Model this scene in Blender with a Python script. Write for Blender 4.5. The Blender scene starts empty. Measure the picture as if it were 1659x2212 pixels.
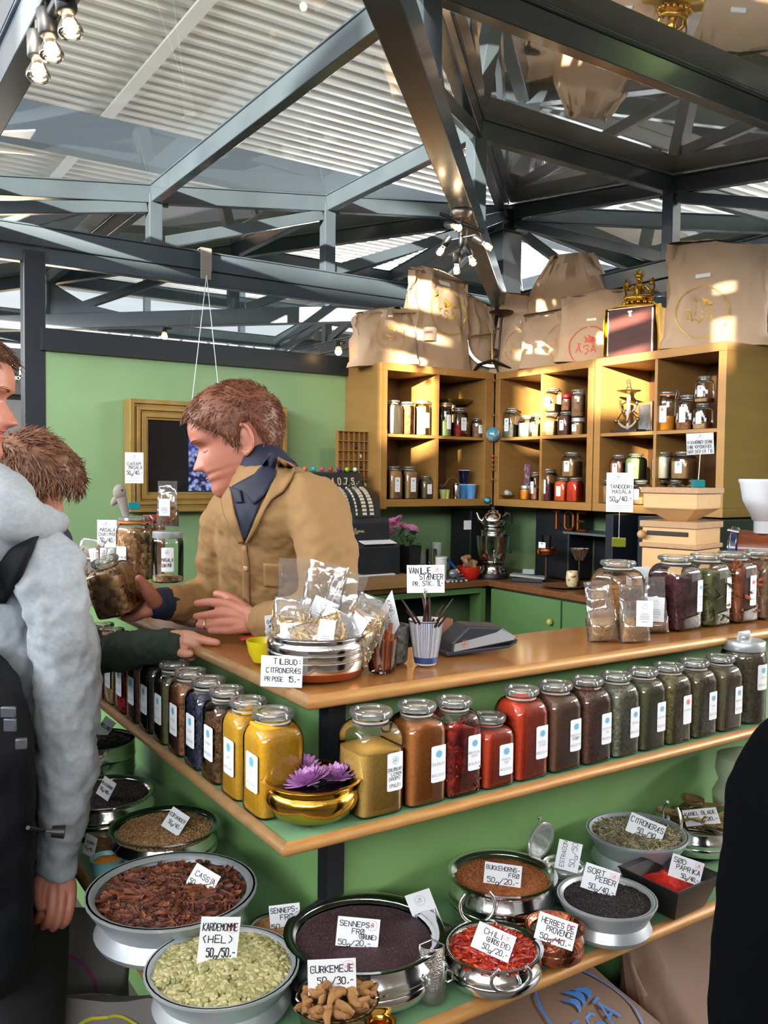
import bpy, math, random
from mathutils import Vector, Matrix, noise
from mathutils.bvhtree import BVHTree
random.seed(7)
S = bpy.context.scene
COL = S.collection
PI = math.pi
V = Vector

# ---------------------------------------------------------------- camera
FPX = 1892.66
CX, CY = 829.5, 1106.0
EYE = V((0, 0, 1.55))
CR = V((0.83478, -0.55047, 0.01115)); CD = V((-0.01396, -0.04141, -0.99904)); CF = V((0.55041, 0.83382, -0.04225))
cam = bpy.data.cameras.new('camera'); camo = bpy.data.objects.new('camera', cam); COL.objects.link(camo)
cam.sensor_fit = 'HORIZONTAL'; cam.sensor_width = 36.0; cam.lens = FPX / 1659 * 36.0
cam.clip_start = 0.05; cam.clip_end = 200
r_, u_, b_ = CR, -CD, -CF
camo.matrix_world = Matrix(((r_.x, u_.x, b_.x, EYE.x), (r_.y, u_.y, b_.y, EYE.y), (r_.z, u_.z, b_.z, EYE.z), (0, 0, 0, 1)))
S.camera = camo

# ---------------------------------------------------------------- light and exposure
S.view_settings.view_transform = 'Standard'
S.view_settings.look = 'None'
S.view_settings.gamma = 1.0
S.view_settings.use_curve_mapping = False
S.view_settings.exposure = 0.72
try:
    S.cycles.use_denoising = True
    S.cycles.max_bounces = 9; S.cycles.diffuse_bounces = 3; S.cycles.glossy_bounces = 4
    S.cycles.transmission_bounces = 4; S.cycles.transparent_max_bounces = 24
    S.cycles.caustics_reflective = False; S.cycles.caustics_refractive = False
    S.cycles.sample_clamp_indirect = 6.0
except Exception:
    pass
W = bpy.data.worlds.new('sky'); S.world = W; W.use_nodes = True
wn = W.node_tree.nodes; wl = W.node_tree.links
bgn = wn['Background']
tc = wn.new('ShaderNodeTexCoord'); sx = wn.new('ShaderNodeSeparateXYZ'); rp = wn.new('ShaderNodeValToRGB')
wl.new(tc.outputs['Generated'], sx.inputs[0]); wl.new(sx.outputs['Z'], rp.inputs[0]); wl.new(rp.outputs[0], bgn.inputs['Color'])
rp.color_ramp.elements[0].position = 0.0; rp.color_ramp.elements[0].color = (0.98, 0.98, 1.0, 1)
rp.color_ramp.elements[1].position = 0.7; rp.color_ramp.elements[1].color = (0.70, 0.80, 1.0, 1)
bgn.inputs['Strength'].default_value = 1.0
sun = bpy.data.lights.new('sun', 'SUN'); suno = bpy.data.objects.new('sun', sun); COL.objects.link(suno)
sun.energy = 30.0; sun.angle = math.radians(0.6); sun.color = (1.0, 0.86, 0.66)
SUN_DIR = V((0.80, 0.60, -0.125)).normalized()
suno.rotation_euler = SUN_DIR.to_track_quat('-Z', 'Y').to_euler()
suno.location = (-6, -6, 6)

def area(name, loc, d, sx_, sy_, e, c=(1, 1, 1)):
    a = bpy.data.lights.new(name, 'AREA'); a.shape = 'RECTANGLE'; a.size = sx_; a.size_y = sy_; a.energy = e; a.color = c
    o = bpy.data.objects.new(name, a); COL.objects.link(o); o.location = loc; o.rotation_euler = V(d).to_track_quat('-Z', 'Y').to_euler(); return o
area('ceiling_fill_front', (-2.2, -3.2, 3.0), (0.6, 0.8, 0.75), 9, 1.6, 520, (0.95, 0.98, 1.0))  # added fill lamp behind the camera, tipped up at the hall ceiling
area('ceiling_fill_side', (-3.6, 5.0, 3.3), (1, 0.05, 0.5), 8, 1.4, 500, (0.95, 0.98, 1.0))  # added fill from the left, lifts the ceiling on that side

area('ceiling_fill_back', (10.5, 9.5, 3.6), (-0.8, -0.7, 0.35), 10, 1.4, 3300, (0.95, 0.97, 1.0))  # added strong fill for the dark right-hand ceiling and roof steel
area('ceiling_fill_right', (9.5, -1.5, 3.3), (-0.8, 0.35, 0.55), 7, 1.2, 1300, (1.0, 0.97, 0.93))  # one more added fill, for the near right part of the ceiling

# ---------------------------------------------------------------- placing
def ray(px, py):
    return CR * ((px - CX) / FPX) + CD * ((py - CY) / FPX) + CF
def dp(px, py, d):
    return EYE + ray(px, py) * d
def on(px, py, z):
    r = ray(px, py); return EYE + r * ((z - EYE.z) / r.z)
def axp(px, py, a, v):
    r = ray(px, py); return EYE + r * ((v - EYE[a]) / r[a])
def depth(p):
    return (V(p) - EYE).dot(CF)
def psz(px, p):
    return px * depth(p) / FPX
CAMYAW = math.atan2(CR.y, CR.x)      # yaw of something that faces the camera (its +X is image right, its front is -Y)
def yawto(p):                        # yaw that makes local -Y look at the photographer
    d = EYE - V(p); return math.atan2(d.y, d.x) + PI / 2

# ---------------------------------------------------------------- mesh builder
class MB:
    def __init__(s):
        s.v = []; s.f = []; s.m = []
    def add(s, vs, fs, m=0):
        o = len(s.v); s.v += [tuple(p) for p in vs]
        for f in fs: s.f.append(tuple(i + o for i in f)); s.m.append(m)
    def box(s, c, d, rot=None, m=0):
        x, y, z = d[0] / 2, d[1] / 2, d[2] / 2
        p = [V((a, b, e)) for a in (-x, x) for b in (-y, y) for e in (-z, z)]
        if rot is not None: p = [rot @ q for q in p]
        c = V(c)
        s.add([q + c for q in p], [(0, 1, 3, 2), (4, 6, 7, 5), (0, 4, 5, 1), (2, 3, 7, 6), (0, 2, 6, 4), (1, 5, 7, 3)], m)
    def rings(s, rs, m=0, cap0=True, cap1=True, closed=True):
        n = len(rs[0]); fs = []
        for i in range(len(rs) - 1):
            for j in range(n if closed else n - 1):
                k = (j + 1) % n
                fs.append((i * n + j, i * n + k, (i + 1) * n + k, (i + 1) * n + j))
        if cap0: fs.append(tuple(range(n - 1, -1, -1)))
        if cap1: fs.append(tuple((len(rs) - 1) * n + j for j in range(n)))
        s.add([p for r in rs for p in r], fs, m)
    def lathe(s, prof, n=24, c=(0, 0, 0), m=0, cap0=True, cap1=True, mat=None):
        c = V(c); rs = []
        for r, z in prof:
            ring = [V((r * math.cos(2 * PI * j / n), r * math.sin(2 * PI * j / n), z)) for j in range(n)]
            if mat is not None: ring = [mat @ p for p in ring]
            rs.append([p + c for p in ring])
        s.rings(rs, m, cap0, cap1)
    def tube(s, pts, rad, n=8, m=0, cap=True, flat=1.0, closed=False):
        pts = [V(p) for p in pts]; k = len(pts)
        if not hasattr(rad, '__len__'): rad = [rad] * k
        rs = []; up = V((0, 0, 1)); side = None
        for i in range(k):
            if closed: t = pts[(i + 1) % k] - pts[i - 1]
            else: t = pts[min(i + 1, k - 1)] - pts[max(i - 1, 0)]
            t = t.normalized() if t.length > 1e-9 else V((0, 0, 1))
            if side is None:
                side = t.cross(up)
                if side.length < 0.05: side = t.cross(V((1, 0, 0)))
            side = side - t * side.dot(t)
            if side.length < 1e-6: side = t.orthogonal()
            side.normalize(); w = t.cross(side)
            rs.append([pts[i] + side * (rad[i] * math.cos(2 * PI * j / n)) + w * (rad[i] * flat * math.sin(2 * PI * j / n)) for j in range(n)])
        if closed:
            rs.append(rs[0]); s.rings(rs, m, False, False)
        else: s.rings(rs, m, cap, cap)
    def sphere(s, c, r, n=10, k=7, m=0, mat=None, sc=(1, 1, 1)):
        rs = []
        for i in range(1, k):
            a = PI * i / k
            ring = [V((r * sc[0] * math.sin(a) * math.cos(2 * PI * j / n), r * sc[1] * math.sin(a) * math.sin(2 * PI * j / n), -r * sc[2] * math.cos(a))) for j in range(n)]
            if mat is not None: ring = [mat @ p for p in ring]
            rs.append([p + V(c) for p in ring])
        lo = V((0, 0, -r * sc[2])); hi = V((0, 0, r * sc[2]))
        if mat is not None: lo = mat @ lo; hi = mat @ hi
        o = len(s.v); s.rings(rs, m, False, False)
        q = len(s.v); s.v += [tuple(lo + V(c)), tuple(hi + V(c))]
        L = o + (len(rs) - 1) * n
        for j in range(n):
            s.f.append((q, o + (j + 1) % n, o + j)); s.m.append(m)
            s.f.append((q + 1, L + j, L + (j + 1) % n)); s.m.append(m)
    def quad(s, a, b, c, d, m=0):
        s.add([a, b, c, d], [(0, 1, 2, 3)], m)
    def grid(s, fn, nu, nv, m=0, flip=False):
        vs = [fn(i / nu, j / nv) for j in range(nv + 1) for i in range(nu + 1)]
        fs = []
        for j in range(nv):
            for i in range(nu):
                a = j * (nu + 1) + i
                f = (a, a + 1, a + nu + 2, a + nu + 1)
                fs.append(f[::-1] if flip else f)
        s.add(vs, fs, m)
    def prism(s, poly, y0, y1, m=0, axes='xz'):
        n = len(poly)
        def P(a, b, t):
            return V((a, t, b)) if axes == 'xz' else (V((a, b, t)) if axes == 'xy' else V((t, a, b)))
        vs = [P(a, b, y0) for a, b in poly] + [P(a, b, y1) for a, b in poly]
        fs = [tuple(range(n)), tuple(range(2 * n - 1, n - 1, -1))] + [(i, i + n, (i + 1) % n + n, (i + 1) % n) for i in range(n)]
        s.add(vs, fs, m)

def obj(name, mb, mats, parent=None, smooth=None, bevel=0, mods=None, loc=None, rotz=None, mat4=None):
    me = bpy.data.meshes.new(name); me.from_pydata([tuple(p) for p in mb.v], [], mb.f)
    if not isinstance(mats, (list, tuple)): mats = [mats]
    for m in mats: me.materials.append(m)
    if len(mats) > 1: me.polygons.foreach_set('material_index', mb.m)
    me.update()
    if smooth is not None:
        me.polygons.foreach_set('use_smooth', [True] * len(me.polygons))
        try: me.set_sharp_from_angle(angle=math.radians(smooth))
        except Exception: pass
    o = bpy.data.objects.new(name, me); COL.objects.link(o)
    if parent is not None: o.parent = parent
    if bevel:
        b = o.modifiers.new('b', 'BEVEL'); b.width = bevel; b.segments = 2; b.limit_method = 'ANGLE'; b.angle_limit = math.radians(40)
    if loc is not None: o.location = loc
    if rotz is not None: o.rotation_euler = (0, 0, rotz)
    if mat4 is not None: o.matrix_basis = mat4
    return o

def tag(o, label, cat, group=None, kind=None):
    o['label'] = label; o['category'] = cat
    if group: o['group'] = group
    if kind: o['kind'] = kind
    return o
def thing(name, label, cat, loc=(0, 0, 0), rotz=0, group=None, mat4=None):
    o = bpy.data.objects.new(name, None); COL.objects.link(o); o.empty_display_size = 0.02
    if mat4 is not None: o.matrix_basis = mat4
    else: o.location = loc; o.rotation_euler = (0, 0, rotz)
    return tag(o, label, cat, group)
def struct(name, mb, mats, label=None, **k):
    o = obj(name, mb, mats, **k); o['kind'] = 'structure'
    if label: o['label'] = label
    return o
def dup(root, mat4=None, label=None, loc=None, rotz=None, group=None):
    r = root.copy(); COL.objects.link(r)
    if mat4 is not None: r.matrix_basis = mat4
    if loc is not None: r.location = loc
    if rotz is not None: r.rotation_euler = (0, 0, rotz)
    if label: r['label'] = label
    if group: r['group'] = group
    for ch in list(root.children):
        c = ch.copy(); COL.objects.link(c); c.parent = r
        for g in list(ch.children):
            d = g.copy(); COL.objects.link(d); d.parent = c
    return r
def frame(p, yaw=0, tilt=0, roll=0):      # local x right, y into the picture, z up
    return Matrix.Translation(V(p)) @ Matrix.Rotation(yaw, 4, 'Z') @ Matrix.Rotation(tilt, 4, 'X') @ Matrix.Rotation(roll, 4, 'Y')

# ---------------------------------------------------------------- materials
def lin(h):
    if not isinstance(h, str): return (h[0], h[1], h[2], 1)
    h = h.lstrip('#'); o = []
    for i in (0, 2, 4):
        c = int(h[i:i + 2], 16) / 255
        o.append(c / 12.92 if c <= 0.04045 else ((c + 0.055) / 1.055) ** 2.4)
    return tuple(o) + (1,)
_mc = {}
def mat(name, c, rough=0.5, metal=0.0, c2=None, scale=20, bump=0.0, bscale=None, kind='noise', stretch=None, spec=None, emit=None, detail=3, sharp=None, coat=0, c3=None, sss=0, dist=0.002):
    if name in _mc: return _mc[name]
    m = bpy.data.materials.new(name); _mc[name] = m; m.use_nodes = True
    nt = m.node_tree; N = nt.nodes; L = nt.links; p = N['Principled BSDF']
    p.inputs['Base Color'].default_value = lin(c); p.inputs['Roughness'].default_value = rough; p.inputs['Metallic'].default_value = metal
    if spec is not None: p.inputs['Specular IOR Level'].default_value = spec
    if coat: p.inputs['Coat Weight'].default_value = coat; p.inputs['Coat Roughness'].default_value = 0.1
    if sss:
        p.inputs['Subsurface Weight'].default_value = sss; p.inputs['Subsurface Radius'].default_value = (0.01, 0.004, 0.002); p.inputs['Subsurface Scale'].default_value = 0.6
    if emit: p.inputs['Emission Color'].default_value = lin(emit[0]); p.inputs['Emission Strength'].default_value = emit[1]
    src = None
    if c2 is not None or bump:
        co = N.new('ShaderNodeTexCoord'); mp = N.new('ShaderNodeMapping'); L.new(co.outputs['Object'], mp.inputs[0])
        if stretch: mp.inputs['Scale'].default_value = stretch
    def tex(sc):
        if kind == 'voronoi':
            t = N.new('ShaderNodeTexVoronoi'); t.inputs['Scale'].default_value = sc; L.new(mp.outputs[0], t.inputs['Vector'])
            return t
        if kind == 'wave':
            t = N.new('ShaderNodeTexWave'); t.inputs['Scale'].default_value = sc; t.inputs['Distortion'].default_value = 5; t.inputs['Detail'].default_value = 3; t.inputs['Detail Scale'].default_value = 1.5
            L.new(mp.outputs[0], t.inputs['Vector']); return t
        t = N.new('ShaderNodeTexNoise'); t.inputs['Scale'].default_value = sc; t.inputs['Detail'].default_value = detail; L.new(mp.outputs[0], t.inputs['Vector'])
        return t
    if c2 is not None:
        t = tex(scale); rmp = N.new('ShaderNodeValToRGB')
        if kind == 'voronoi':
            sp = N.new('ShaderNodeSeparateColor'); L.new(t.outputs['Color'], sp.inputs[0]); L.new(sp.outputs[0], rmp.inputs[0])
            rmp.color_ramp.interpolation = 'LINEAR'
            a, b = 0.0, 1.0
        else:
            L.new(t.outputs[0], rmp.inputs[0]); a, b = sharp or (0.3, 0.7)
        e = rmp.color_ramp.elements; e[0].position = a; e[0].color = lin(c); e[1].position = b; e[1].color = lin(c2)
        if c3: x = e.new((a + b) / 2); x.color = lin(c3)
        L.new(rmp.outputs[0], p.inputs['Base Color'])
    if bump:
        t = tex(bscale or scale); bp = N.new('ShaderNodeBump'); bp.inputs['Strength'].default_value = bump; bp.inputs['Distance'].default_value = dist
        L.new(t.outputs['Distance'] if kind == 'voronoi' else t.outputs[0], bp.inputs['Height'])
        if kind == 'voronoi': bp.invert = True
        L.new(bp.outputs[0], p.inputs['Normal'])
    return m
def glassmat(name, tint=(0.97, 0.98, 0.97), edge=(0.55, 0.6, 0.57), rough=0.02, gl=1.0, bump=0, bscale=30, base=0.04, haze=None, edgepow=0.35):
    if name in _mc: return _mc[name]
    m = bpy.data.materials.new(name); _mc[name] = m; m.use_nodes = True
    nt = m.node_tree; N = nt.nodes; L = nt.links; N.remove(N['Principled BSDF']); out = N['Material Output']
    lw = N.new('ShaderNodeLayerWeight'); lw.inputs['Blend'].default_value = edgepow
    tr = N.new('ShaderNodeBsdfTransparent'); mx = N.new('ShaderNodeMix'); mx.data_type = 'RGBA'
    mx.inputs[6].default_value = (*tint, 1); mx.inputs[7].default_value = (*edge, 1)
    L.new(lw.outputs['Facing'], mx.inputs[0]); L.new(mx.outputs[2], tr.inputs['Color'])
    g = N.new('ShaderNodeBsdfGlossy'); g.inputs['Roughness'].default_value = rough; g.inputs['Color'].default_value = (gl, gl, gl, 1)
    fr = N.new('ShaderNodeFresnel'); fr.inputs['IOR'].default_value = 1.5
    ad = N.new('ShaderNodeMath'); ad.operation = 'ADD'; ad.use_clamp = True; ad.inputs[1].default_value = base; L.new(fr.outputs[0], ad.inputs[0])
    ms = N.new('ShaderNodeMixShader'); L.new(ad.outputs[0], ms.inputs[0]); L.new(tr.outputs[0], ms.inputs[1]); L.new(g.outputs[0], ms.inputs[2])
    last = ms
    if haze:
        df = N.new('ShaderNodeBsdfDiffuse'); df.inputs['Color'].default_value = (*haze[0], 1)
        m2 = N.new('ShaderNodeMixShader'); m2.inputs[0].default_value = haze[1]
        L.new(ms.outputs[0], m2.inputs[1]); L.new(df.outputs[0], m2.inputs[2]); last = m2
    if bump:
        co = N.new('ShaderNodeTexCoord'); t = N.new('ShaderNodeTexNoise'); t.inputs['Scale'].default_value = bscale; t.inputs['Detail'].default_value = 2; L.new(co.outputs['Object'], t.inputs['Vector'])
        bp = N.new('ShaderNodeBump'); bp.inputs['Strength'].default_value = bump; bp.inputs['Distance'].default_value = 0.01; L.new(t.outputs[0], bp.inputs['Height'])
        for n in (g, fr, lw): L.new(bp.outputs[0], n.inputs['Normal'])
    L.new(last.outputs[0], out.inputs['Surface'])
    return m
STEEL = mat('blue_grey_steel', '#424c57', 0.27, 0.0, c2='#4d5965', scale=3, bump=0.05, bscale=200, coat=0.25)
BLACK = mat('black_paint', '#15171c', 0.4)
DARKN = mat('dark_navy', '#141926', 0.45)
GREEN = mat('green_paint', '#88a97a', 0.42, c2='#8eb080', scale=5, bump=0.12, bscale=350)
GREENF = mat('green_counter_paint', '#6b9156', 0.45, c2='#769c62', scale=4, bump=0.15, bscale=250)
GREENS = mat('green_shelf_paint', '#7ba57e', 0.32, c2='#6f9a72', scale=6, bump=0.1, bscale=250, coat=0.2)
GREEND = mat('green_door_paint', '#577c4b', 0.4, c2='#5e8351', scale=4, bump=0.08, bscale=200)
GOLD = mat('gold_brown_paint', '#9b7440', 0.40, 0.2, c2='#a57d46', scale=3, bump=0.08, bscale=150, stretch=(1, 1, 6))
GOLDIN = mat('shaded_gold_inside', '#5f4020', 0.5, 0.1, c2='#543920', scale=3, bump=0.08, bscale=150)  # darker copy of the gold paint; the shade inside the cells is in the colour
BRONZE = mat('bronze_edge_paint', '#94714a', 0.42, 0.3, c2='#a58257', scale=40, bump=0.15, bscale=90)
WOODE = mat('oiled_edge_wood', '#a87640', 0.42, 0.15, c2='#b98a50', scale=14, bump=0.1, bscale=80, stretch=(1, 6, 6))
WOODT = mat('brown_counter_top', '#93602f', 0.32, c2='#a16c39', scale=5, bump=0.08, bscale=120, stretch=(1, 5, 1), coat=0.3)
WOODD = mat('dark_worktop', '#6e4527', 0.35, c2='#7d5230', scale=6, stretch=(1, 6, 1), coat=0.2)
MAPLE = mat('pale_maple', '#d3ab78', 0.5, c2='#c79d69', scale=5, stretch=(1, 1, 9), bump=0.05, bscale=80)
PLY = mat('ply_edge', '#b9926c', 0.55, c2='#a07c5b', scale=60, stretch=(1, 1, 12))
CHROME = mat('polished_steel', '#dcdcdc', 0.13, 1.0, bump=0.02, bscale=30)
STEELB = mat('brushed_steel', '#c2c4c6', 0.24, 1.0, bump=0.05, bscale=120)
ALU = mat('matt_aluminium', '#bcc4ca', 0.34, 0.55, c2='#adb6bc', scale=9, bump=0.06, bscale=90)
COPPER = mat('copper', '#c9805c', 0.25, 1.0, c2='#b5654a', scale=12, bump=0.05, bscale=80)
BRASS = mat('brass', '#d9ac4e', 0.16, 1.0, c2='#c79a3f', scale=8, bump=0.03, bscale=60)
OLDBRASS = mat('old_brass', '#a08850', 0.35, 0.9, c2='#877244', scale=20)
IRON = mat('dark_iron', '#3b3028', 0.45, 0.7, c2='#4d3b30', scale=30)
PAPER = mat('white_card', '#e9edf3', 0.6)
INK = mat('black_ink', '#22242b', 0.6)
REDINK = mat('red_ink', '#d9646a', 0.6)
PALEINK = mat('pale_ink', '#b9a9ae', 0.6)
GREYINK = mat('grey_print', '#8f99a8', 0.6)
BLUEDOT = mat('blue_dot', '#6db5dc', 0.5)
REDDOT = mat('red_dot', '#e0787a', 0.5)
RUBBER = mat('orange_rubber', '#cf6a2c', 0.5)
GASKET = mat('frosted_gasket', '#b9b6ae', 0.4)
KRAFT = mat('kraft_paper', '#bca38a', 0.75, c2='#b0977e', scale=4, bump=0.25, bscale=35, dist=0.004)
GLASS = glassmat('jar_glass', (0.985, 0.99, 0.985), (0.80, 0.84, 0.82), base=0.02, edgepow=0.25)
LIDG = glassmat('lid_glass', (0.90, 0.93, 0.91), (0.80, 0.84, 0.82), 0.05, 1.0, base=0.07, haze=((0.78, 0.8, 0.78), 0.10))
POLY = glassmat('clear_film', (0.95, 0.95, 0.95), (0.6, 0.6, 0.6), 0.07, 1.0, bump=0.45, bscale=18, base=0.05, haze=((0.85, 0.85, 0.85), 0.06))
PANE = glassmat('roof_glass', (0.90, 0.94, 0.93), (0.8, 0.85, 0.85), 0.02, 1.0, base=0.05, haze=((0.78, 0.78, 0.77), 0.17))
WIRE = mat('bright_wire', '#d8dde2', 0.25, 1.0)
WHITEP = mat('white_plastic', '#e3e6ea', 0.35)
WHITEC = mat('white_ceramic', '#e8e6e0', 0.25, coat=0.4)
RED = mat('red_enamel', '#c3261d', 0.3, coat=0.5)

# ---------------------------------------------------------------- hand lettering
GL = {'A': '002640 1232', 'B': '0006364533033342413000', 'C': '4536160501103041', 'D': '00062644422000', 'E': '40000646 0333', 'F': '000646 0333',
      'G': '4536160501103041 4323', 'H': '0006 4046 0343', 'I': '2026', 'J': '4641301001', 'K': '0006 460340', 'L': '060040', 'M': '0006234640',
      'N': '00064046', 'O': '103041453616050110', 'P': '00063645443303', 'R': '00063645443303 2340', 'S': '453616050413334241301001', 'T': '0646 2026',
      'U': '060110304146', 'V': '062046', 'W': '0610233046', 'X': '0640 4600', 'Y': '062346 2320', 'Z': '06460040', '1': '152620', '2': '05163645430040',
      '3': '0516364534233442413000', '4': '36024230 3630', '5': '460604344241301001', '6': '3616050110304142331302', '7': '064610', '8': '1636453413020110304142331404051636',
      '9': '4333131405163645413010', '0': '103041453616050110', '/': '0046', ':': '2425 2122', '-': '1343', '.': '2021', ',': '2110', ';': '2425 2110', '(': '36142230', ')': '16343210',
      '"': '1615 2625', "'": '1615', 'g': '4333130201103042 434000', 'a': '33130201103043 3343', 'i': '2024 2626', 'l': '262130', 'o': '103042331302 0110', 'n': '000302143441', 't': '262130 1434',
      'e': '0232431302103040'}
GL['~'] = '0343'
def strokes(mb, txt, T, x, y, h, th=None, m=0, jit=0.04, asp=0.62, sp=1.35, slant=0.0):
    """T maps (u,v) on the face to a 3-D point; lettering starts at x, baseline y, height h."""
    th = th or h * 0.085; cx = x; w = h * asp
    for ch in txt:
        if ch == ' ': cx += w * 0.9; continue
        acc = None; base = ch; dy = 0
        if ch in 'ÆØÅĀŞ': base = {'Æ': 'A', 'Ø': 'O', 'Å': 'A', 'Ā': 'A', 'Ş': 'S'}[ch]; acc = ch
        g = GL.get(base) or GL.get(base.upper()) or ''
        segs = [[(int(s_[i]), int(s_[i + 1])) for i in range(0, len(s_), 2)] for s_ in g.split()]
        if ch == 'g': dy = -2
        if acc == 'Æ': segs = [[(0, 0), (3, 6)], [(3, 6), (3, 0), (5, 0)], [(3, 6), (5, 6)], [(1.4, 3), (5, 3)]]
        if acc == 'Ø': segs.append([(0, 0), (4, 6)])
        if acc == 'Å': segs.append([(1.6, 7), (2, 7.7), (2.4, 7), (1.6, 7)])
        if acc == 'Ā': segs.append([(0.8, 7.2), (3.2, 7.2)])
        if acc == 'Ş': segs.append([(2, 0), (2.6, -1), (1.6, -1.6)])
        j1 = random.uniform(-jit, jit) * h; js = 1 + random.uniform(-jit, jit) * 1.5
        for sg in segs:
            pts = [(cx + (px / 4) * w * js + (py / 6) * h * slant + random.uniform(-jit, jit) * h * 0.3, y + ((py + dy) / 6) * h * js + j1) for px, py in sg]
            for (ax, ay), (bx, by) in zip(pts, pts[1:]):
                dx, dy_ = bx - ax, by - ay; l = math.hypot(dx, dy_)
                if l < 1e-7: continue
                nx, ny = -dy_ / l * th / 2, dx / l * th / 2; ex, ey = dx / l * th * 0.35, dy_ / l * th * 0.35
                mb.quad(T(ax + nx - ex, ay + ny - ey), T(ax - nx - ex, ay - ny - ey), T(bx - nx + ex, by - ny + ey), T(bx + nx + ex, by + ny + ey), m)
        cx += w * (sp * (1.2 if acc == 'Æ' else 1)) * (0.6 if ch in "I1:;.,'i" else 1)
    return cx
def logo(mb, T, x, y, r, th, m=0, text=True, seg=28, gap=None):
    for i in range(seg):
        a, b = 2 * PI * i / seg, 2 * PI * (i + 1) / seg
        if gap and gap[0] < a < gap[1]: continue
        mb.quad(*[T(x + rr * math.cos(t), y + rr * math.sin(t)) for rr, t in ((r - th, a), (r, a), (r, b), (r - th, b))], m=m)
    for k, (dx, hh) in enumerate(((-0.2, 0.34), (0.0, 0.42), (0.2, 0.32))):     # three flames
        n = 7; L_ = []; R_ = []
        for i in range(n + 1):
            t = i / n; cxx = x + r * (dx + 0.10 * math.sin(t * PI * 1.3)); cy = y + r * (0.18 + hh * t); w_ = r * 0.085 * math.sin(PI * min(1, t * 0.9 + 0.1))
            L_.append((cxx - w_, cy)); R_.append((cxx + w_, cy))
        for i in range(n): mb.quad(T(*L_[i]), T(*R_[i]), T(*R_[i + 1]), T(*L_[i + 1]), m=m)
    if text: strokes(mb, 'ĀŞĀ', T, x - r * 0.62, y - r * 0.32, r * 0.36, th, m, jit=0, asp=0.72, sp=1.45)
def card(label, p, w, h, yaw, tilt=0, roll=0, lines=(), logo_at=None, name='price_card', th=0.055, group=None, logo_m=1):
    """card bottom centre at p"""
    M4 = frame(p, yaw, tilt, roll)
    t = thing(name, label, 'sign', mat4=M4, group=group)
    mb = MB(); mb.box((0, 0, h / 2), (w, 0.0012, h)); obj('card', mb, PAPER, t)
    tx = MB(); T = lambda a, b: V((a, -0.0011, b))
    for (s_, fx, fy, fh, *mw) in lines:
        n_ = sum(0.9 if c_ == ' ' else (0.81 if c_ in "I1:;.,'i" else 1.35) for c_ in s_) + 0.1
        strokes(tx, s_, T, -w / 2 + fx * w, fy * h, fh * h, fh * h * 0.10 + 0.00035, asp=min(0.66, (mw[0] if mw else 0.97 - fx) * w / (n_ * fh * h)))
    if tx.v: obj('handwriting', tx, INK, t)
    if logo_at:
        lm = MB(); logo(lm, T, -w / 2 + logo_at[0] * w, logo_at[1] * h, logo_at[2] * w, logo_at[2] * w * 0.05); obj('stamp', lm, REDINK if logo_m == 1 else (GREYINK if logo_m == 2 else PALEINK), t)
    return t
# ================================================================ SETTING
FLOORM = mat('dark_stone_floor', '#4a443f', 0.6, c2='#57504a', scale=3, bump=0.1, bscale=20)
mb = MB(); mb.box((4, 4, -0.05), (30, 30, 0.1)); struct('floor', mb, FLOORM)
# corrugated metal ceiling of the hall above the glass
HALLZ = 4.6
CORR = mat('grey_corrugated_sheet', '#b3ada4', 0.45, 0.0, c2='#bdb7ae', scale=0.6, coat=0.2)
mb = MB(); y = -7.0; pr = []
while y < 15.5:
    for k, dz in ((0, 0), (0.045, 0), (0.065, 0.035), (0.125, 0.035)): pr.append((y + k, HALLZ + dz))
    y += 0.15
mb.add([V((x, a, b)) for x in (-6, 12) for a, b in pr], [(i, i + 1, len(pr) + i + 1, len(pr) + i) for i in range(len(pr) - 1)])
struct('ceiling', mb, CORR)
SEAM = mat('pale_seam_strip', '#c9c4bc', 0.5)
for i, x in enumerate((2.2, 4.9, 7.6, 10.6)):
    mb = MB(); mb.box((x, 4, HALLZ - 0.012), (0.10, 22, 0.02)); struct('trim_%d' % (i + 1), mb, SEAM)
HB = mat('hall_beam_paint', '#56616c', 0.5)
mb = MB(); mb.box((3, 7.2, 4.2), (18, 0.16, 0.30)); struct('trim_5', mb, HB)
mb = MB(); mb.box((8.6, 3, 4.2), (0.16, 24, 0.30)); struct('trim_6', mb, HB)
# hall ends: dark shop fronts below, tall glazing above
FAR = mat('dark_shop_front', '#1d2128', 0.5)
mb = MB(); mb.box((3, 10.6, 1.25), (20, 0.2, 2.5)); struct('wall_far', mb, FAR)
mb = MB(); mb.box((13.6, 4, 1.2), (0.2, 20, 2.4)); struct('wall_right_hall', mb, FAR)
mb = MB(); mb.box((-6.3, 4, 1.2), (0.2, 20, 2.4)); struct('wall_left_hall', mb, FAR)
for i, x in enumerate([-4 + 1.25 * k for k in range(12)]):
    mb = MB()
    mb.box((x, 10.6, 3.5), (0.07, 0.08, 2.2)); mb.box((x + 0.62, 10.6, 3.35), (1.25, 0.05, 0.04)); mb.box((x + 0.62, 10.6, 2.52), (1.25, 0.10, 0.06))
    mb.tube([(x + 0.62 + 0.2 * math.cos(a * PI / 8), 10.6, 3.12 + 0.2 * math.sin(a * PI / 8)) for a in range(16)], 0.018, 5, closed=True)
    mb.tube([(x + 0.07 + t * 0.11, 10.6, 3.34 - 0.45 * math.sin(t / 10 * PI)) for t in range(11)], 0.014, 5)
    struct('window_%d' % (i + 1), mb, HB)
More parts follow.
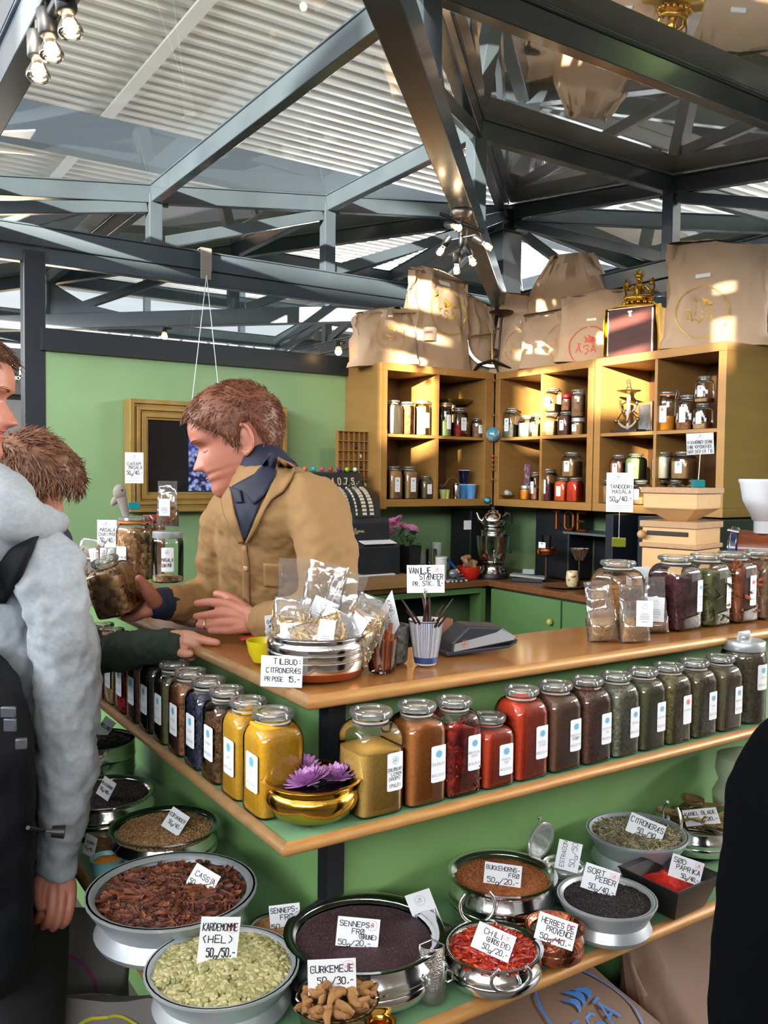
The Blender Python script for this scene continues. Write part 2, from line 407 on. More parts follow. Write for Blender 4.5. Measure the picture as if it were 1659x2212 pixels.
# shop sign far left and a lit food display under it
sg = MB(); sg.box((0, 0, 0), (1.9, 0.05, 0.5)); so = thing('shop_sign', 'black shop sign with white capital letters beyond the left steel post', 'sign', axp(30, 802, 1, 10.3)); obj('board', sg, BLACK, so)
tb = MB(); strokes(tb, 'LOC', lambda a, b: V((a, -0.03, b)), -0.17, -0.075, 0.16, 0.028, jit=0); obj('lettering', tb, PAPER, so)
p = axp(52, 935, 1, 9.6)
dsp = thing('display_case', 'lit bread display glimpsed beyond the left steel post', 'display', (p.x, 9.6, 0))
mb = MB(); mb.box((0, 0, 0.65), (1.1, 0.5, 1.3)); obj('cabinet', mb, mat('case_white', '#cfd4da', 0.4), dsp)
mb = MB(); mb.box((0, -0.05, 1.62), (1.0, 0.3, 0.5)); obj('glow_panel', mb, mat('warm_lit_panel', '#f2e6d2', 0.5, emit=('#ffe2b8', 1.2)), dsp)
mb = MB()
for k in range(8): mb.sphere((-0.42 + 0.12 * k, -0.26, 1.72), 0.07, 8, 5, sc=(0.8, 1, 0.7))
obj('bread_row', mb, mat('bread', '#b5713a', 0.7), dsp)

q = MB(); q.box((-2, -3.6, 1.38), (20, 0.2, 2.76))  # unseen wall added to block low sky light and sun from the counter
for k in range(22): q.box((-11.6 + 0.95 * k, -3.6, 3.5), (0.20 + 0.16 * ((k * 7) % 3), 0.16, 1.6))  # uprights spaced to break the sun into patches
q.box((-2, -3.6, 3.25), (20, 0.12, 0.12))
q.box((-9.9, -3.6, 3.5), (4.2, 0.2, 1.6)); q.box((-4.28, -3.6, 3.5), (0.42, 0.2, 1.6)); q.box((-3.55, -3.6, 3.5), (0.8, 0.2, 1.6)); q.box((-4.6, -3.6, 3.0), (0.5, 0.2, 0.6)); q.box((-6.9, -3.6, 3.0), (3.0, 0.18, 0.5))  # panels added to keep sun off the green wall and shelf end
struct('wall_sun_mask', q, mat('light_blocker', '#5b5148', 0.6))
q = MB(); q.box((-4.2, 2.0, 1.1), (0.2, 11, 2.2)); struct('wall_sky_block', q, mat('light_blocker', ''))  # second unseen wall, added to cut low sky light from the left
# ---------------------------------------------------------------- stall walls
WY, WX = 4.45, 3.864
mb = MB(); mb.box(((0.967 + WX) / 2, WY + 0.02, 1.065), (WX - 0.967, 0.04, 2.13)); struct('wall_back', mb, GREEN)
mb = MB(); mb.box((WX + 0.02, 2.7, 1.065), (0.04, 3.5, 2.13)); struct('wall_right', mb, GREEN)

def beam(mb, a, b, w, h, m=0, flange=True):
    """steel section from a to b; w sideways, h up"""
    a, b = V(a), V(b); t = (b - a).normalized(); up = V((0, 0, 1))
    if abs(t.z) > 0.95: up = V((1, 0, 0))
    s_ = t.cross(up).normalized(); u = s_.cross(t)
    rs = []
    for p in (a, b): rs.append([p + s_ * (x * w / 2) + u * (y_ * h / 2) for x, y_ in ((-1, -1), (1, -1), (1, 1), (-1, 1))])
    mb.rings(rs, m)
    if flange:
        rs = [[p + s_ * (x * w * 0.62) + u * (h / 2 + 0.004 + y_ * 0.004) for x, y_ in ((-1, -1), (1, -1), (1, 1), (-1, 1))] for p in (a, b)]
        mb.rings(rs, m)
C0 = V((3.90, 4.49, 0))
def zr(s_): return 3.286 - 0.13 * s_
RF = thing('roof_frame', 'dark blue-grey steel pyramid roof frame of beams, trusses and posts above the stall', 'roof frame', (0, 0, 0)); RF['kind'] = 'structure'
def part(name, fn, m=STEEL, bevel=0.004):
    q = MB(); fn(q); return obj(name, q, m, RF, bevel=bevel)
part('column', lambda q: (beam(q, C0, C0 + V((0, 0, 3.25)), 0.16, 0.16, flange=False), q.box(C0 + V((0, 0, 3.22)), (0.22, 0.22, 0.14))), mat('dark_column_paint', '#20262d', 0.35))
SS = (1.35, 2.38, 3.4)
for dx, dy in ((-1, 0), (0, -1), (1, 0), (0, 1)):
    P = lambda s_, z: C0 + V((dx * s_, dy * s_, z))
    part('tie_beam', lambda q: beam(q, P(0.05, 2.67), P(3.46, 2.67), 0.075, 0.09))
    part('tie_channel', lambda q: beam(q, P(0.05, 2.585), P(3.46, 2.585), 0.05, 0.075, flange=False))
    part('top_chord', lambda q: beam(q, P(0.05, zr(0.05)), P(3.46, zr(3.46)), 0.055, 0.085))
    for s_ in SS:
        part('post', lambda q: beam(q, P(s_, 2.70), P(s_, zr(s_)), 0.07, 0.07, flange=False))
        part('bracket', lambda q: (q.box(P(s_, zr(s_)) , (0.02 + 0.13 * abs(dx), 0.02 + 0.13 * abs(dy), 0.10)), q.sphere(P(s_ - 0.045, zr(s_)) + V((-0.035 if dx == 0 else 0, -0.035 if dy == 0 else 0, 0)), 0.008, 6, 4)))
    for s0, s1 in ((0.08, 1.31), (1.39, 2.34), (2.42, 3.36)):
        part('brace', lambda q: beam(q, P(s0, zr(s0) - 0.06), P(s1, 2.74), 0.04, 0.06, flange=False))
    if dx + dy < 0 : part('corner_post', lambda q: beam(q, P(2.975, 0), P(2.975, 2.6), 0.085, 0.10, flange=False), mat('dark_column_paint', '#20262d'))
    else: part('corner_post', lambda q: beam(q, P(3.4, 0), P(3.4, 2.6), 0.085, 0.10, flange=False), mat('dark_column_paint', '#20262d'))
for dx, dy in ((-1, -1), (1, -1), (1, 1), (-1, 1)):
    P = lambda s_, z: C0 + V((dx * s_, dy * s_, z))
    part('hip_rafter', lambda q: beam(q, P(0.06, zr(0.06)), P(3.42, zr(3.42)), 0.06, 0.09))
    part('hip_tie', lambda q: beam(q, P(0.06, 2.655), P(3.42, 2.655), 0.085, 0.11, flange=False))
    for s_ in SS[:2] + (3.4,):
        part('post', lambda q: beam(q, P(s_, 2.70), P(s_, zr(s_)), 0.07, 0.07, flange=False))
    def gus(q, s0=2.30, s1=1.40):
        beam(q, P(s0, 2.72), P(s1, zr(s1) - 0.03), 0.035, 0.06, flange=False)
    part('brace', gus)
    part('brace', lambda q: beam(q, P(1.28, 2.72), P(0.12, zr(0.12) - 0.04), 0.035, 0.06, flange=False))
    part('gusset', lambda q: q.rings([[P(2.37, 2.71) + n, P(2.37, zr(2.37) - 0.02) + n, P(2.15, 2.78) + n, P(1.95, 2.71) + n] for n in (V((dy * 0.012, -dx * 0.012, 0)), V((-dy * 0.012, dx * 0.012, 0)))]))
    for s_ in SS:
        for k in (0, 1):
            e = P(s_, zr(s_)); f = C0 + V(((dx * s_, 0, zr(s_)) if k else (0, dy * s_, zr(s_))))
            part('purlin', lambda q: beam(q, e, f, 0.05, 0.085 if s_ < 3 else 0.11))
    # eave ties low down
    for k in (0, 1):
        e = P(3.4, 2.67); f = C0 + V(((dx * 3.4, 0, 2.67) if k else (0, dy * 3.4, 2.67)))
        part('eave_tie', lambda q: beam(q, e, f, 0.075, 0.10))
# transom rail above the green wall, both stall walls
mb = MB(); mb.box(((0.95 + WX) / 2, WY, 2.182), (WX - 0.95, 0.07, 0.105)); struct('trim_7', mb, mat('dark_column_paint', '#20262d'))
mb = MB(); mb.box((WX, 2.75, 2.182), (0.07, 3.4, 0.105)); struct('trim_8', mb, mat('dark_column_paint', '#20262d'))
# corner post left of the green wall continues to the floor (part of the frame), low rail left of it
# roof glass
wn_ = 20
for dx, dy in ((-1, -1), (1, -1), (1, 1), (-1, 1)):
    prev = 0.12
    for s_ in SS:
        for k in (0, 1):
            A = C0 + V((dx * prev, dy * prev, zr(prev) + 0.055)); B = C0 + V((dx * s_, dy * s_, zr(s_) + 0.055))
            Cc = C0 + (V((dx * s_, 0, zr(s_) + 0.055)) if k else V((0, dy * s_, zr(s_) + 0.055)))
            D = C0 + (V((dx * prev, 0, zr(prev) + 0.055)) if k else V((0, dy * prev, zr(prev) + 0.055)))
            q = MB(); q.quad(A, B, Cc, D); struct('window_%d' % wn_, q, PANE); wn_ += 1
        prev = s_
# clear glazing between transom and tie beam
q = MB(); q.quad(V((0.97, WY, 2.235)), V((WX, WY, 2.235)), V((WX, WY, 2.55)), V((0.97, WY, 2.55))); struct('window_%d' % wn_, q, glassmat('side_glass', (0.93, 0.96, 0.97), (0.85, 0.9, 0.9), base=0.02)); wn_ += 1
# galvanised vent in the hall roof
p = on(1165, 285, 4.3)
vt = thing('roof_ventilator', 'round galvanised ventilator drum under the corrugated ceiling', 'ventilator', p)
q = MB(); q.lathe([(0.30, 0.0), (0.33, 0.01), (0.33, 0.16), (0.30, 0.17)], 32); obj('drum', q, mat('galvanised', '#b9c2c6', 0.35, 0.7, c2='#9fa9ad', scale=6), vt, 40)
q = MB(); q.lathe([(0.13, -0.12), (0.13, 0.0)], 20); q.lathe([(0.16, 0.17), (0.16, 0.33)], 20); obj('neck', q, mat('galvanised', ''), vt, 40)
q = MB(); q.box((0, 0, -0.13), (0.62, 0.62, 0.03)); obj('plate', q, mat('galvanised', ''), vt)

# ---------------------------------------------------------------- public counter: panels, shelves, top
PX, PY = 0.802, 1.391
mb = MB()
mb.box(((PX + 3.6) / 2, PY + 0.01, 0.575), (3.6 - PX, 0.02, 1.15)); struct('wall_counter_front', mb, GREENF)
mb = MB(); mb.box((PX + 0.01, (PY + 3.7) / 2, 0.575), (0.02, 3.7 - PY, 1.15)); struct('wall_counter_side', mb, GREENF)
ct = thing('display_counter', 'corner display counter with brown top and two green shelves with bronze edges', 'counter', (0, 0, 0))
q = MB(); q.box((PX + 0.004, PY - 0.004, 0.575), (0.036, 0.036, 1.15)); obj('corner_strip', q, BLACK, ct)
def ell(q, x0, y0, xi, yi, x1, y1, za, zb):
    """L shaped slab, outer corner x0,y0, inner corner xi,yi"""
    poly = [(x0, y0), (x1, y0), (x1, yi), (xi, yi), (xi, y1), (x0, y1)]
    n = 6; q.add([V((a, b, z)) for z in (za, zb) for a, b in poly], [(5, 4, 3, 2, 1, 0), (6, 7, 8, 9, 10, 11)] + [(i, (i + 1) % n, (i + 1) % n + n, i + n) for i in range(n)])
q = MB(); ell(q, 0.712, 1.301, 0.985, 1.572, 3.6, 3.7, 1.150, 1.170); obj('top', q, WOODT, ct)
q = MB(); ell(q, 0.624, 1.213, 0.83, 1.41, 3.6, 3.7, 0.952, 0.968); obj('shelf', q, GREENS, ct)
q = MB(); ell(q, 0.484, 1.073, 0.83, 1.41, 3.6, 3.7, 0.678, 0.698); obj('shelf', q, GREENS, ct)
def nosing(x0, y0, za, zb, w, nm, mz):
    # half-round edge strips, mitred at the corner
    n = 6; r = (zb - za) / 2
    def prof(k): a = -PI / 2 + PI * k / n; return (w * math.cos(a), r * math.sin(a))
    zc = (za + zb) / 2
    q = MB(); rs = []
    for t, far in ((0, 0), (1, 1)):
        ring = []
        for k in range(n + 1):
            o_, dz = prof(k); ring.append(V((3.6 if far else x0 + w - o_, y0 + w - o_, zc + dz)))
        ring += [V((3.6 if far else x0 + w, y0 + w, zc + r)), V((3.6 if far else x0 + w, y0 + w, zc - r))]
        rs.append(ring)
    q.rings(rs); obj(nm, q, mz[0], ct, 60)
    q = MB(); rs = []
    for far in (0, 1):
        ring = []
        for k in range(n + 1):
            o_, dz = prof(k); ring.append(V((x0 + w - o_, 3.7 if far else y0 + w - o_, zc + dz)))
        ring += [V((x0 + w, 3.7 if far else y0 + w, zc + r)), V((x0 + w, 3.7 if far else y0 + w, zc - r))]
        rs.append(ring)
    q.rings(rs); obj(nm, q, mz[1], ct, 60)
nosing(0.700, 1.289, 1.148, 1.173, 0.013, 'edge_strip', (WOODE, BRONZE))
nosing(0.610, 1.199, 0.949, 0.970, 0.015, 'edge_strip', (WOODE, BRONZE))
nosing(0.468, 1.057, 0.675, 0.700, 0.017, 'edge_strip', (WOODE, BRONZE))

# ---------------------------------------------------------------- back worktops and base cupboards
q = MB(); q.box(((1.9 + WX) / 2, (3.88 + WY) / 2, 0.93), (WX - 1.9, WY - 3.88, 0.035)); 
q.box(((3.29 + WX) / 2, (2.3 + 3.88) / 2, 0.93), (WX - 3.29, 3.88 - 2.3, 0.035))
bw = thing('back_worktop', 'dark brown worktop running round the back corner of the stall', 'worktop', (0, 0, 0)); obj('slab', q, WOODD, bw, bevel=0.006)
def cupboard(label, x0, x1, y0, y1, doors, front, z0=0.0, z1=0.912, knob=None):
    t = thing('base_cupboard', label, 'cupboard', (0, 0, 0)); q = MB()
    q.box(((x0 + x1) / 2, (y0 + y1) / 2, (z0 + z1) / 2), (x1 - x0, y1 - y0, z1 - z0)); obj('carcass', q, mat('dark_inside', '#1a211a', 0.6), t)
    n = doors
    for i in range(n):
        q = MB()
        if front == 'x': a = y0 + (y1 - y0) * i / n; b = y0 + (y1 - y0) * (i + 1) / n; q.box((x0 - 0.01, (a + b) / 2, (z0 + z1) / 2), (0.02, b - a - 0.012, z1 - z0 - 0.02)); kp = (x0 - 0.035, a + 0.07, z1 - 0.13)
        else: a = x0 + (x1 - x0) * i / n; b = x0 + (x1 - x0) * (i + 1) / n; q.box(((a + b) / 2, y0 - 0.01, (z0 + z1) / 2), (b - a - 0.012, 0.02, z1 - z0 - 0.02)); kp = (b - 0.07, y0 - 0.035, z1 - 0.13)
        d_ = obj('door', q, GREEND, t, bevel=0.002)
        if knob: q = MB(); q.sphere(kp, 0.018, 8, 6); obj('knob', q, mat('yellow_green_knob', '#b9b45a', 0.4), d_, 40)
cupboard('green cupboard under the worktop right of the samovar', 3.31, WX, 2.72, 3.86, 2, 'x', knob=True)
t = thing('open_shelf_unit', 'open green shelf unit under the worktop behind the striped cup', 'shelf', (0, 0, 0))
q = MB(); q.box((2.06, 4.16, 0.45), (0.03, 0.52, 0.9)); q.box((3.27, 3.95, 0.45), (0.035, 0.10, 0.9)); q.box((2.62, 4.16, 0.45), (0.03, 0.52, 0.9)); q.box((2.66, 4.16, 0.89), (1.2, 0.52, 0.03)); q.box((2.66, 4.16, 0.5), (1.2, 0.5, 0.025)); obj('frame', q, GREEND, t)
q = MB(); q.box((2.66, 4.42, 0.45), (1.2, 0.02, 0.9)); obj('back_panel', q, mat('dark_inside', ''), t)
# higher inner worktop on the right with the grain mill
q = MB(); q.prism([(2.12, 1.90), (3.26, 1.90), (3.26, 2.45), (2.62, 2.45)], 1.12, 1.15, axes='xy')
iw = thing('side_worktop', 'brown worktop with rounded end under the wooden mill', 'worktop', (0, 0, 0)); obj('slab', q, WOODT, iw, bevel=0.012)
q = MB(); q.prism([(2.4, 2.02), (3.2, 2.02), (3.2, 2.4), (2.75, 2.4)], 0.0, 1.12, axes='xy'); obj('base_panel', q, GREEND, iw)

# ---------------------------------------------------------------- gold cube shelves
def cube_shelf(label, x0, y0, ax_):
    """ax_ 'x': front faces -Y and runs along X from x0; 'y': front faces -X and runs along Y from y0 up"""
    t = thing('cube_shelf', label, 'shelf unit', (x0, y0, 1.372), 0 if ax_ == 'x' else -PI / 2)
    L_ = 0.79; D = 0.388; T_ = 0.042; H = 0.80
    for nm, zc in (('bottom_board', T_ / 2), ('top_board', H - T_ / 2)): q = MB(); q.box((L_ / 2, D / 2, zc), (L_, D, T_)); obj(nm, q, GOLD, t, bevel=0.0015)
    for xc in (T_ / 2, L_ - T_ / 2): q = MB(); q.box((xc, D / 2, H / 2), (T_, D, H - 2 * T_)); obj('side_panel', q, GOLD, t, bevel=0.0015)
    q = MB(); q.box((L_ / 2, D / 2, H / 2), (0.017, D - 0.01, H - 2 * T_)); obj('divider', q, GOLD, t)
    q = MB(); q.box((L_ / 2, D / 2, H / 2), (L_ - 2 * T_, D - 0.012, 0.017)); obj('shelf_board', q, GOLD, t)
    q = MB()
    if ax_ == 'x': q.box((L_ / 2 + 0.09, D - 0.004, H / 2), (L_ - 2 * T_ - 0.18, 0.006, H - 2 * T_))
    else: q.box((L_ / 2, D - 0.004, H / 2), (L_ - 2 * T_, 0.006, H - 2 * T_))
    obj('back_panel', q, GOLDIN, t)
    return t
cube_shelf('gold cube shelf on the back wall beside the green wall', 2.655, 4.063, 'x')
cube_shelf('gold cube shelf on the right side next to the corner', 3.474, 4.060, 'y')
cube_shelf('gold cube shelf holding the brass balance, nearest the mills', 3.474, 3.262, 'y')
# the corner filler strip
q = MB(); q.box((3.455, 4.075, 1.775), (0.022, 0.022, 0.79)); obj_ = obj('corner_batten', q, GOLD); tag(obj_, 'narrow gold batten closing the corner between two cube shelves', 'batten')
# black cupboards and niche under the right shelves
q = MB(); q.box((3.75, 3.74, 1.157), (0.20, 0.28, 0.40)); q2 = thing('black_appliance', 'tall black appliance with a white note in the corner behind the samovar', 'appliance', (0, 0, 0)); obj('body', q, BLACK, q2, bevel=0.01)
q = MB(); q.box((3.5, 4.25, 1.15), (0.26, 0.2, 0.39)); obj('side_body', q, BLACK, q2, bevel=0.01)
nb = axp(1010, 1134, 1, 4.14); q = MB(); q.box(nb, (0.055, 0.004, 0.055)); obj('note', q, PAPER, q2)
t = thing('niche_unit', 'black framed niche with a green back under the gold shelves', 'niche', (0, 0, 0))
q = MB()
q.box((3.60, 3.03, 1.16), (0.5, 0.05, 0.41)); q.box((3.60, 2.62, 1.16), (0.5, 0.46, 0.41)); obj('side_post', q, DARKN, t, bevel=0.003)
q = MB(); q.box((3.72, 3.32, 1.235), (0.26, 0.54, 0.012)); obj('shelf', q, mat('grey_shelf', '#5b6168', 0.4), t)
q = MB(); q.box((3.852, 3.32, 1.09), (0.01, 0.54, 0.28)); obj('lower_back', q, BLACK, t)
# ================================================================ JARS
def sup(a, e):   # superellipse unit ring point
    c, s_ = math.cos(a), math.sin(a)
    return (math.copysign(abs(c) ** (2 / e), c), math.copysign(abs(s_) ** (2 / e), s_))
def sqring(w, z, e, n=28):
    return [V((sup(2 * PI * (j + .5) / n, e)[0] * w, sup(2 * PI * (j + .5) / n, e)[1] * w, z)) for j in range(n)]
def lerp(a, b, t): return a + (b - a) * t
def jarprof(w, h, nk=0.67, square=True, sh=0.70, neck=0.90):
    e0 = 5.5 if square else 2.0
    P = [(0.90, 0.0, e0), (0.97, 0.012, e0), (1.0, 0.04, e0), (1.0, sh, e0)]
    for i in range(1, 7):
        t = i / 6 * PI / 2; P.append((nk + (1 - nk) * math.cos(t), sh + (neck - 0.045 - sh) * math.sin(t), lerp(e0, 2.0, (i / 6) ** 0.7)))
    P.append((nk, neck, 2.0))
    return [(a * w / 2, b * h, e) for a, b, e in P]
PCOL = {}
def contents_mat(k):
    T = {
     'lemon': ('#c39a4e', '#b58b40', 260, .25, 'noise'), 'chilipowder': ('#b06a30', '#9f5a26', 260, .3, 'noise'), 'driedchili': ('#a5281a', '#5b1510', 95, .9, 'voronoi'),
     'paprika': ('#c2421f', '#ad3216', 220, .3, 'noise'), 'paprika2': ('#c43c18', '#a52c10', 220, .3, 'noise'), 'mustard': ('#6d4a38', '#583a2b', 260, .35, 'noise'),
     'brownseed': ('#6c4636', '#4a2f28', 300, .6, 'voronoi'), 'greyherb': ('#8b8c78', '#5f614d', 200, .8, 'voronoi'), 'darkherb': ('#5c5a3c', '#45442b', 220, .5, 'noise'),
     'herbmix': ('#7d6e45', '#4b4a2c', 170, .9, 'voronoi'), 'thyme': ('#665f41', '#4d4530', 240, .7, 'voronoi'), 'coarse': ('#75694e', '#544a34', 260, .6, 'noise'), 'darkleaf': ('#3c3426', '#57503a', 130, .9, 'voronoi'),
     'curry': ('#d39a18', '#c28a10', 200, .4, 'noise'), 'curry2': ('#c99012', '#ad8420', 160, .45, 'noise'), 'clove': ('#6d4a22', '#3a2614', 130, .9, 'voronoi'), 'juniper': ('#3a3d58', '#181a28', 110, 1, 'voronoi'),
     'nutpieces': ('#8b5a38', '#5f3b26', 80, .9, 'voronoi'), 'redpepper': ('#a81f22', '#7c1318', 160, .8, 'voronoi'), 'blackseed': ('#241f1f', '#15130f', 160, .8, 'voronoi'), 'orangepowder': ('#b5722a', '#9c5f20', 260, .3, 'noise'),
     'palegrain': ('#b39068', '#96744e', 170, .7, 'voronoi'), 'whitepowder': ('#d9cbb2', '#cdbf9f', 300, .15, 'noise'), 'shell': ('#9c5a30', '#653618', 70, 1, 'voronoi'), 'tan': ('#a3825a', '#87683f', 220, .4, 'noise'),
     'orange': ('#d5521c', '#c04412', 220, .25, 'noise'), 'redorange': ('#c63a1a', '#ad2c12', 220, .25, 'noise'), 'hibiscus': ('#5f2730', '#351a1e', 75, 1, 'voronoi'), 'leafy': ('#6b6d3f', '#3f4426', 40, 1, 'voronoi'),
     'palegreen': ('#87946a', '#6a7850', 150, .5, 'noise'), 'salmon': ('#b3795c', '#935f46', 120, .7, 'voronoi'), 'sticks': ('#8e4c2a', '#6c3519', 60, .9, 'voronoi'), 'nutmeg': ('#8a6a52', '#6a4c3a', 40, .8, 'voronoi'),
     'rub': ('#b0772f', '#7d5228', 170, .6, 'voronoi'), 'chai': ('#cfa574', '#6a4630', 85, 1, 'voronoi'), 'honey': ('#c7660f', '#d98a1c', 10, 0, 'noise'), 'spotted': ('#7d7556', '#4f4832', 120, .8, 'voronoi'), 'grey': ('#77756a', '#5d5b51', 160, .8, 'voronoi')}
    c1, c2, sc, b, kd = T[k]
    up = lambda h: tuple(min(0.9, v * 1.4) for v in lin(h)[:3])
    c1, c2 = up(c1), up(c2)
    return mat('spice_' + k, c1, 0.85 if k != 'honey' else 0.15, 0, c2=c2, scale=sc, bump=b, bscale=sc, kind=kd, dist=0.0035 if kd == 'voronoi' else 0.001)
def spice_jar(label, p, yaw, w, h, fill, kind, lab=(0.28, 0.42, 0.30, 0.30, 'b'), text=None, square=True, lid='glass', group=None, top=(0.06, 0.03), seed=0, nk=0.67, name='spice_jar', lidcol=None, pieces=None, low=False):
    """lab = (x centre fraction -.5...5, z centre fraction, width fraction, height fraction, dot colour)"""
    t = thing(name, label, 'jar', p, yaw, group); n = 20 if low else 28
    P = jarprof(w, h, nk, square)
    q = MB(); q.rings([sqring(a, z, e, n) for a, z, e in P], 0, True, False)
    obj('glass_body', q, GLASS, t, 50)
    # contents
    rs = []; zt = fill * h; pin = 0.0028 + (0.0030 if pieces else 0)
    for a, z, e in P:
        if z >= zt: break
        rs.append((a - pin, max(z, 0.0035), e))
    # last ring at fill level
    for (a, z, e), (a2, z2, e2) in zip(P, P[1:]):
        if z < zt <= z2: f = (zt - z) / (z2 - z); rs.append((lerp(a, a2, f) - pin, zt, lerp(e, e2, f)))
    rng = random.Random(seed + int(w * 1e4)); ph = rng.uniform(0, 6); tl = rng.uniform(-top[1], top[1]) * h
    rr = [sqring(a, z, e, n) for a, z, e in rs]
    L_ = rr[-1]; a, z, e = rs[-1]
    rr[-1] = [v + V((0, 0, tl * math.sin(2 * PI * j / n + ph))) for j, v in enumerate(L_)]
    for f in (0.7, 0.35, 0.05):
        rr.append([V((v.x * f, v.y * f, z + top[0] * h * (1 - f) + tl * f * math.sin(2 * PI * j / n + ph))) for j, v in enumerate(L_)])
    q = MB(); q.rings(rr)
    if pieces: pieces(q, rs, w, h, rng)
    o = obj('contents', q, contents_mat(kind), t, 40)
    # neck and lid
    top_z = P[-1][1]; rn = P[-1][0]
    if lid == 'glass':
        q = MB(); q.lathe([(rn + 0.001, top_z - 0.075 * h), (rn + 0.001, top_z - 0.005)], n, cap0=False, cap1=False); obj('gasket', q, GASKET, t, 40)
        q = MB(); R = rn * 1.24
        q.lathe([(rn * 0.9, top_z - 0.003), (R * 0.97, top_z + 0.000), (R, top_z + 0.003), (R, top_z + 0.008), (R * 0.95, top_z + 0.011), (R * 0.72, top_z + 0.0105), (R * 0.68, top_z + 0.007), (R * 0.60, top_z + 0.0065), (R * 0.56, top_z + 0.0095), (R * 0.5, top_z + 0.010)], n)
        obj('lid', q, LIDG, t, 40)
    elif lid == 'clip':
        q = MB(); q.lathe([(rn * 1.1, top_z - 0.004), (rn * 1.16, top_z - 0.004), (rn * 1.16, top_z + 0.003), (rn * 1.1, top_z + 0.003)], n); obj('rubber_ring', q, RUBBER, t, 40)
        q = MB(); q.lathe([(rn * 1.1, top_z + 0.003), (rn * 1.14, top_z + 0.006), (rn * 1.1, top_z + 0.015), (rn * 0.8, top_z + 0.020)], n); obj('lid', q, LIDG, t, 40)
        q = MB(); q.tube([(rn * 1.15 + 0.003, -0.01, top_z - 0.02), (rn * 1.15 + 0.008, -0.01, top_z + 0.01), (rn * 1.1, 0, top_z + 0.022), (rn * 1.15 + 0.008, 0.01, top_z + 0.01), (rn * 1.15 + 0.003, 0.01, top_z - 0.02)], 0.0012, 5)
        q.tube([(rn * 1.13 * math.cos(a), rn * 1.13 * math.sin(a), top_z - 0.012) for a in [2 * PI * k / 16 for k in range(16)]], 0.001, 4, closed=True); obj('clip', q, WIRE, t)
    else:
        lc = lidcol or ALU
        q = MB(); R = rn * 1.12; q.lathe([(R, top_z - 0.010), (R * 1.02, top_z - 0.008), (R * 1.02, top_z + 0.010), (R * 0.97, top_z + 0.013), (R * 0.3, top_z + 0.0135)], n); l_ = obj('lid', q, lc, t, 40)
        if lid == 'alu_handle':
            q = MB(); q.tube([(-R * 0.35, 0, top_z + 0.012), (-R * 0.33, 0, top_z + 0.026), (R * 0.33, 0, top_z + 0.026), (R * 0.35, 0, top_z + 0.012)], 0.005, 6, flat=2.0); obj('handle', q, lc, l_, 40)
    if lab:
        xc, zc, lw, lh, dot = lab; lw *= w; lh *= h; xc *= w; zc *= h
        q = MB(); y0 = -w / 2 - 0.0008
        def T(a, b, off=0):
            X = xc + a
            if square:
                r_ = abs(X) / (w / 2); Y = -(w / 2) * max(0.0, 1 - min(r_, 0.999) ** 5.5) ** (1 / 5.5)
            else: Y = -math.sqrt(max((w / 2) ** 2 - X * X, 1e-9))
            return V((X, Y - 0.0009 - off, zc + b))
        r = 0.10 * lw; nn = 8
        for i in range(nn):
            a, b = -lw / 2 + lw * i / nn, -lw / 2 + lw * (i + 1) / nn
            ea = lh / 2 - (r * 0.5 if i == 0 else 0); eb = lh / 2 - (r * 0.5 if i == nn - 1 else 0)
            q.quad(T(a, -ea), T(b, -eb), T(b, eb), T(a, ea), 0)
        T2 = lambda a, b: T(a, b, 0.0006)
        if dot:
            m_ = {'b': 1, 'r': 2, 'l': 4}[dot]
            if dot == 'l': logo(q, T2, 0, lh * 0.30, lw * 0.19, lw * 0.02, 4, text=not low)
            else:
                c_ = T2(0, lh * 0.27); k = 14; R_ = lw * 0.19
                q.add([T2(R_ * math.cos(2 * PI * i / k), lh * 0.27 + R_ * math.sin(2 * PI * i / k)) for i in range(k)], [tuple(range(k))], m_)
        if text and not low:
            for i, (s_, fy, fh, hand) in enumerate(text):
                wd = len(s_) * fh * lh * 0.62 * 1.3; strokes(q, s_, T2, -min(wd, lw * 0.92) / 2, fy * lh, fh * lh, fh * lh * (0.13 if hand else 0.10), 3 if hand else 4, asp=0.62 * min(1, lw * 0.92 / max(wd, 1e-6)))
        elif not low or True:
            for i, fy in enumerate((-0.02, -0.10, -0.30)):
                hw = lw * (0.30, 0.18, 0.28)[i]; q.quad(T2(-hw, lh * fy), T2(hw, lh * fy), T2(hw, lh * (fy + 0.018)), T2(-hw, lh * (fy + 0.018)), 4)
        obj('label', q, [PAPER, BLUEDOT, REDDOT, INK, GREYINK], t)
    return t

# rough bits pressed against the glass
def bits(kind, n, s0, s1):
    def f(q, rs, w, h, rng):
        for _ in range(n):
            i = rng.randrange(1, len(rs) - 1) if len(rs) > 2 else 1
            i = 2 if rng.random() < 0.8 and len(rs) > 3 else i
            a, z, e = rs[i]; a2, z2, e2 = rs[min(i + 1, len(rs) - 1)]
            f_ = rng.random(); A = lerp(a, a2, f_) + 0.0042 - s1 * {'stick': 0.25, 'ball': 0.85, 'leaf': 0.25, 'chunk': 0.5}[kind]; Z = max(lerp(z, z2, f_), s1)
            an = rng.uniform(0, 2 * PI); c, s_ = sup(an, lerp(e, e2, f_)); s = rng.uniform(s0, s1)
            R = Matrix.Rotation(rng.uniform(0, 6), 3, 'Z') @ Matrix.Rotation(rng.uniform(0, 3), 3, 'X')
            if kind == 'stick': q.sphere((c * A, s_ * A, Z), s, 5, 4, mat=R, sc=(0.25, 0.25, 1.0))
            elif kind == 'leaf': q.sphere((c * A, s_ * A, Z), s, 6, 4, mat=R, sc=(0.7, 0.08, 1.2))
            elif kind == 'ball': q.sphere((c * A, s_ * A, Z), s, 7, 5, mat=R, sc=(0.85, 0.85, 1.0))
            else: q.sphere((c * A, s_ * A, Z), s, 5, 4, mat=R, sc=(0.5, 0.4, 1.0))
    return f
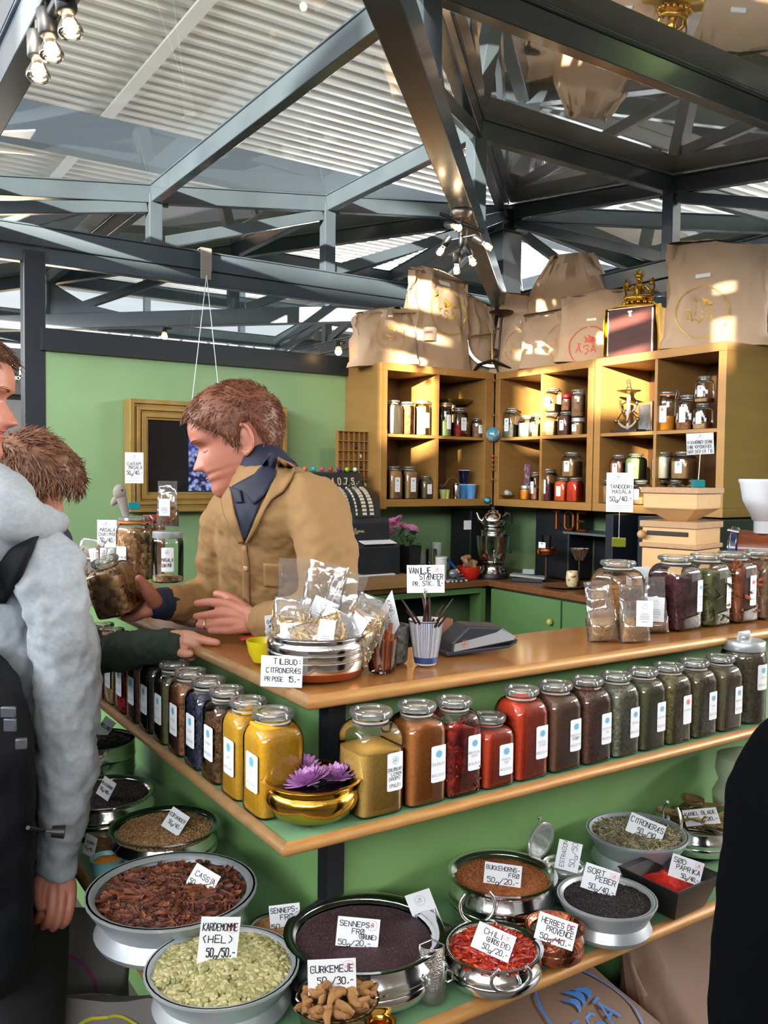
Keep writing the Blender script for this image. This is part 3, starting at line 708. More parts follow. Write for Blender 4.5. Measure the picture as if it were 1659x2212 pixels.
# ---- middle shelf, right run
YF = 1.222; ZS = 0.968
def rrow(x, w, h, fill, kind, label, **k):
    return spice_jar(label, (x + 0.018, YF + w / 2, ZS), 0.0, w, h * 0.935, fill, kind, **k)
DL = (0.22, 0.40, 0.40, 0.36, 'b')
EK = ('ØKOLOGISK', -0.34, 0.07, 0)
rrow(0.796, 0.092, 0.196, 0.60, 'lemon', 'square glass jar of yellow chili powder with hand-written label, at shelf corner', lab=(0.24, 0.41, 0.38, 0.36, 'l'), text=[('CHILIPULVER', 0.02, 0.085, 1), ('"LEMON', -0.10, 0.085, 1), ('DROPS"', -0.22, 0.085, 1), ('(MILD)', -0.40, 0.085, 1)], top=(0.02, 0.05), group=None)
rrow(0.892, 0.086, 0.194, 0.76, 'chilipowder', 'square glass jar of orange-brown chili powder, second from the corner', lab=DL, text=[('CHILIPULVER', -0.04, 0.075, 0), EK])
rrow(0.975, 0.080, 0.192, 0.66, 'driedchili', 'square glass jar of dried red birds eye chilies', lab=(0.22, 0.44, 0.40, 0.36, 'b'), text=[('BIRDS EYE CHILI', -0.02, 0.065, 0), ('TØRRET', -0.12, 0.065, 0), EK], pieces=bits('stick', 260, 0.006, 0.011))
rrow(1.058, 0.078, 0.142, 0.78, 'paprika', 'short glass jar of red-orange paprika, lowest in the row', lab=(0.14, 0.40, 0.44, 0.44, 'b'), text=[('PAPRIKA', -0.02, 0.07, 0), ('SØD', -0.12, 0.07, 0), EK])
rrow(1.142, 0.084, 0.190, 0.86, 'paprika2', 'tall glass jar of red-orange hot paprika behind the short jar', lab=DL, text=[('PAPRIKA', -0.02, 0.07, 0), ('STÆRK', -0.12, 0.07, 0), EK])
rrow(1.233, 0.084, 0.189, 0.84, 'mustard', 'glass jar of smooth brown powder with ink-corrected label', lab=DL, text=[('SENNEPSPULVER', -0.02, 0.06, 0), ('STØDT', -0.14, 0.08, 1), EK])
rrow(1.322, 0.080, 0.188, 0.85, 'brownseed', 'glass jar of dark red-brown seeds next to the smooth brown powder', lab=DL, text=[('BUKKEHORN', -0.02, 0.06, 0), ('FRØ', -0.14, 0.06, 0), EK])
rrow(1.408, 0.078, 0.188, 0.80, 'greyherb', 'glass jar of pale grey-green dried herb', lab=DL, text=[('MERIAN', -0.04, 0.07, 0), EK], top=(0.04, 0.05))
rrow(1.492, 0.078, 0.188, 0.78, 'darkherb', 'glass jar of dark olive ground herb', lab=DL, text=[('DILDSPIDSER', -0.04, 0.06, 0), EK])
rrow(1.578, 0.080, 0.188, 0.82, 'herbmix', 'glass jar of mixed herb flakes with a red dot on its label', lab=(0.22, 0.42, 0.40, 0.36, 'r'), text=[('ESTRAGON', -0.04, 0.06, 0)])
rrow(1.668, 0.080, 0.188, 0.80, 'thyme', 'glass jar of brown-green thyme right of the red-dotted jar', lab=DL, text=[('TIMIAN', -0.04, 0.06, 0), EK])
rrow(1.763, 0.080, 0.188, 0.78, 'coarse', 'glass jar of coarse green-brown herb beside the aluminium-lidded jar', lab=DL, text=[('BASILIKUM', -0.04, 0.06, 0), EK])
rrow(1.872, 0.108, 0.215, 0.86, 'darkleaf', 'large round jar of dark leaves with an aluminium handled lid', lab=(0.0, 0.56, 0.34, 0.30, 'b'), text=[('LAURBÆR', -0.04, 0.06, 0), EK], square=False, lid='alu_handle', nk=0.80)
# ---- middle shelf, left run (labels face the aisle on the left)
XF = 0.624
LD = (0.10, 0.42, 0.50, 0.36, 'b')
def lrow(y, w, h, fill, kind, label, **k):
    k.setdefault('lab', LD); k.setdefault('text', [('KRYDDERI', -0.04, 0.06, 0), EK])
    return spice_jar(label, (XF + w / 2, 1.352 + (y - 1.345) * 1.045, ZS), -PI / 2, w, h * 0.94, fill, kind, **k)
lrow(1.345, 0.088, 0.194, 0.82, 'curry', 'big yellow curry powder jar standing behind the brass flower bowl', text=[('KARRY', -0.04, 0.06, 0), EK], top=(0.03, 0.06))
lrow(1.437, 0.082, 0.192, 0.84, 'curry2', 'second yellow curry jar, mottled, behind the first one', text=[('KARRY', -0.04, 0.06, 0), EK])
lrow(1.528, 0.080, 0.192, 0.66, 'clove', 'jar of brown curled spice pods between the yellow and the blue-black jars', pieces=bits('chunk', 220, 0.004, 0.008))
lrow(1.617, 0.082, 0.192, 0.80, 'juniper', 'jar of blue-black juniper berries on the left shelf', text=[('ENEBÆR', -0.04, 0.06, 0), EK], pieces=bits('ball', 260, 0.0032, 0.0042))
lrow(1.708, 0.080, 0.190, 0.82, 'nutpieces', 'jar of light brown nutty pieces left of the juniper jar', pieces=bits('chunk', 160, 0.004, 0.008))
lrow(1.798, 0.080, 0.190, 0.70, 'darkherb', 'jar of dark leaf under the pointing sleeve')
lrow(1.888, 0.080, 0.190, 0.84, 'blackseed', 'jar of black peppercorns on the left shelf', pieces=bits('ball', 160, 0.0028, 0.0036))
lrow(1.978, 0.080, 0.190, 0.80, 'brownseed', 'jar of small brown seeds before the red peppercorns')
lrow(2.068, 0.080, 0.190, 0.86, 'redpepper', 'jar of red peppercorns on the left shelf', pieces=bits('ball', 160, 0.003, 0.004))
lrow(2.158, 0.080, 0.190, 0.84, 'palegrain', 'jar of pale grain behind the red peppercorns')
lrow(2.248, 0.080, 0.190, 0.88, 'orangepowder', 'jar of orange-brown powder near the hooded customer')
lrow(2.338, 0.080, 0.190, 0.86, 'salmon', 'last visible jar of reddish grain beside the grey hooded sleeve')

# ---- counter top, right end
ZT = 1.173
def trow(x, y, w, h, fill, kind, label, **k): return spice_jar(label, (x, y, ZT), k.pop('yaw', 0.0), w, h, fill, kind, **k)
tj = on(1345, 1340, ZT)
trow(1.665, 1.475, 0.104, 0.180, 0.60, 'rub', 'counter-top jar of orange tandoori blend carrying a wire card holder', lab=None, top=(0.01, 0.02))
RL = (0.30, 0.44, 0.26, 0.42, 'b')
trow(1.832, 1.435, 0.106, 0.190, 0.66, 'hibiscus', 'counter-top jar of dark red dried hibiscus flowers', lab=RL, pieces=bits('chunk', 260, 0.005, 0.010), top=(0.05, 0.04))
trow(1.955, 1.435, 0.100, 0.190, 0.70, 'leafy', 'counter-top jar of large bay leaves', lab=RL, pieces=bits('leaf', 90, 0.012, 0.022))
trow(2.072, 1.435, 0.104, 0.190, 0.80, 'sticks', 'counter-top jar of cinnamon pieces with a red-dotted label', lab=(0.10, 0.44, 0.26, 0.42, 'r'), pieces=bits('stick', 110, 0.014, 0.028))
trow(2.190, 1.435, 0.104, 0.190, 0.84, 'nutmeg', 'counter-top jar of whole nutmegs at the picture edge', lab=None, pieces=bits('ball', 130, 0.011, 0.014))
# ---- far end of the left counter
trow(0.965, 3.06, 0.125, 0.225, 0.76, 'chai', 'large clip-top jar with orange rubber ring full of chai spices', square=False, lid='clip', nk=0.80, yaw=-0.45, lab=(-0.3, 0.38, 0.30, 0.30, 'l'), text=[('MASALA', -0.10, 0.12, 1)], pieces=bits('chunk', 200, 0.006, 0.011))
trow(1.04, 2.93, 0.108, 0.180, 0.10, 'chai', 'nearly empty wide jar with white metal lid behind the vendor sleeve', square=False, lid='metal', nk=0.84, yaw=-0.45, lab=(0.05, 0.45, 0.38, 0.46, 'l'), text=[('MASALA', -0.08, 0.14, 1), ('CHAI MIX', -0.30, 0.14, 1)])
spice_jar('red-topped round jar between the two chai jars', (1.07, 3.17, ZT), 0, 0.085, 0.23, 0.8, 'salmon', lab=None, square=False, lid='metal', lidcol=mat('dark_red_lid', '#9c2a26', 0.4), nk=0.8)

# ================================================================ CUBE SHELF CONTENTS
def onx(px, z, x):   # point on plane X=x at image column px and height z
    r = ray(px, 1000)
    # solve column on plane
    lo = EYE + r * (x / r.x); return lo
def colx(px, x):      # Y on plane X=x for image column px (at eye level)
    r = ray(px, 1000); return r.y * x / r.x
def coly(px, y):      # X on plane Y=y for image column px
    r = ray(px, 1000); return r.x * y / r.y
Z_LO = 1.372 + 0.042; Z_HI = 1.372 + 0.4085
A_Y = 4.13           # centre line of things in the left unit
def sj(px, lvl, w, h, fill, kind, label, unit='a', lab='b', dz=0, back=0, **k):
    if unit == 'a': y = A_Y + back; pos = (coly(px, y), y, (Z_HI if lvl else Z_LO) + dz); yaw = 0
    else: x = 3.545 + back; pos = (x, colx(px, x), (Z_HI if lvl else Z_LO) + dz); yaw = -PI / 2
    L_ = (0.0 if unit == 'a' else 0.05, 0.42, 0.42, 0.42, lab) if lab else None
    k.setdefault('low', True); k.setdefault('yaw_', yaw)
    yw = k.pop('yaw_')
    return spice_jar(label, pos, yw, w, h, fill, kind, lab=k.pop('labspec', L_), group=k.pop('group', None), **k)
sj(848, 1, 0.088, 0.20, 0.86, 'whitepowder', 'white powder jar at the left end of the upper gold shelf', lab=None)
sj(879, 1, 0.085, 0.195, 0.84, 'shell', 'jar of orange-brown curled shells beside the white powder jar', lab=None, square=False, nk=0.8)
sj(911, 1, 0.092, 0.205, 0.80, 'tan', 'clip-top jar with orange ring and red-dotted label, left gold shelf', lab='r', square=False, lid='clip', nk=0.82)
sj(961, 1, 0.074, 0.20, 0.45, 'palegreen', 'slim clip-top jar of pale green leaf beside the divider', lab='l', square=False, lid='clip', nk=0.82)
sj(990, 1, 0.094, 0.18, 0.45, 'driedchili', 'half-full jar of red chilies in front of the brass scale pan', lab='b')
sj(1029, 1, 0.078, 0.12, 0.70, 'nutmeg', 'small jar of brown nuts next to the blue globe ornament', lab='b', square=False)
sj(850, 0, 0.086, 0.195, 0.82, 'palegrain', 'jar of pinkish grain at the left of the lower gold shelf', lab='b')
sj(884, 0, 0.086, 0.195, 0.80, 'tan', 'jar of tan seeds, second on the lower gold shelf', lab='b')
sj(920, 0, 0.078, 0.135, 0.80, 'coarse', 'short jar of grey-brown spice with hand-written label, lower gold shelf', lab='l')
# middle unit
sj(1104, 1, 0.090, 0.185, 0.40, 'greyherb', 'tall jar of dried rosemary twigs, left in the corner unit', 'b', 'b')
sj(1137, 1, 0.084, 0.13, 0.62, 'whitepowder', 'short jar of cream powder in the corner unit', 'b', None)
sj(1158, 1, 0.070, 0.14, 0.50, 'coarse', 'narrow jar half hidden at the corner unit divider', 'b', 'l', back=0.03)
sj(1191, 1, 0.084, 0.135, 0.62, 'palegrain', 'blue-dotted jar of pale grain on the shelf board of the corner unit', 'b', 'b')
sj(1221, 1, 0.076, 0.135, 0.80, 'brownseed', 'red-dotted jar of brown seed beside the pale grain', 'b', 'r')
sj(1247, 1, 0.074, 0.09, 0.70, 'tan', 'small jar with steel lid carrying a taller jar', 'b', 'b', lid='metal', square=False, nk=0.85)
sj(1192, 1, 0.088, 0.138, 0.30, 'tan', 'red-dotted jar stacked on top of the pale grain jar', 'b', 'r', dz=0.1365)
sj(1221, 1, 0.060, 0.09, 0.70, 'salmon', 'little jar with bright red lid stacked on the brown seed jar', 'b', None, dz=0.1365, lid='metal', lidcol=RED, square=False, nk=0.85)
sj(1247, 1, 0.078, 0.155, 0.75, 'nutmeg', 'jar of dark round nuts stacked on the small steel-lidded jar', 'b', None, dz=0.0975, square=False, nk=0.8)
sj(1136, 0, 0.066, 0.078, 0.75, 'honey', 'small round jar of glowing red honey', 'b', None, lid='metal', square=False, nk=0.7)
sj(1158, 0, 0.064, 0.17, 0.40, 'salmon', 'slim jar against the divider behind the honey jar', 'b', 'b', back=0.05)
sj(1186, 0, 0.090, 0.19, 0.50, 'hibiscus', 'tall dark jar at the left of the lower corner shelf', 'b', 'b')
sj(1218, 0, 0.084, 0.135, 0.82, 'orange', 'jar of bright orange powder with hand-written label', 'b', 'l')
sj(1244, 0, 0.080, 0.135, 0.85, 'redorange', 'jar of red-orange powder beside the bright orange one', 'b', None)
sj(1236, 0, 0.094, 0.14, 0.62, 'tan', 'red-dotted jar of tan powder stacked on the two orange jars', 'b', 'r', dz=0.1365, back=0.01)
# right unit
sj(1440, 1, 0.098, 0.195, 0.34, 'honey', 'big clip-top jar of amber liquid beside the brass balance', 'b', 'r', lid='clip', square=False, nk=0.85)
sj(1482, 1, 0.086, 0.175, 0.24, 'nutpieces', 'jar of loose pieces with hand-written label beside the amber jar', 'b', 'l')
sj(1516, 1, 0.076, 0.125, 0.24, 'palegrain', 'lower jar at the right end of the top gold shelf', 'b', 'l')
sj(1518, 1, 0.074, 0.125, 0.16, 'palegrain', 'red-dotted jar perched on another at the right end of the top gold shelf', 'b', 'r', dz=0.1265)
sj(1315, 0, 0.080, 0.125, 0.7, 'tan', 'lower jar behind the tandoori card', 'b', None)
sj(1351, 0, 0.076, 0.125, 0.62, 'salmon', 'lower jar just right of the tandoori card', 'b', None)
sj(1386, 0, 0.076, 0.125, 0.30, 'tan', 'lower jar by the divider with a white label', 'b', 'l')
sj(1338, 0, 0.078, 0.130, 0.66, 'salmon', 'red-dotted jar of pink grain in the sunlit lower cell', 'b', 'r', dz=0.1265)
sj(1374, 0, 0.088, 0.135, 0.88, 'palegreen', 'sunlit jar of pale green leaves beside the pink grain', 'b', 'l', dz=0.1265)
sj(1428, 0, 0.076, 0.130, 0.20, 'tan', 'blue-dotted empty-looking jar under the white powder jar', 'b', 'b')
sj(1463, 0, 0.076, 0.130, 0.20, 'tan', 'blue-dotted empty-looking jar under the orange powder jar', 'b', 'b')
sj(1504, 0, 0.076, 0.130, 0.20, 'tan', 'empty-looking jar behind the turquoise card holder', 'b', None)
sj(1434, 0, 0.094, 0.135, 0.84, 'whitepowder', 'sunlit jar of white powder, stacked in the lower right cell', 'b', None, dz=0.1315)
sj(1478, 0, 0.098, 0.135, 0.62, 'tan', 'sunlit jar of pale orange powder behind the grinding notice', 'b', 'b', dz=0.1315)

# ornaments in the shelves
p = V((coly(977, 4.25), 4.25, Z_HI)); t = thing('brass_scale', 'old scale with flat oval brass pan behind the chili jar', 'scale', p)
q = MB(); q.lathe([(0.02, 0), (0.02, 0.20)], 12); q.box((0, 0, 0.01), (0.14, 0.09, 0.02)); obj('stand', q, OLDBRASS, t, 40)
q = MB(); q.lathe([(0.09, 0.205), (0.115, 0.222), (0.118, 0.228), (0.0, 0.222)], 24); obj('pan', q, OLDBRASS, t, 40)
t = thing('globe_ornament', 'string of brown beads with a small blue globe hung between the shelves', 'ornament', (3.44, 4.035, 1.80))
q = MB(); q.sphere((0, 0, 0), 0.044, 20, 14); obj('globe', q, mat('globe_blue', '#4f93ad', 0.25, 0.1, c2='#9fb0a8', scale=22, sharp=(0.48, 0.56), coat=0.4), t, 60)
q = MB(); q.tube([(0, 0, -0.36), (0, 0, 0.36)], 0.0012, 4); obj('cord', q, IRON, t)
q = MB()
for z in (0.115, -0.13, -0.155, -0.185, -0.21, -0.27, 0.32): q.sphere((0, 0, z), 0.010, 8, 6)
obj('bead', q, mat('bead_brown', '#8d4a22', 0.4), t, 60)
p = V((3.53, colx(1355, 3.53), Z_HI)); t = thing('letter_balance', 'brass quadrant letter balance with a figurine on its round plate', 'scale', p, -PI / 2)
q = MB(); q.box((0, 0, 0.008), (0.17, 0.08, 0.016)); obj('base', q, BLACK, t, bevel=0.003)
q = MB(); q.box((0, 0, 0.10), (0.014, 0.012, 0.18)); obj('post', q, mat('pinkish_post', '#c7a89c', 0.4), t)
def arc(q, r, a0, a1, w, cz, y=0, cx=0, th=0.004, n=18):
    for i in range(n):
        a, b = a0 + (a1 - a0) * i / n, a0 + (a1 - a0) * (i + 1) / n
        P4 = [V((cx + rr * math.cos(t_), y, cz + rr * math.sin(t_))) for rr, t_ in ((r, a), (r + w, a), (r + w, b), (r, b))]
        q.add([p_ + V((0, -th / 2, 0)) for p_ in P4] + [p_ + V((0, th / 2, 0)) for p_ in P4], [(0, 1, 2, 3), (7, 6, 5, 4), (0, 4, 5, 1), (1, 5, 6, 2), (2, 6, 7, 3), (3, 7, 4, 0)])
q = MB(); arc(q, 0.048, PI * 1.0, PI * 2.0, 0.011, 0.155); arc(q, 0.062, PI * 1.1, PI * 1.9, 0.011, 0.095, y=-0.008); obj('scale_arc', q, STEELB, t)
q = MB(); arc(q, 0.048, PI * 0.9, PI * 1.25, 0.012, 0.155, y=-0.003); q.tube([(-0.06, 0, 0.14), (0, 0, 0.165), (0.06, 0, 0.14)], 0.004, 6); q.tube([(-0.062, -0.01, 0.07), (-0.03, -0.01, 0.11), (0, -0.01, 0.05), (0.03, -0.01, 0.11), (0.062, -0.01, 0.07)], 0.0035, 6)
q.sphere((-0.07, -0.01, 0.062), 0.011, 8, 6); q.sphere((0.07, -0.01, 0.066), 0.011, 8, 6); obj('arms', q, OLDBRASS, t, 50)
q = MB(); q.lathe([(0.012, 0.20), (0.058, 0.212), (0.062, 0.216), (0.0, 0.214)], 20); obj('plate', q, OLDBRASS, t, 40)
q = MB(); q.sphere((0, 0, 0.224), 0.02, 8, 6, sc=(1, .7, .6)); q.sphere((0, 0, 0.243), 0.012, 8, 6, sc=(1, .8, 1.4)); q.sphere((0, 0, 0.262), 0.007, 8, 6, sc=(1, 1, 1.4))
for a in (-1, 1): q.tube([(a * 0.008, 0, 0.25), (a * 0.02, 0, 0.258), (a * 0.012, 0, 0.272)], 0.003, 5)
obj('figurine', q, OLDBRASS, t, 60)
p = V((3.62, colx(1392, 3.62), Z_HI)); t = thing('framed_photo', 'small silver framed picture behind the brass balance', 'picture', p, -PI / 2 - 0.3)
q = MB(); q.box((0, 0, 0.08), (0.13, 0.012, 0.16)); obj('frame', q, STEELB, t, bevel=0.002)
q = MB(); q.box((0, -0.007, 0.08), (0.10, 0.002, 0.13)); obj('picture', q, mat('picture_blue', '#7b9fb0', 0.2, c2='#6a3f33', scale=14), t)
# cups and odds in the lower left unit
for i, (px, z, c, w_, nm) in enumerate(((1000, 0, '#4a86c4', 0.07, 'light blue cup, front left in the cup group'), (1018, 0, '#5b97d2', 0.07, 'light blue cup in the middle of the lower row of cups'), (1040, 0, '#17307c', 0.075, 'dark blue cup on the lower row by the shelf side'), (1004, .085, '#10183a', 0.075, 'black-blue cup stacked on the left light blue cup'), (1037, .085, '#1b3a92', 0.07, 'royal blue cup stacked on the dark blue cup'))):
    y = 4.16 if i != 1 else 4.12; t = thing('cup', nm, 'cup', (coly(px, y), y, Z_LO + z), group='blue cups in the gold shelf')
    q = MB(); r = w_ / 2; q.lathe([(r * 0.72, 0), (r * 0.98, 0.083), (r, 0.085), (r * 0.92, 0.084), (r * 0.66, 0.006)], 18); obj('cup_body', q, mat('cup_glaze_%d' % i, c, 0.2, coat=0.5), t, 50)
    q = MB(); q.lathe([(r * 0.985, 0.082), (r * 1.01, 0.0855), (r * 0.93, 0.0858), (r * 0.92, 0.083)], 18, cap0=False, cap1=False); obj('rim', q, WHITEC, t, 50)
y = 4.10; t = thing('shaker', 'small steel shaker beside the blue cups', 'shaker', (coly(986, y), y, Z_LO)); q = MB(); q.lathe([(0.017, 0), (0.018, 0.005), (0.018, 0.085), (0.016, 0.092), (0, 0.094)], 16); obj('can', q, CHROME, t, 50)
q = MB(); q.lathe([(0.0186, 0.080), (0.0186, 0.087)], 16, cap0=False, cap1=False); obj('cap_band', q, BLACK, t)
y = 4.22; t = thing('wicker_basket', 'small basket with arched cane handle behind the shaker', 'basket', (coly(978, y), y, Z_LO)); q = MB(); q.lathe([(0.05, 0), (0.062, 0.05), (0.064, 0.055), (0.055, 0.05)], 18); obj('basket_body', q, OLDBRASS, t, 50)
q = MB(); q.tube([(0.06 * math.cos(a), 0, 0.05 + 0.075 * math.sin(a)) for a in [PI * k / 14 for k in range(15)]], 0.004, 6); obj('handle', q, mat('cane', '#8a6c3a', 0.6), t, 50)
y = 4.10; t = thing('pitcher_plant_pot', 'little green and dark pot by the divider', 'pot', (coly(958, y), y, Z_LO)); q = MB(); q.lathe([(0.014, 0), (0.022, 0.035), (0.025, 0.055), (0.02, 0.05)], 14); q.lathe([(0.010, 0), (0.016, 0.05), (0.018, 0.055)], 10, c=(0.022, -0.012, 0)); obj('pot', q, mat('lime_glaze', '#a9b36a', 0.4), t, 50)
q = MB(); rng = random.Random(3)
for k in range(9): q.sphere((rng.uniform(-.02, .03), rng.uniform(-.02, .02), 0.062 + rng.uniform(0, .02)), 0.011, 6, 4)
obj('buds', q, mat('dark_buds', '#3d3330', 0.8), t, 50)
x = 3.54; t = thing('crystal_pestle', 'frosted glass rod lying in a small brass tray', 'ornament', (x, colx(1091, x), Z_LO), -PI / 2)
q = MB(); q.tube([(-0.06, 0, 0.052), (-0.02, 0, 0.048), (0.05, 0, 0.028)], [0.019, 0.02, 0.016], 10); q.sphere((-0.06, 0, 0.052), 0.019, 10, 7); obj('rod', q, mat('frosted_glass', '#a9b8b8', 0.35, coat=0.5), t, 60)
q = MB(); q.lathe([(0.03, 0), (0.058, 0.022), (0.06, 0.024), (0.03, 0.004)], 16); obj('tray', q, BRASS, t, 50)
x = 3.60; t = thing('postcard', 'small red and yellow picture card leaning behind the honey jar', 'card', (x, colx(1139, x), Z_LO), -PI / 2)
q = MB(); q.box((0, 0, 0.15), (0.05, 0.003, 0.12)); q.box((0, 0, 0.045), (0.02, 0.003, 0.09)); obj('card_board', q, mat('picture_card', '#c0352a', 0.4, c2='#e0b03a', c3='#3c4a7a', scale=26), t)
# ================================================================ BOWLS ON THE BOTTOM SHELF
ZB = 0.7005
def bowl(name, label, p, D, H, prof, m, m2=None, split=0.3, cat='bowl', n=40, handles=None, rot=0):
    """prof: list of (radius fraction, height fraction) outer wall from foot to rim"""
    t = thing(name, label, cat, p, rot); R = D / 2
    out = [(a * R, b * H) for a, b in prof]; inn = [(max(a * R - 0.003, 0.001), b * H + (0.003 if i == 0 else 0)) for i, (a, b) in enumerate(prof)][::-1]
    q = MB()
    if m2 is None: q.lathe(out + inn, n, cap0=True, cap1=True); obj('bowl_body', q, m, t, 40)
    else:
        lo = [p_ for p_ in out if p_[1] <= split * H + 1e-6]; hi = [p_ for p_ in out if p_[1] >= split * H - 1e-6]
        q.lathe(hi + inn, n, cap0=False, cap1=True); obj('bowl_body', q, m, t, 40)
        q = MB(); q.lathe(lo, n, cap1=False); obj('copper_base', q, m2, t, 40)
    return t
ALUP = [(0.76, 0), (0.80, 0.03), (0.86, 0.10), (0.90, 0.22), (0.86, 0.36), (0.82, 0.48), (0.86, 0.62), (0.94, 0.78), (0.975, 0.90), (1.0, 0.95), (1.0, 1.0), (0.955, 1.0), (0.90, 0.93)]
HANDI = [(0.55, 0), (0.78, 0.03), (0.92, 0.14), (0.97, 0.30), (0.965, 0.42), (0.955, 0.44), (0.965, 0.47), (0.955, 0.52), (0.965, 0.56), (0.955, 0.60), (0.94, 0.66), (0.88, 0.80), (0.87, 0.88), (0.93, 0.96), (1.0, 1.0), (0.96, 1.005), (0.90, 0.95)]
DISH = [(0.70, 0), (0.74, 0.04), (0.80, 0.35), (0.86, 0.70), (0.94, 0.92), (1.0, 1.0), (0.95, 0.99), (0.86, 0.86)]
def heap(name, label, p, R, dome, m, cat='spice', bits_=None, nr=12, na=36, rough=0.0, seed=1, kind='stuff', mats=None):
    """spice lying in a bowl: a domed top with loose pieces"""
    rng = random.Random(seed); q = MB()
    def H(r, a): return dome * (1 - (r / R) ** 2) + rough * noise.noise(V((r * math.cos(a) * 30, r * math.sin(a) * 30, seed)))
    rs = []
    for i in range(nr + 1):
        r = R * (1 - i / nr) + 1e-4; rs.append([V((r * math.cos(2 * PI * j / na), r * math.sin(2 * PI * j / na), H(r, 2 * PI * j / na))) for j in range(na)])
    low = [V((v.x * 0.82, v.y * 0.82, -0.02)) for v in rs[0]]
    q.rings([low] + rs, 0)
    if bits_: bits_(q, H, rng)
    o = obj(name, q, mats or m, None, 40, loc=p)
    return tag(o, label, cat, kind=kind)
def scatter(n, R, fn):
    def f(q, H, rng):
        for _ in range(n):
            r = R * math.sqrt(rng.random()); a = rng.uniform(0, 2 * PI); fn(q, V((r * math.cos(a), r * math.sin(a), H(r, a))), rng)
    return f
def randR(rng, flat=0.5):
    return Matrix.Rotation(rng.uniform(0, 2 * PI), 3, 'Z') @ Matrix.Rotation(rng.uniform(-flat, flat), 3, 'X') @ Matrix.Rotation(rng.uniform(-flat, flat), 3, 'Y')
def sm(nm, a='#888888', b='#888888', r=0.8, sc=60): return mat(nm, a, r, c2=b, scale=sc)

# cardamom
c = V((0.541, 1.270, ZB)); bowl('aluminium_bowl', 'big aluminium bowl of whole green cardamom at the front left', c, 0.243, 0.072, ALUP, ALU)
CARD = [sm('cardamom_a', '#a39a6c', '#8b8556'), sm('cardamom_b', '#b9b086', '#a09a6e'), sm('cardamom_c', '#86885a', '#77784a')]
def pod(q, p_, rng):
    R = randR(rng, 0.5); s = rng.uniform(0.0045, 0.0062); q.sphere(p_ + V((0, 0, 0.002)), s, 6, 5, mat=R, sc=(1.55, 0.8, 0.7), m=rng.randrange(3))
heap('cardamom_pods', 'pale green cardamom pods filling the front aluminium bowl', c + V((0, 0, 0.062)), 0.108, 0.016, CARD, bits_=scatter(1500, 0.108, pod), rough=0.004)
# cassia
c = V((0.546, 1.512, ZB + 0.008)); bowl('aluminium_bowl', 'largest aluminium bowl, heaped with cassia bark', c, 0.305, 0.088, ALUP, ALU)
CAS = [sm('cassia_a', '#7b4630', '#5d3325', 0.75), sm('cassia_b', '#92583a', '#784228', 0.75), sm('cassia_c', '#5e3a34', '#4a2c28', 0.7)]
def bark(q, p_, rng):
    L_ = rng.uniform(0.016, 0.046); w_ = rng.uniform(0.006, 0.013); R = randR(rng, 0.35); mi = rng.randrange(3); n = 4; cu = rng.uniform(0.002, 0.006)
    a = []; b = []
    for i in range(n + 1):
        t = i / n - 0.5; z = cu * (4 * t * t)
        a.append(p_ + R @ V((-L_ / 2, t * w_, z)) + V((0, 0, 0.003))); b.append(p_ + R @ V((L_ / 2 * rng.uniform(0.85, 1.1), t * w_ * rng.uniform(0.7, 1), z)) + V((0, 0, 0.003)))
    th = V((0, 0, -0.0012)); r1 = a + [x + th for x in a[::-1]]; r2 = b + [x + th for x in b[::-1]]
    q.rings([r1, r2], mi)
heap('cassia_bark', 'brown broken cassia bark filling the largest bowl', c + V((0, 0, 0.066)), 0.135, 0.022, CAS, bits_=scatter(620, 0.128, bark), rough=0.004)
# brown mustard seed
c = V((0.776, 1.222, ZB)); b1 = bowl('steel_bowl', 'wide steel bowl with copper base full of dark brown mustard seed', c, 0.272, 0.082, HANDI, CHROME, COPPER, 0.14)
def speck(m_n, s0=0.0010, s1=0.0017):
    return lambda q, p_, rng: q.sphere(p_, rng.uniform(s0, s1), 4, 3, m=rng.randrange(m_n))
heap('brown_mustard_seed', 'dark purple-brown mustard seed in the wide steel bowl', c + V((0, 0, 0.068)), 0.114, 0.008, [sm('mseed_a', '#3a2129', '#2a171d', 0.6, 900), sm('mseed_b', '#4f3034', '#3d2228', 0.6, 900), sm('mseed_c', '#6f5040', '#4a3030', 0.6, 900)][:3], bits_=scatter(2200, 0.112, lambda q, p_, rng: q.sphere(p_, 0.0012, 4, 3, m=0 if rng.random() < .7 else (1 if rng.random() < .9 else 2))), rough=0.002)
# coriander seed
c = V((0.648, 1.842, ZB)); bowl('steel_bowl', 'steel bowl of pale coriander seed at the left', c, 0.238, 0.075, HANDI, CHROME)
heap('coriander_seed', 'tan coriander seed in the left steel bowl', c + V((0, 0, 0.064)), 0.108, 0.012, [sm('cseed_a', '#a98458', '#8f6c45'), sm('cseed_b', '#c09b6c', '#a57f52'), sm('cseed_c', '#835f3f', '#6c4d33')], bits_=scatter(2600, 0.107, speck(3, 0.0017, 0.0024)), rough=0.003)
# dark spice behind
c = V((0.592, 2.110, ZB)); bowl('steel_bowl', 'steel bowl of dark spice behind the coriander bowl', c, 0.245, 0.078, HANDI, CHROME)
heap('dark_spice', 'dark brown-black spice in the rear left steel bowl', c + V((0, 0, 0.066)), 0.108, 0.012, [sm('dseed_a', '#2f2322', '#211817'), sm('dseed_b', '#45302b', '#35241f')], bits_=scatter(1100, 0.106, speck(2, 0.0018, 0.0026)), rough=0.003)
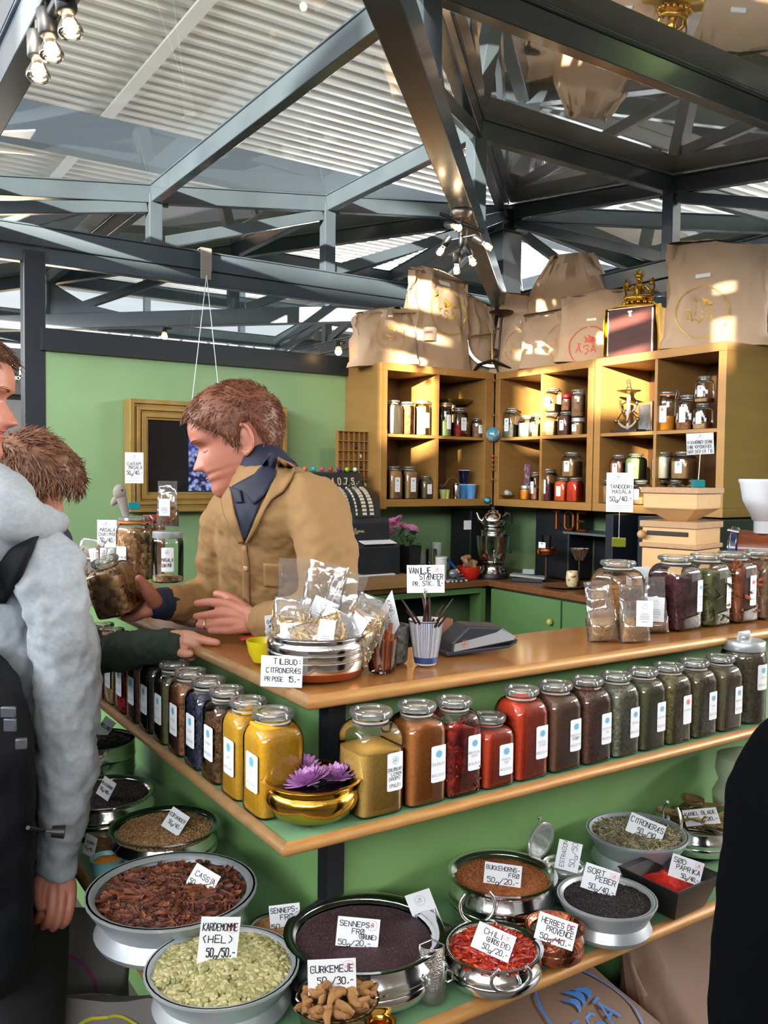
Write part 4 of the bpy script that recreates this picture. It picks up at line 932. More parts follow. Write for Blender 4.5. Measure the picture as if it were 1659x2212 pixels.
# tall ribbed tin
c = V((0.655, 2.42, ZB)); bowl('steel_drum', 'tall ribbed steel drum of cloves at the far left of the bottom shelf', c, 0.215, 0.115, [(0.95, 0), (0.98, 0.02), (0.98, 0.28), (1.0, 0.30), (0.98, 0.33), (0.98, 0.62), (1.0, 0.64), (0.98, 0.67), (0.98, 0.98), (1.0, 1.0), (0.94, 1.0)], CHROME)
heap('dark_cloves', 'nearly black cloves in the tall steel drum', c + V((0, 0, 0.104)), 0.095, 0.015, [sm('clv_a', '#2b1d17', '#1b120e'), sm('clv_b', '#443026', '#33221a')], bits_=scatter(380, 0.092, lambda q, p_, rng: q.sphere(p_, 0.004, 5, 4, mat=randR(rng, .6), sc=(1.4, .5, .5), m=rng.randrange(2))), rough=0.003)
# little bowls left
c = V((0.517, 1.822, ZB)); bowl('small_bowl', 'small turquoise bowl of orange turmeric powder', c, 0.072, 0.042, DISH, mat('turquoise_glaze', '#7fbcc4', 0.25, coat=0.5), n=28)
heap('turmeric_powder', 'orange powder in the small turquoise bowl', c + V((0, 0, 0.034)), 0.031, 0.006, sm('tumeric', '#c98a1e', '#b5731a', 0.9, 90), rough=0.002)
c = V((0.540, 1.925, ZB)); bowl('small_bowl', 'little brown bowl behind the turquoise one', c, 0.075, 0.038, DISH, mat('brown_glaze', '#7d6a4d', 0.3, coat=0.4), n=28)
heap('brown_powder', 'brown powder in the little brown bowl', c + V((0, 0, 0.030)), 0.032, 0.004, sm('brpow', '#8a5a35', '#6d4527', 0.9, 90), rough=0.002)
# turmeric roots: individual fingers
c = V((0.662, 1.122, ZB)); t = bowl('glass_bowl', 'clear glass bowl with steel rim heaped with turmeric roots at the front', c, 0.134, 0.055, DISH, glassmat('bowl_glass', (0.9, 0.92, 0.92), (0.6, 0.62, 0.62), base=0.08))
heap('root_crumbs', 'turmeric root crumbs at the bottom of the front glass bowl', c + V((0, 0, 0.040)), 0.058, 0.012, sm('root_in', '#74502c', '#5c3d20', 0.9), rough=0.004)
ROOT = mat('turmeric_root', '#9a6e3c', 0.8, c2='#7b5430', scale=60, bump=0.6, bscale=160, dist=0.002)
rng = random.Random(5); proto = []
for k in range(4):
    q = MB(); L_ = rng.uniform(0.028, 0.042); r0 = rng.uniform(0.0048, 0.0066); pts = []; rad = []
    for i in range(10):
        t_ = i / 9; pts.append((L_ * (t_ - 0.5), 0.006 * math.sin(t_ * 3 + k), 0.003 * math.sin(t_ * 5 + k))); rad.append(r0 * (0.55 + 0.6 * math.sin(PI * min(max(t_, 0.06), 0.94))) * (1 + 0.12 * math.sin(i * 3.1)))
    q.tube(pts, rad, 8)
    if k % 2: q.tube([(0, 0, 0), (0.004, 0.008, 0.002), (0.006, 0.013, 0.003)], [r0 * .9, r0 * .7, r0 * .4], 7)
    proto.append(q)
pm_ = []
for k in range(46):
    r = 0.052 * math.sqrt(rng.random()); a = rng.uniform(0, 2 * PI); z = 0.050 + 0.020 * (1 - (r / 0.055) ** 2) + rng.uniform(-0.003, 0.006)
    M4 = Matrix.Translation(c + V((r * math.cos(a), r * math.sin(a), z))) @ randR(rng, 0.45).to_4x4()
    if k < 4:
        o = obj('turmeric_root', proto[k], ROOT, None, 60, mat4=M4); pm_.append(o); tag(o, 'brown finger of dried turmeric root in the front glass bowl', 'root', 'turmeric roots in the glass bowl')
    else:
        o = pm_[k % 4].copy(); COL.objects.link(o); o.matrix_basis = M4
# birds eye chili
c = V((0.962, 1.108, ZB)); tch = bowl('steel_karahi', 'shallow steel bowl with loop handles and copper base holding dried chilies', c, 0.172, 0.055, HANDI, CHROME, COPPER, 0.14)
for a in (-1, 1):
    q = MB(); q.tube([(0.033 * math.sin(x_) , 0, 0.030 * (1 - math.cos(x_))) for x_ in [-2.4 + 4.8 * k / 14 for k in range(15)]], 0.0032, 7)
    tilt = 0.15 if a > 0 else 0.35
    o = obj('loop_handle', q, WIRE, tch, 60); an = CAMYAW + PI / 2 + 0.2
    o.matrix_basis = Matrix.Translation((a * 0.082 * math.cos(an), a * 0.082 * math.sin(an), 0.050 if a > 0 else 0.022)) @ Matrix.Rotation(an - PI / 2, 4, 'Z') @ Matrix.Rotation(-a * tilt, 4, 'X') @ (Matrix.Rotation(0, 4, 'X'))
CH = [mat('chili_a', '#b02a18', 0.35, c2='#8e1d12', scale=90), mat('chili_b', '#c4481c', 0.35, c2='#a83014', scale=90), mat('chili_c', '#7a1a16', 0.35, c2='#991f17', scale=90)]
def chil(q, p_, rng):
    R = randR(rng, 0.5); s = rng.uniform(0.75, 1.25); a = [p_ + R @ V((x_ * s, y_ * s, 0)) + V((0, 0, 0.004)) for x_, y_ in ((-0.009, 0), (-0.004, 0.001), (0.002, 0.001), (0.007, 0), (0.010, -0.001))]
    q.tube(a, [0.0012 * s, 0.0027 * s, 0.0029 * s, 0.002 * s, 0.0005], 6, m=rng.randrange(3))
heap('birds_eye_chilies', 'dried red birds eye chilies in the karahi', c + V((0, 0, 0.042)), 0.077, 0.014, CH, bits_=scatter(520, 0.074, chil), rough=0.004)
# herbes de provence, copper pot
c = V((1.095, 1.095, ZB)); bowl('copper_pot', 'small hammered copper pot of dried herbs', c, 0.106, 0.058, HANDI, mat('hammered_copper', '#c47c5e', 0.28, 1.0, c2='#a95f47', scale=30, bump=0.4, bscale=150, kind='voronoi'), None)
heap('dried_herbs', 'grey-green dried herb mix in the small copper pot', c + V((0, 0, 0.044)), 0.047, 0.006, [sm('herb_a', '#6d6a4f', '#4f4c38'), sm('herb_b', '#8a8568', '#6d6950')], bits_=scatter(500, 0.045, lambda q, p_, rng: q.sphere(p_, 0.0022, 4, 3, mat=randR(rng, .6), sc=(1.8, .4, .3), m=rng.randrange(2))), rough=0.002)
# fenugreek
c = V((1.112, 1.256, ZB)); bowl('steel_bowl', 'steel bowl with copper base full of light brown fenugreek seed', c, 0.212, 0.085, HANDI, CHROME, COPPER, 0.14)
heap('fenugreek_seed', 'reddish brown fenugreek seed in the middle steel bowl', c + V((0, 0, 0.072)), 0.093, 0.010, [sm('fen_a', '#9c5a2c', '#844a24'), sm('fen_b', '#b06e3a', '#935628'), sm('fen_c', '#7d4422', '#6a371a')], bits_=scatter(2200, 0.092, speck(3, 0.0012, 0.0018)), rough=0.002)
# black pepper
c = V((1.243, 1.110, ZB)); bowl('aluminium_bowl', 'matt aluminium bowl of black pepper on the right-hand side', c, 0.184, 0.066, ALUP, ALU)
heap('black_peppercorns', 'black peppercorns in the aluminium bowl', c + V((0, 0, 0.056)), 0.083, 0.008, [sm('bp_a', '#1f1a1c', '#141113', 0.7, 300), sm('bp_b', '#35292a', '#221a1b', 0.7, 300), sm('bp_c', '#6a4a3c', '#3a2a25', 0.7, 300)], bits_=scatter(1500, 0.082, lambda q, p_, rng: q.sphere(p_, rng.uniform(.0018, .0025), 5, 4, m=0 if rng.random() < .75 else (1 if rng.random() < .9 else 2))), rough=0.003)
# sweet paprika in black square dish
c = V((1.425, 1.112, ZB)); t = thing('square_dish', 'black square dish holding bright red sweet paprika', 'dish', c, 0.05); q = MB()
def sq(s, z): return [V((x_ * s, y_ * s, z)) for x_, y_ in ((-1, -1), (1, -1), (1, 1), (-1, 1))]
q.rings([sq(0.045, 0), sq(0.048, 0.003), sq(0.069, 0.066), sq(0.072, 0.069), sq(0.069, 0.070), sq(0.061, 0.066), sq(0.042, 0.006)]); obj('dish_body', q, mat('black_stoneware', '#211c20', 0.45), t, 30)
q = MB(); q.grid(lambda u, v: V(((u - .5) * .112, (v - .5) * .112, 0.040 + 0.020 * math.exp(-((u - .55) ** 2 + (v - .6) ** 2) * 9) + 0.006 * noise.noise(V((u * 7, v * 7, 3))) - 0.004)), 26, 26)
o = obj('paprika_powder', q, mat('paprika_red', '#c21a0c', 0.9, c2='#a31308', scale=150, bump=0.4, bscale=200), None, 60, loc=c, rotz=0.05); tag(o, 'bright red paprika powder heaped in the black square dish', 'spice', kind='stuff')
# lemongrass bowl
c = V((1.497, 1.256, ZB + 0.004)); bowl('aluminium_bowl', 'aluminium bowl of chopped lemongrass behind the pepper', c, 0.216, 0.080, ALUP, ALU)
LG = [sm('lg_a', '#8c8565', '#6e694e'), sm('lg_b', '#a49c78', '#877f60'), sm('lg_c', '#6a5f4a', '#544b3a')]
def straw(q, p_, rng):
    R = randR(rng, 0.5); L_ = rng.uniform(0.010, 0.024); q.tube([p_ + R @ V((-L_ / 2, 0, 0)) + V((0, 0, .004)), p_ + R @ V((L_ / 2, 0, 0)) + V((0, 0, .004))], rng.uniform(0.0008, 0.0017), 4, m=rng.randrange(3))
heap('chopped_lemongrass', 'grey-green chopped lemongrass in the rear aluminium bowl', c + V((0, 0, 0.066)), 0.095, 0.018, LG, bits_=scatter(1300, 0.093, straw), rough=0.005)
# bay leaf bowl
c = V((1.700, 1.255, ZB)); tb_ = bowl('steel_karahi', 'steel bowl with tall loop handle holding bay leaves at the right end', c, 0.178, 0.065, HANDI, CHROME, COPPER, 0.14)
q = MB(); q.tube([(-0.088 + 0.012 * math.sin(x_), 0.028 * math.sin(x_ * 0.5) * 1.6 if False else 0.034 * math.sin(x_), 0.085 - 0.038 * math.cos(x_)) for x_ in [-2.6 + 5.2 * k / 16 for k in range(17)]], 0.0035, 7); obj('loop_handle', q, WIRE, tb_, 60)
LEAF = [sm('leaf_a', '#7d6a3e', '#665530', .6, 20), sm('leaf_b', '#8f7a4a', '#746238', .6, 20)]
rng = random.Random(9)
def leafmesh(L_, w_, cu):
    q = MB()
    q.grid(lambda u, v: V(((u - .5) * L_, (v - .5) * w_ * math.sin(PI * min(max(u, .02), .98)) ** 0.7, cu * (abs(v - .5) * 2) ** 1.5 * w_ + 0.18 * L_ * (u - .5) ** 2)), 10, 4)
    return q
lp = []
for k in range(16):
    r = 0.058 * math.sqrt(rng.random()); a = rng.uniform(0, 2 * PI)
    M4 = Matrix.Translation(c + V((r * math.cos(a), r * math.sin(a), 0.050 + 0.0022 * k))) @ Matrix.Rotation(rng.uniform(0, 6.3), 4, 'Z') @ Matrix.Rotation(rng.uniform(-.25, .25), 4, 'X') @ Matrix.Rotation(rng.uniform(-.2, .2), 4, 'Y')
    if k < 3:
        o = obj('bay_leaf', leafmesh(0.082, 0.042, 0.12 + .08 * k), LEAF[k % 2], None, 60, mat4=M4); sd = o.modifiers.new('s', 'SOLIDIFY'); sd.thickness = 0.0008
        lp.append(o); tag(o, 'dry brown-green bay leaf in the right-hand steel bowl', 'leaf', 'bay leaves in the steel bowl')
    else: o = lp[k % 3].copy(); COL.objects.link(o); o.matrix_basis = M4
# estragon clip jar with lid hanging open
c = V((1.268, 1.248, ZB)); t = thing('clip_jar', 'clear clip jar with its glass lid standing open behind the pepper', 'jar', c, 0.1)
q = MB(); q.lathe([(0.035, 0), (0.041, 0.006), (0.041, 0.045), (0.040, 0.052), (0.044, 0.056), (0.044, 0.066), (0.040, 0.070)], 28, cap1=False); obj('glass_body', q, LIDG, t, 50)
q = MB(); q.lathe([(0.0395, 0.050), (0.0425, 0.051), (0.0425, 0.0535), (0.0395, 0.054)], 28); q.lathe([(0.0425, 0.061), (0.0448, 0.062), (0.0425, 0.063)], 28, cap0=False, cap1=False); obj('wire_band', q, WIRE, t, 50)
q = MB(); q.lathe([(0.036, 0.003), (0.038, 0.006), (0.038, 0.030), (0.0, 0.034)], 24); obj('contents', q, contents_mat('greyherb'), t, 40)
Rl = Matrix.Rotation(PI / 2 + 0.12, 3, 'X') @ Matrix.Rotation(0, 3, 'Z')
q = MB(); q.lathe([(0.018, -0.012), (0.020, -0.010), (0.027, -0.004), (0.030, 0.0), (0.039, 0.001), (0.040, 0.004), (0.036, 0.007), (0.028, 0.006), (0.0, 0.005)], 32, c=(-0.022, 0.045, 0.107), mat=Rl); obj('open_lid', q, glassmat('frost_lid', (0.85, 0.9, 0.88), (0.6, 0.66, 0.64), 0.08, 1.0, base=0.12, haze=((0.75, 0.8, 0.78), 0.16)), t, 50)
q = MB(); q.tube([(-0.022, 0.045, 0.147), (-0.028, 0.046, 0.156), (-0.016, 0.046, 0.156), (-0.022, 0.045, 0.147)], 0.0012, 5); q.tube([(-0.03, 0.043, 0.055), (-0.024, 0.044, 0.070)], 0.0014, 5); obj('clip', q, WIRE, t)
# yellow mustard and celery bowls half hidden
c = V((0.720, 1.435 - 0.06, ZB)); c = V((0.690, 1.372, ZB)); bowl('small_bowl', 'small bowl of yellow mustard seed hidden behind the big steel bowl', c, 0.110, 0.045, DISH, STEELB, n=28)
heap('yellow_mustard_seed', 'pale orange-brown seed between the two front bowls', c + V((0, 0, 0.040)), 0.048, 0.012, [sm('ym_a', '#b5814f', '#9a6a3e'), sm('ym_b', '#c4935f', '#a9774a')], bits_=scatter(700, 0.046, speck(2, 0.0012, 0.0018)), rough=0.002)
c = V((0.925, 1.222, ZB)); bowl('small_bowl', 'small bowl of green celery seed between the steel bowls', c, 0.080, 0.036, DISH, STEELB, n=28)
heap('celery_seed', 'grey-green seed between the mustard and chili bowls', c + V((0, 0, 0.032)), 0.034, 0.008, [sm('ce_a', '#7a7448', '#5f5a36'), sm('ce_b', '#8f8a5c', '#757045')], bits_=scatter(500, 0.033, speck(2, 0.0012, 0.0018)), rough=0.002)
# glass jar with grater at the front
c = V((0.835, 1.110, ZB)); t = thing('spice_tumbler', 'little glass tumbler with a steel nutmeg grater leaning in it', 'glass', c, CAMYAW)
q = MB(); q.lathe([(0.017, 0), (0.021, 0.003), (0.024, 0.03), (0.026, 0.052), (0.027, 0.056), (0.0245, 0.054)], 24, cap1=False); obj('glass', q, LIDG, t, 50)
q = MB(); q.lathe([(0.016, 0.003), (0.0215, 0.012), (0.0, 0.016)], 18); obj('ground_spice', q, contents_mat('palegrain'), t)
for a in (-1, 1):
    q = MB(); q.tube([(a * 0.025, 0, 0.050), (a * 0.034, 0, 0.046), (a * 0.034, 0, 0.034), (a * 0.026, 0, 0.030)], 0.0018, 6); obj('ear_handle', q, WIRE, t, 50)
gt = thing('nutmeg_grater', 'curved steel nutmeg grater standing in the little glass tumbler', 'grater', c + V((0, 0, 0.012)), CAMYAW)
q = MB(); q.grid(lambda u, v: V((0.019 * math.cos(PI * (1 - u)) , -0.012 * math.sin(PI * u) + 0.01 * v, 0.006 + 0.066 * v)), 14, 10); o = obj('grater_plate', q, mat('rasp_steel', '#b9b2aa', 0.35, 0.9, c2='#8f8780', scale=420, bump=1.0, bscale=420, kind='voronoi'), gt, 60); sd = o.modifiers.new('s', 'SOLIDIFY'); sd.thickness = 0.0012
q = MB(); q.tube([(-0.0195, 0.0, 0.006), (-0.0195, 0.01, 0.074), (0, 0.008, 0.084), (0.0195, 0.01, 0.074), (0.0195, 0, 0.006)], 0.0018, 6); obj('wire_frame', q, WIRE, gt, 50)
# small brass dish rim at the very bottom
c = on(820, 2222, ZB); bowl('small_bowl', 'tiny brass dish at the bottom edge of the picture', c, 0.052, 0.012, DISH, BRASS, n=28)

# ---------------------------------------------------------------- price cards on the bottom shelf (w,h in m)
def pcard(label, px, py, z, wpx, hpx, yaw=0, tilt=-0.12, roll=0, lines=(), logo_at=None, **k):
    p = on(px, py, z); y = yawto(p) + yaw; d = depth(p)
    return card(label, p, wpx * d / FPX, hpx * d / FPX, y, tilt, roll, lines, logo_at, **k)
pcard('card reading kardemomme hel stuck in the cardamom', 467, 2083, 0.775, 84, 104, 0, 0.0, 0.10, [('KARDEMOMME', 0.07, 0.72, 0.15), ('(HEL)', 0.07, 0.46, 0.15), ('50g/50,-', 0.22, 0.16, 0.19)], (0.82, 0.78, 0.14))
pcard('cassia price card lying in the bark', 420, 1934, 0.785, 62, 58, -0.25, -0.55, 0.45, [('CASSIA', 0.15, 0.60, 0.18), ('50g/30,-', 0.08, 0.25, 0.20)], (0.8, 0.75, 0.14))
pcard('card reading sennepsfrø brune in the big steel bowl', 770, 2046, 0.775, 92, 62, 0.0, -0.10, -0.07 + 0.16, [('SENNEPS-', 0.06, 0.70, 0.17), ('FRØ', 0.36, 0.46, 0.17), ('(BRUNE)', 0.52, 0.30, 0.15), ('50g/20,-', 0.06, 0.06, 0.17)], (0.82, 0.78, 0.12))
pcard('gurkemeje card behind the turmeric roots', 718, 2148, 0.762, 104, 78, 0, 0.0, -0.03, [('GURKEMEJE', 0.06, 0.64, 0.19), ('50g/30,-', 0.20, 0.30, 0.20)], (0.84, 0.80, 0.12))
pcard('partly hidden sennepsfrø card left of the big steel bowl', 618, 2012, 0.745, 66, 60, 0, 0.0, -0.08, [('SENNEPS-', 0.05, 0.72, 0.18), ('FRØ', 0.35, 0.46, 0.18), ('50g', 0.05, 0.14, 0.18)])
pcard('tilted selleri card with a round stamp between bowls', 934, 2014, 0.742, 56, 96, 0, 0.05, 0.38 - 0.75, [('SELLERI', 0.10, 0.40, 0.11), ('50g/40,-', 0.16, 0.20, 0.11)], (0.5, 0.80, 0.20), logo_m=2)
pcard('bukkehornsfrø card in the fenugreek bowl', 1084, 1912, 0.785, 80, 46, 0, -0.05, -0.03 + 0.1, [('BUKKEHORNS-', 0.05, 0.68, 0.20), ('FRØ', 0.66, 0.42, 0.20), ('50g/20,-', 0.10, 0.08, 0.24)])
pcard('chili birds eye card lying on the red chilies', 1056, 2062, 0.772, 86, 56, -0.1, -0.75, 0.28, [('CHILI', 0.20, 0.66, 0.20), ('(BIRDS EYE)', 0.30, 0.42, 0.18), ('50g/20,-', 0.28, 0.12, 0.20)], (0.80, 0.78, 0.12))
pcard('herbes de provence card leaning in the copper pot', 1194, 2040, 0.750, 84, 56, 0.0, -0.3, 0.22, [('HERBES DE', 0.10, 0.66, 0.20), ('PROVENCE', 0.26, 0.40, 0.20), ('50g/40,-', 0.14, 0.08, 0.20)], (0.85, 0.80, 0.11))
pcard('sort peber card standing in the black pepper', 1290, 1928, 0.766, 74, 56, 0, -0.05, 0.22, [('SORT', 0.08, 0.68, 0.20), ('PEBER', 0.36, 0.44, 0.20), ('50g/40,-', 0.22, 0.08, 0.20)], (0.85, 0.78, 0.12))
pcard('sød paprika card in the bright red powder', 1476, 1902, 0.757, 66, 50, 0, -0.05, 0.20, [('SØD', 0.08, 0.68, 0.20), ('PAPRIKA', 0.20, 0.42, 0.20), ('50g/40,-', 0.40, 0.10, 0.18)], (0.85, 0.80, 0.12))
pcard('citrongræs card in the chopped lemongrass', 1388, 1810, 0.786, 76, 42, 0, -0.2, 0.30, [('CITRONGRÆS', 0.05, 0.58, 0.26), ('50g/30,-', 0.30, 0.14, 0.28)])
pcard('foreshortened card lying on the bay leaves', 1520, 1782, 0.775, 72, 46, -0.2, -1.1, -0.42, [('KANEL BLADE', 0.05, 0.6, 0.22), ('50g/20,-', 0.3, 0.2, 0.22)])
pcard('estragon card turned sideways on the open clip jar', 1222, 1880, 0.775, 50, 64, 0, -0.02, 0.16, [], None)
tt = bpy.data.objects['price_card.013'] if 'price_card.013' in bpy.data.objects else None
if tt:
    q = MB(); T = lambda a, b: V((-b, -0.0011, a)); strokes(q, 'ESTRAGON', T, 0.006, 0.006, 0.008, 0.0009); strokes(q, '50g/50,-', T, 0.010, -0.014, 0.010, 0.0009); obj('handwriting', q, INK, tt)
pcard('coriander card standing in the tan seed', 366, 1795, 0.782, 44, 46, -0.2, -0.3, 0.55, [('KORIANDER', 0.05, 0.6, 0.16), ('50g/40,-', 0.2, 0.28, 0.18)])
pcard('tilted card in the dark spice bowl at the left', 220, 1722, 0.782, 34, 42, -0.6, -0.2, 0.42, [('ALLEHÅNDE', 0.03, 0.6, 0.14), ('50g/40,-', 0.1, 0.3, 0.16)])
pcard('narrow card beside the little brown bowl', 190, 1848, 0.730, 30, 46, -0.7, 0.0, 0.25, [('KARRY', 0.2, 0.6, 0.14), ('50g/40,-', 0.1, 0.3, 0.14)])
pcard('card in the tall steel drum of cloves', 213, 1592, 0.812, 30, 44, -0.5, -0.4, 0.5, [('NELLIKE', 0.05, 0.5, 0.16)])

# ================================================================ BRASS BOWL OF FLOWERS, middle shelf
c = V((0.735, 1.268, ZS)); t = thing('brass_bowl', 'polished brass bowl with ring handles holding water and pink blossoms on the shelf corner', 'bowl', V((0.712, 1.292, ZS)), CAMYAW)
q = MB(); R = 0.083
q.lathe([(0.030, 0.0), (0.050, 0.002), (0.068, 0.012), (0.079, 0.028), (0.0815, 0.040), (0.078, 0.052), (0.074, 0.055), (0.074, 0.059), (0.080, 0.064), (0.086, 0.068), (0.0875, 0.070), (0.083, 0.0715), (0.072, 0.066), (0.066, 0.058), (0.072, 0.040), (0.06, 0.02), (0.02, 0.006)], 48); obj('bowl_body', q, BRASS, t, 50)
for a in (-1, 1):
    q = MB(); q.tube([(a * (0.078 + 0.020 * math.sin(x_)), 0.0 + 0.012 * math.cos(x_) * 0.3, 0.046 + 0.018 * math.cos(x_)) for x_ in [PI * k / 12 for k in range(13)]], 0.0045, 8); obj('ring_handle', q, BRASS, t, 60)
for k in range(3):
    a = k * 2.1 + .5; q = MB(); q.sphere((0.045 * math.cos(a), 0.045 * math.sin(a), 0.003), 0.006, 8, 6); obj('foot', q, BRASS, t, 60)
q = MB(); q.lathe([(0.0685, 0.058), (0.0, 0.058)], 32, cap0=False, cap1=False); obj('water', q, mat('dark_water', '#16101c', 0.03, coat=1.0), t)
c = V((0.712, 1.292, ZS)); PET = mat('pink_petal', '#c78fc9', 0.5, c2='#b478ba', scale=90, sss=0.1); PETC = mat('petal_heart', '#a860a8', 0.6)
def blossom(name, label, M4, R, mt, mc, layers=5, group=None, cat='flower', stem=False):
    t = thing(name, label, cat, mat4=M4, group=group); q = MB(); rng = random.Random(int(R * 1e5))
    for l in range(layers):
        n = 15 - l; r1 = R * (1 - 0.13 * l); el = 0.18 + 0.24 * l
        for k in range(n):
            a = 2 * PI * (k + 0.5 * (l % 2)) / n + rng.uniform(-.1, .1); e_ = el + rng.uniform(-.08, .08); w_ = R * 0.13
            d = V((math.cos(a) * math.cos(e_), math.sin(a) * math.cos(e_), math.sin(e_))); s_ = V((-math.sin(a), math.cos(a), 0)); up = d.cross(s_) * -1
            pts = []
            for f, ww in ((0.08, 0.35), (0.45, 0.9), (0.8, 1.0), (1.0, 0.15)):
                c_ = d * (r1 * f) + V((0, 0, R * 0.10 * f * f)); pts.append([c_ - s_ * w_ * ww, c_ + up * (-0.15 * w_), c_ + s_ * w_ * ww])
            vs = [p for r in pts for p in r]; fs = []
            for i in range(3):
                for j in range(2): fs.append((i * 3 + j, i * 3 + j + 1, i * 3 + j + 4, i * 3 + j + 3))
            q.add(vs, fs)
    obj('petals', q, mt, t, 60); q = MB(); q.sphere((0, 0, R * 0.12), R * 0.14, 8, 6); obj('heart', q, mc, t, 60)
    return t
for k, (dx, dy, tx, R) in enumerate(((-0.022, 0.026, 0.25, 0.040), (-0.004, -0.020, -0.25, 0.042), (0.042, 0.008, -0.1, 0.038))):
    pos = c + V((dx * math.cos(CAMYAW) - dy * math.sin(CAMYAW), dx * math.sin(CAMYAW) + dy * math.cos(CAMYAW), 0.062 + 0.006 * (k == 0)))
    blossom('blossom', ('pink-violet blossom at the back of the brass bowl', 'large pink-violet blossom at the front of the brass bowl', 'pink-violet blossom at the right of the brass bowl')[k], frame(pos, k, tx), R, PET, PETC)

# ================================================================ COUNTER TOP ITEMS
# pot with lemongrass bags
pc = V((0.800, 1.437, ZT)); POTR = 0.098
t = thing('steel_pot', 'steel handi pot with copper base full of bags of lemongrass on the counter corner', 'pot', pc, 0); q = MB()
PP = [(0.070, 0.0), (0.086, 0.004), (0.092, 0.016), (0.0925, 0.018), (0.094, 0.026), (0.0945, 0.036), (0.0925, 0.038), (0.0945, 0.042), (0.0945, 0.050), (0.0925, 0.052), (0.0945, 0.056), (0.093, 0.066), (0.087, 0.072), (0.087, 0.075), (0.097, 0.080), (0.0985, 0.082), (0.094, 0.0825), (0.084, 0.076), (0.088, 0.06), (0.085, 0.010)]
q.lathe(PP[3:], 44, cap0=False); obj('pot_body', q, CHROME, t, 40); q = MB(); q.lathe(PP[:4], 44, cap1=False); obj('copper_base', q, COPPER, t, 40)
STRAW = [sm('straw_a', '#d9bc8e', '#bc9a6c'), sm('straw_b', '#ead6ae', '#d2b588'), sm('straw_c', '#b08c62', '#92704a')]
LABELW = PAPER
def bag(label, p, w, h, fill, yaw, tilt, roll, seed, stuff=STRAW, nbits=330, group='bags of lemongrass in the steel pot', labpos=(0.0, 0.38), labsz=(0.5, 0.42), name='spice_bag', thick=0.30, straw_r=(0.0009, 0.0022), stl=(0.010, 0.026), film_top=True, lrot=0.0):
    rng = random.Random(seed); M4 = frame(p, yaw, tilt, roll); t = thing(name, label, 'bag', mat4=M4, group=group)
    D = w * thick
    def prof(v):  # half thickness along the height 0..1
        f = fill
        if v < f: return D * (0.55 + 0.45 * math.sin(PI * min(v / f, 1) * 0.85 + 0.25))
        return D * max(0.05, (1 - (v - f) / (1 - f)) ** 1.4 * 0.62)
    def side(v): return (w / 2) * (1 - 0.10 * math.sin(PI * v) * (1 if v > fill else 0.2)) * (1.0 if v < fill else 1 - 0.12 * (v - fill) / (1 - fill))
    def ring(v, k=1.0, jit=0.0, n=22):
        z = v * h; out = []
        for j in range(n):
            a = 2 * PI * j / n; c_, s_ = sup(a, 2.6); nz = noise.noise(V((c_ * 2.2, s_ * 2.2, v * 5 + seed))) * jit
            out.append(V((c_ * (side(v) * k + nz), s_ * (prof(v) * k + nz * 0.9), z + nz * 0.7)))
        return out
    q = MB(); nv = 14
    q.rings([ring(v / nv * (fill + 0.01) * 0.98 + 0.012, 0.88, 0.004, 18) for v in range(nv)], 0)
    for _ in range(nbits):
        v = rng.uniform(0.03, fill); a = rng.uniform(0, 2 * PI); c_, s_ = sup(a, 2.6); P0 = V((c_ * side(v) * 0.93, s_ * prof(v) * 0.93, v * h)); L_ = rng.uniform(*stl); an = rng.uniform(0, PI)
        d = V((math.cos(an) * (-s_), math.cos(an) * c_ * 0.4, math.sin(an))) * (L_ / 2); q.tube([P0 - d, P0 + d], rng.uniform(*straw_r), 4, m=rng.randrange(len(stuff)))
    obj('contents', q, stuff, t, 50)
    q = MB(); q.rings([ring(v / 18, 1.0, 0.0035 if v < 17 else 0.0015) for v in range(19)], 0, True, False); obj('clear_film', q, POLY, t, 60)
    if labsz:
        lw, lh = labsz[0] * w, labsz[1] * h; lx, lz = labpos[0] * w, labpos[1] * h; yy = -max(prof(min(max((lz + k * lh / 2) / h, 0), 1)) for k in (-1, 0, 1)) * 1.02 - 0.002
        Rr = Matrix.Rotation(lrot, 3, 'Y'); q = MB(); q.box((lx, yy, lz), (lw, 0.0008, lh), Rr); TT = lambda a, b: V((lx, yy - 0.0007, lz)) + Rr @ V((a, 0, b))
        logo(q, TT, 0, lh * 0.28, lw * 0.16, lw * 0.012, 1, text=False)
        for i, fy in enumerate((-0.02, -0.10, -0.16, -0.22, -0.32)):
            hw = lw * (0.22, 0.30, 0.26, 0.30, 0.2)[i]; q.quad(TT(-hw, lh * fy), TT(hw, lh * fy), TT(hw, lh * (fy + 0.02)), TT(-hw, lh * (fy + 0.02)), 1)
        obj('label', q, [LABELW, GREYINK], t)
    return t
yb = CAMYAW
def rel(base, dx, dy, dz):   # dx image right, dy away
    return base + V((dx * math.cos(yb) - dy * math.sin(yb), dx * math.sin(yb) + dy * math.cos(yb), dz))
bag('upright bag of lemongrass with label, front left of the pot', rel(pc, -0.045, -0.028, 0.022), 0.078, 0.128, 0.72, yb + 0.12, -0.04, 0.02, 1, labpos=(0.0, 0.46), labsz=(0.58, 0.36))
bag('bag of lemongrass lying tilted in the middle of the pot', rel(pc, 0.018, -0.018, 0.030), 0.085, 0.125, 0.76, yb - 0.1, -0.35, 0.30, 2, labpos=(-0.05, 0.55), labsz=(0.62, 0.38), lrot=0.1)
bag('leaning bag of lemongrass at the right front of the pot', rel(pc, 0.062, -0.010, 0.030), 0.072, 0.125, 0.78, yb - 0.3, -0.15, 0.38, 3, labpos=(-0.1, 0.5), labsz=(0.45, 0.4), lrot=0.15)
bag('bag of lemongrass lying flat across the front of the pot', rel(pc, -0.040, -0.055, 0.068), 0.060, 0.120, 0.80, yb + 0.1, -0.35, 1.25, 4, labpos=(0.15, 0.5), labsz=(0.5, 0.5), lrot=-1.1)
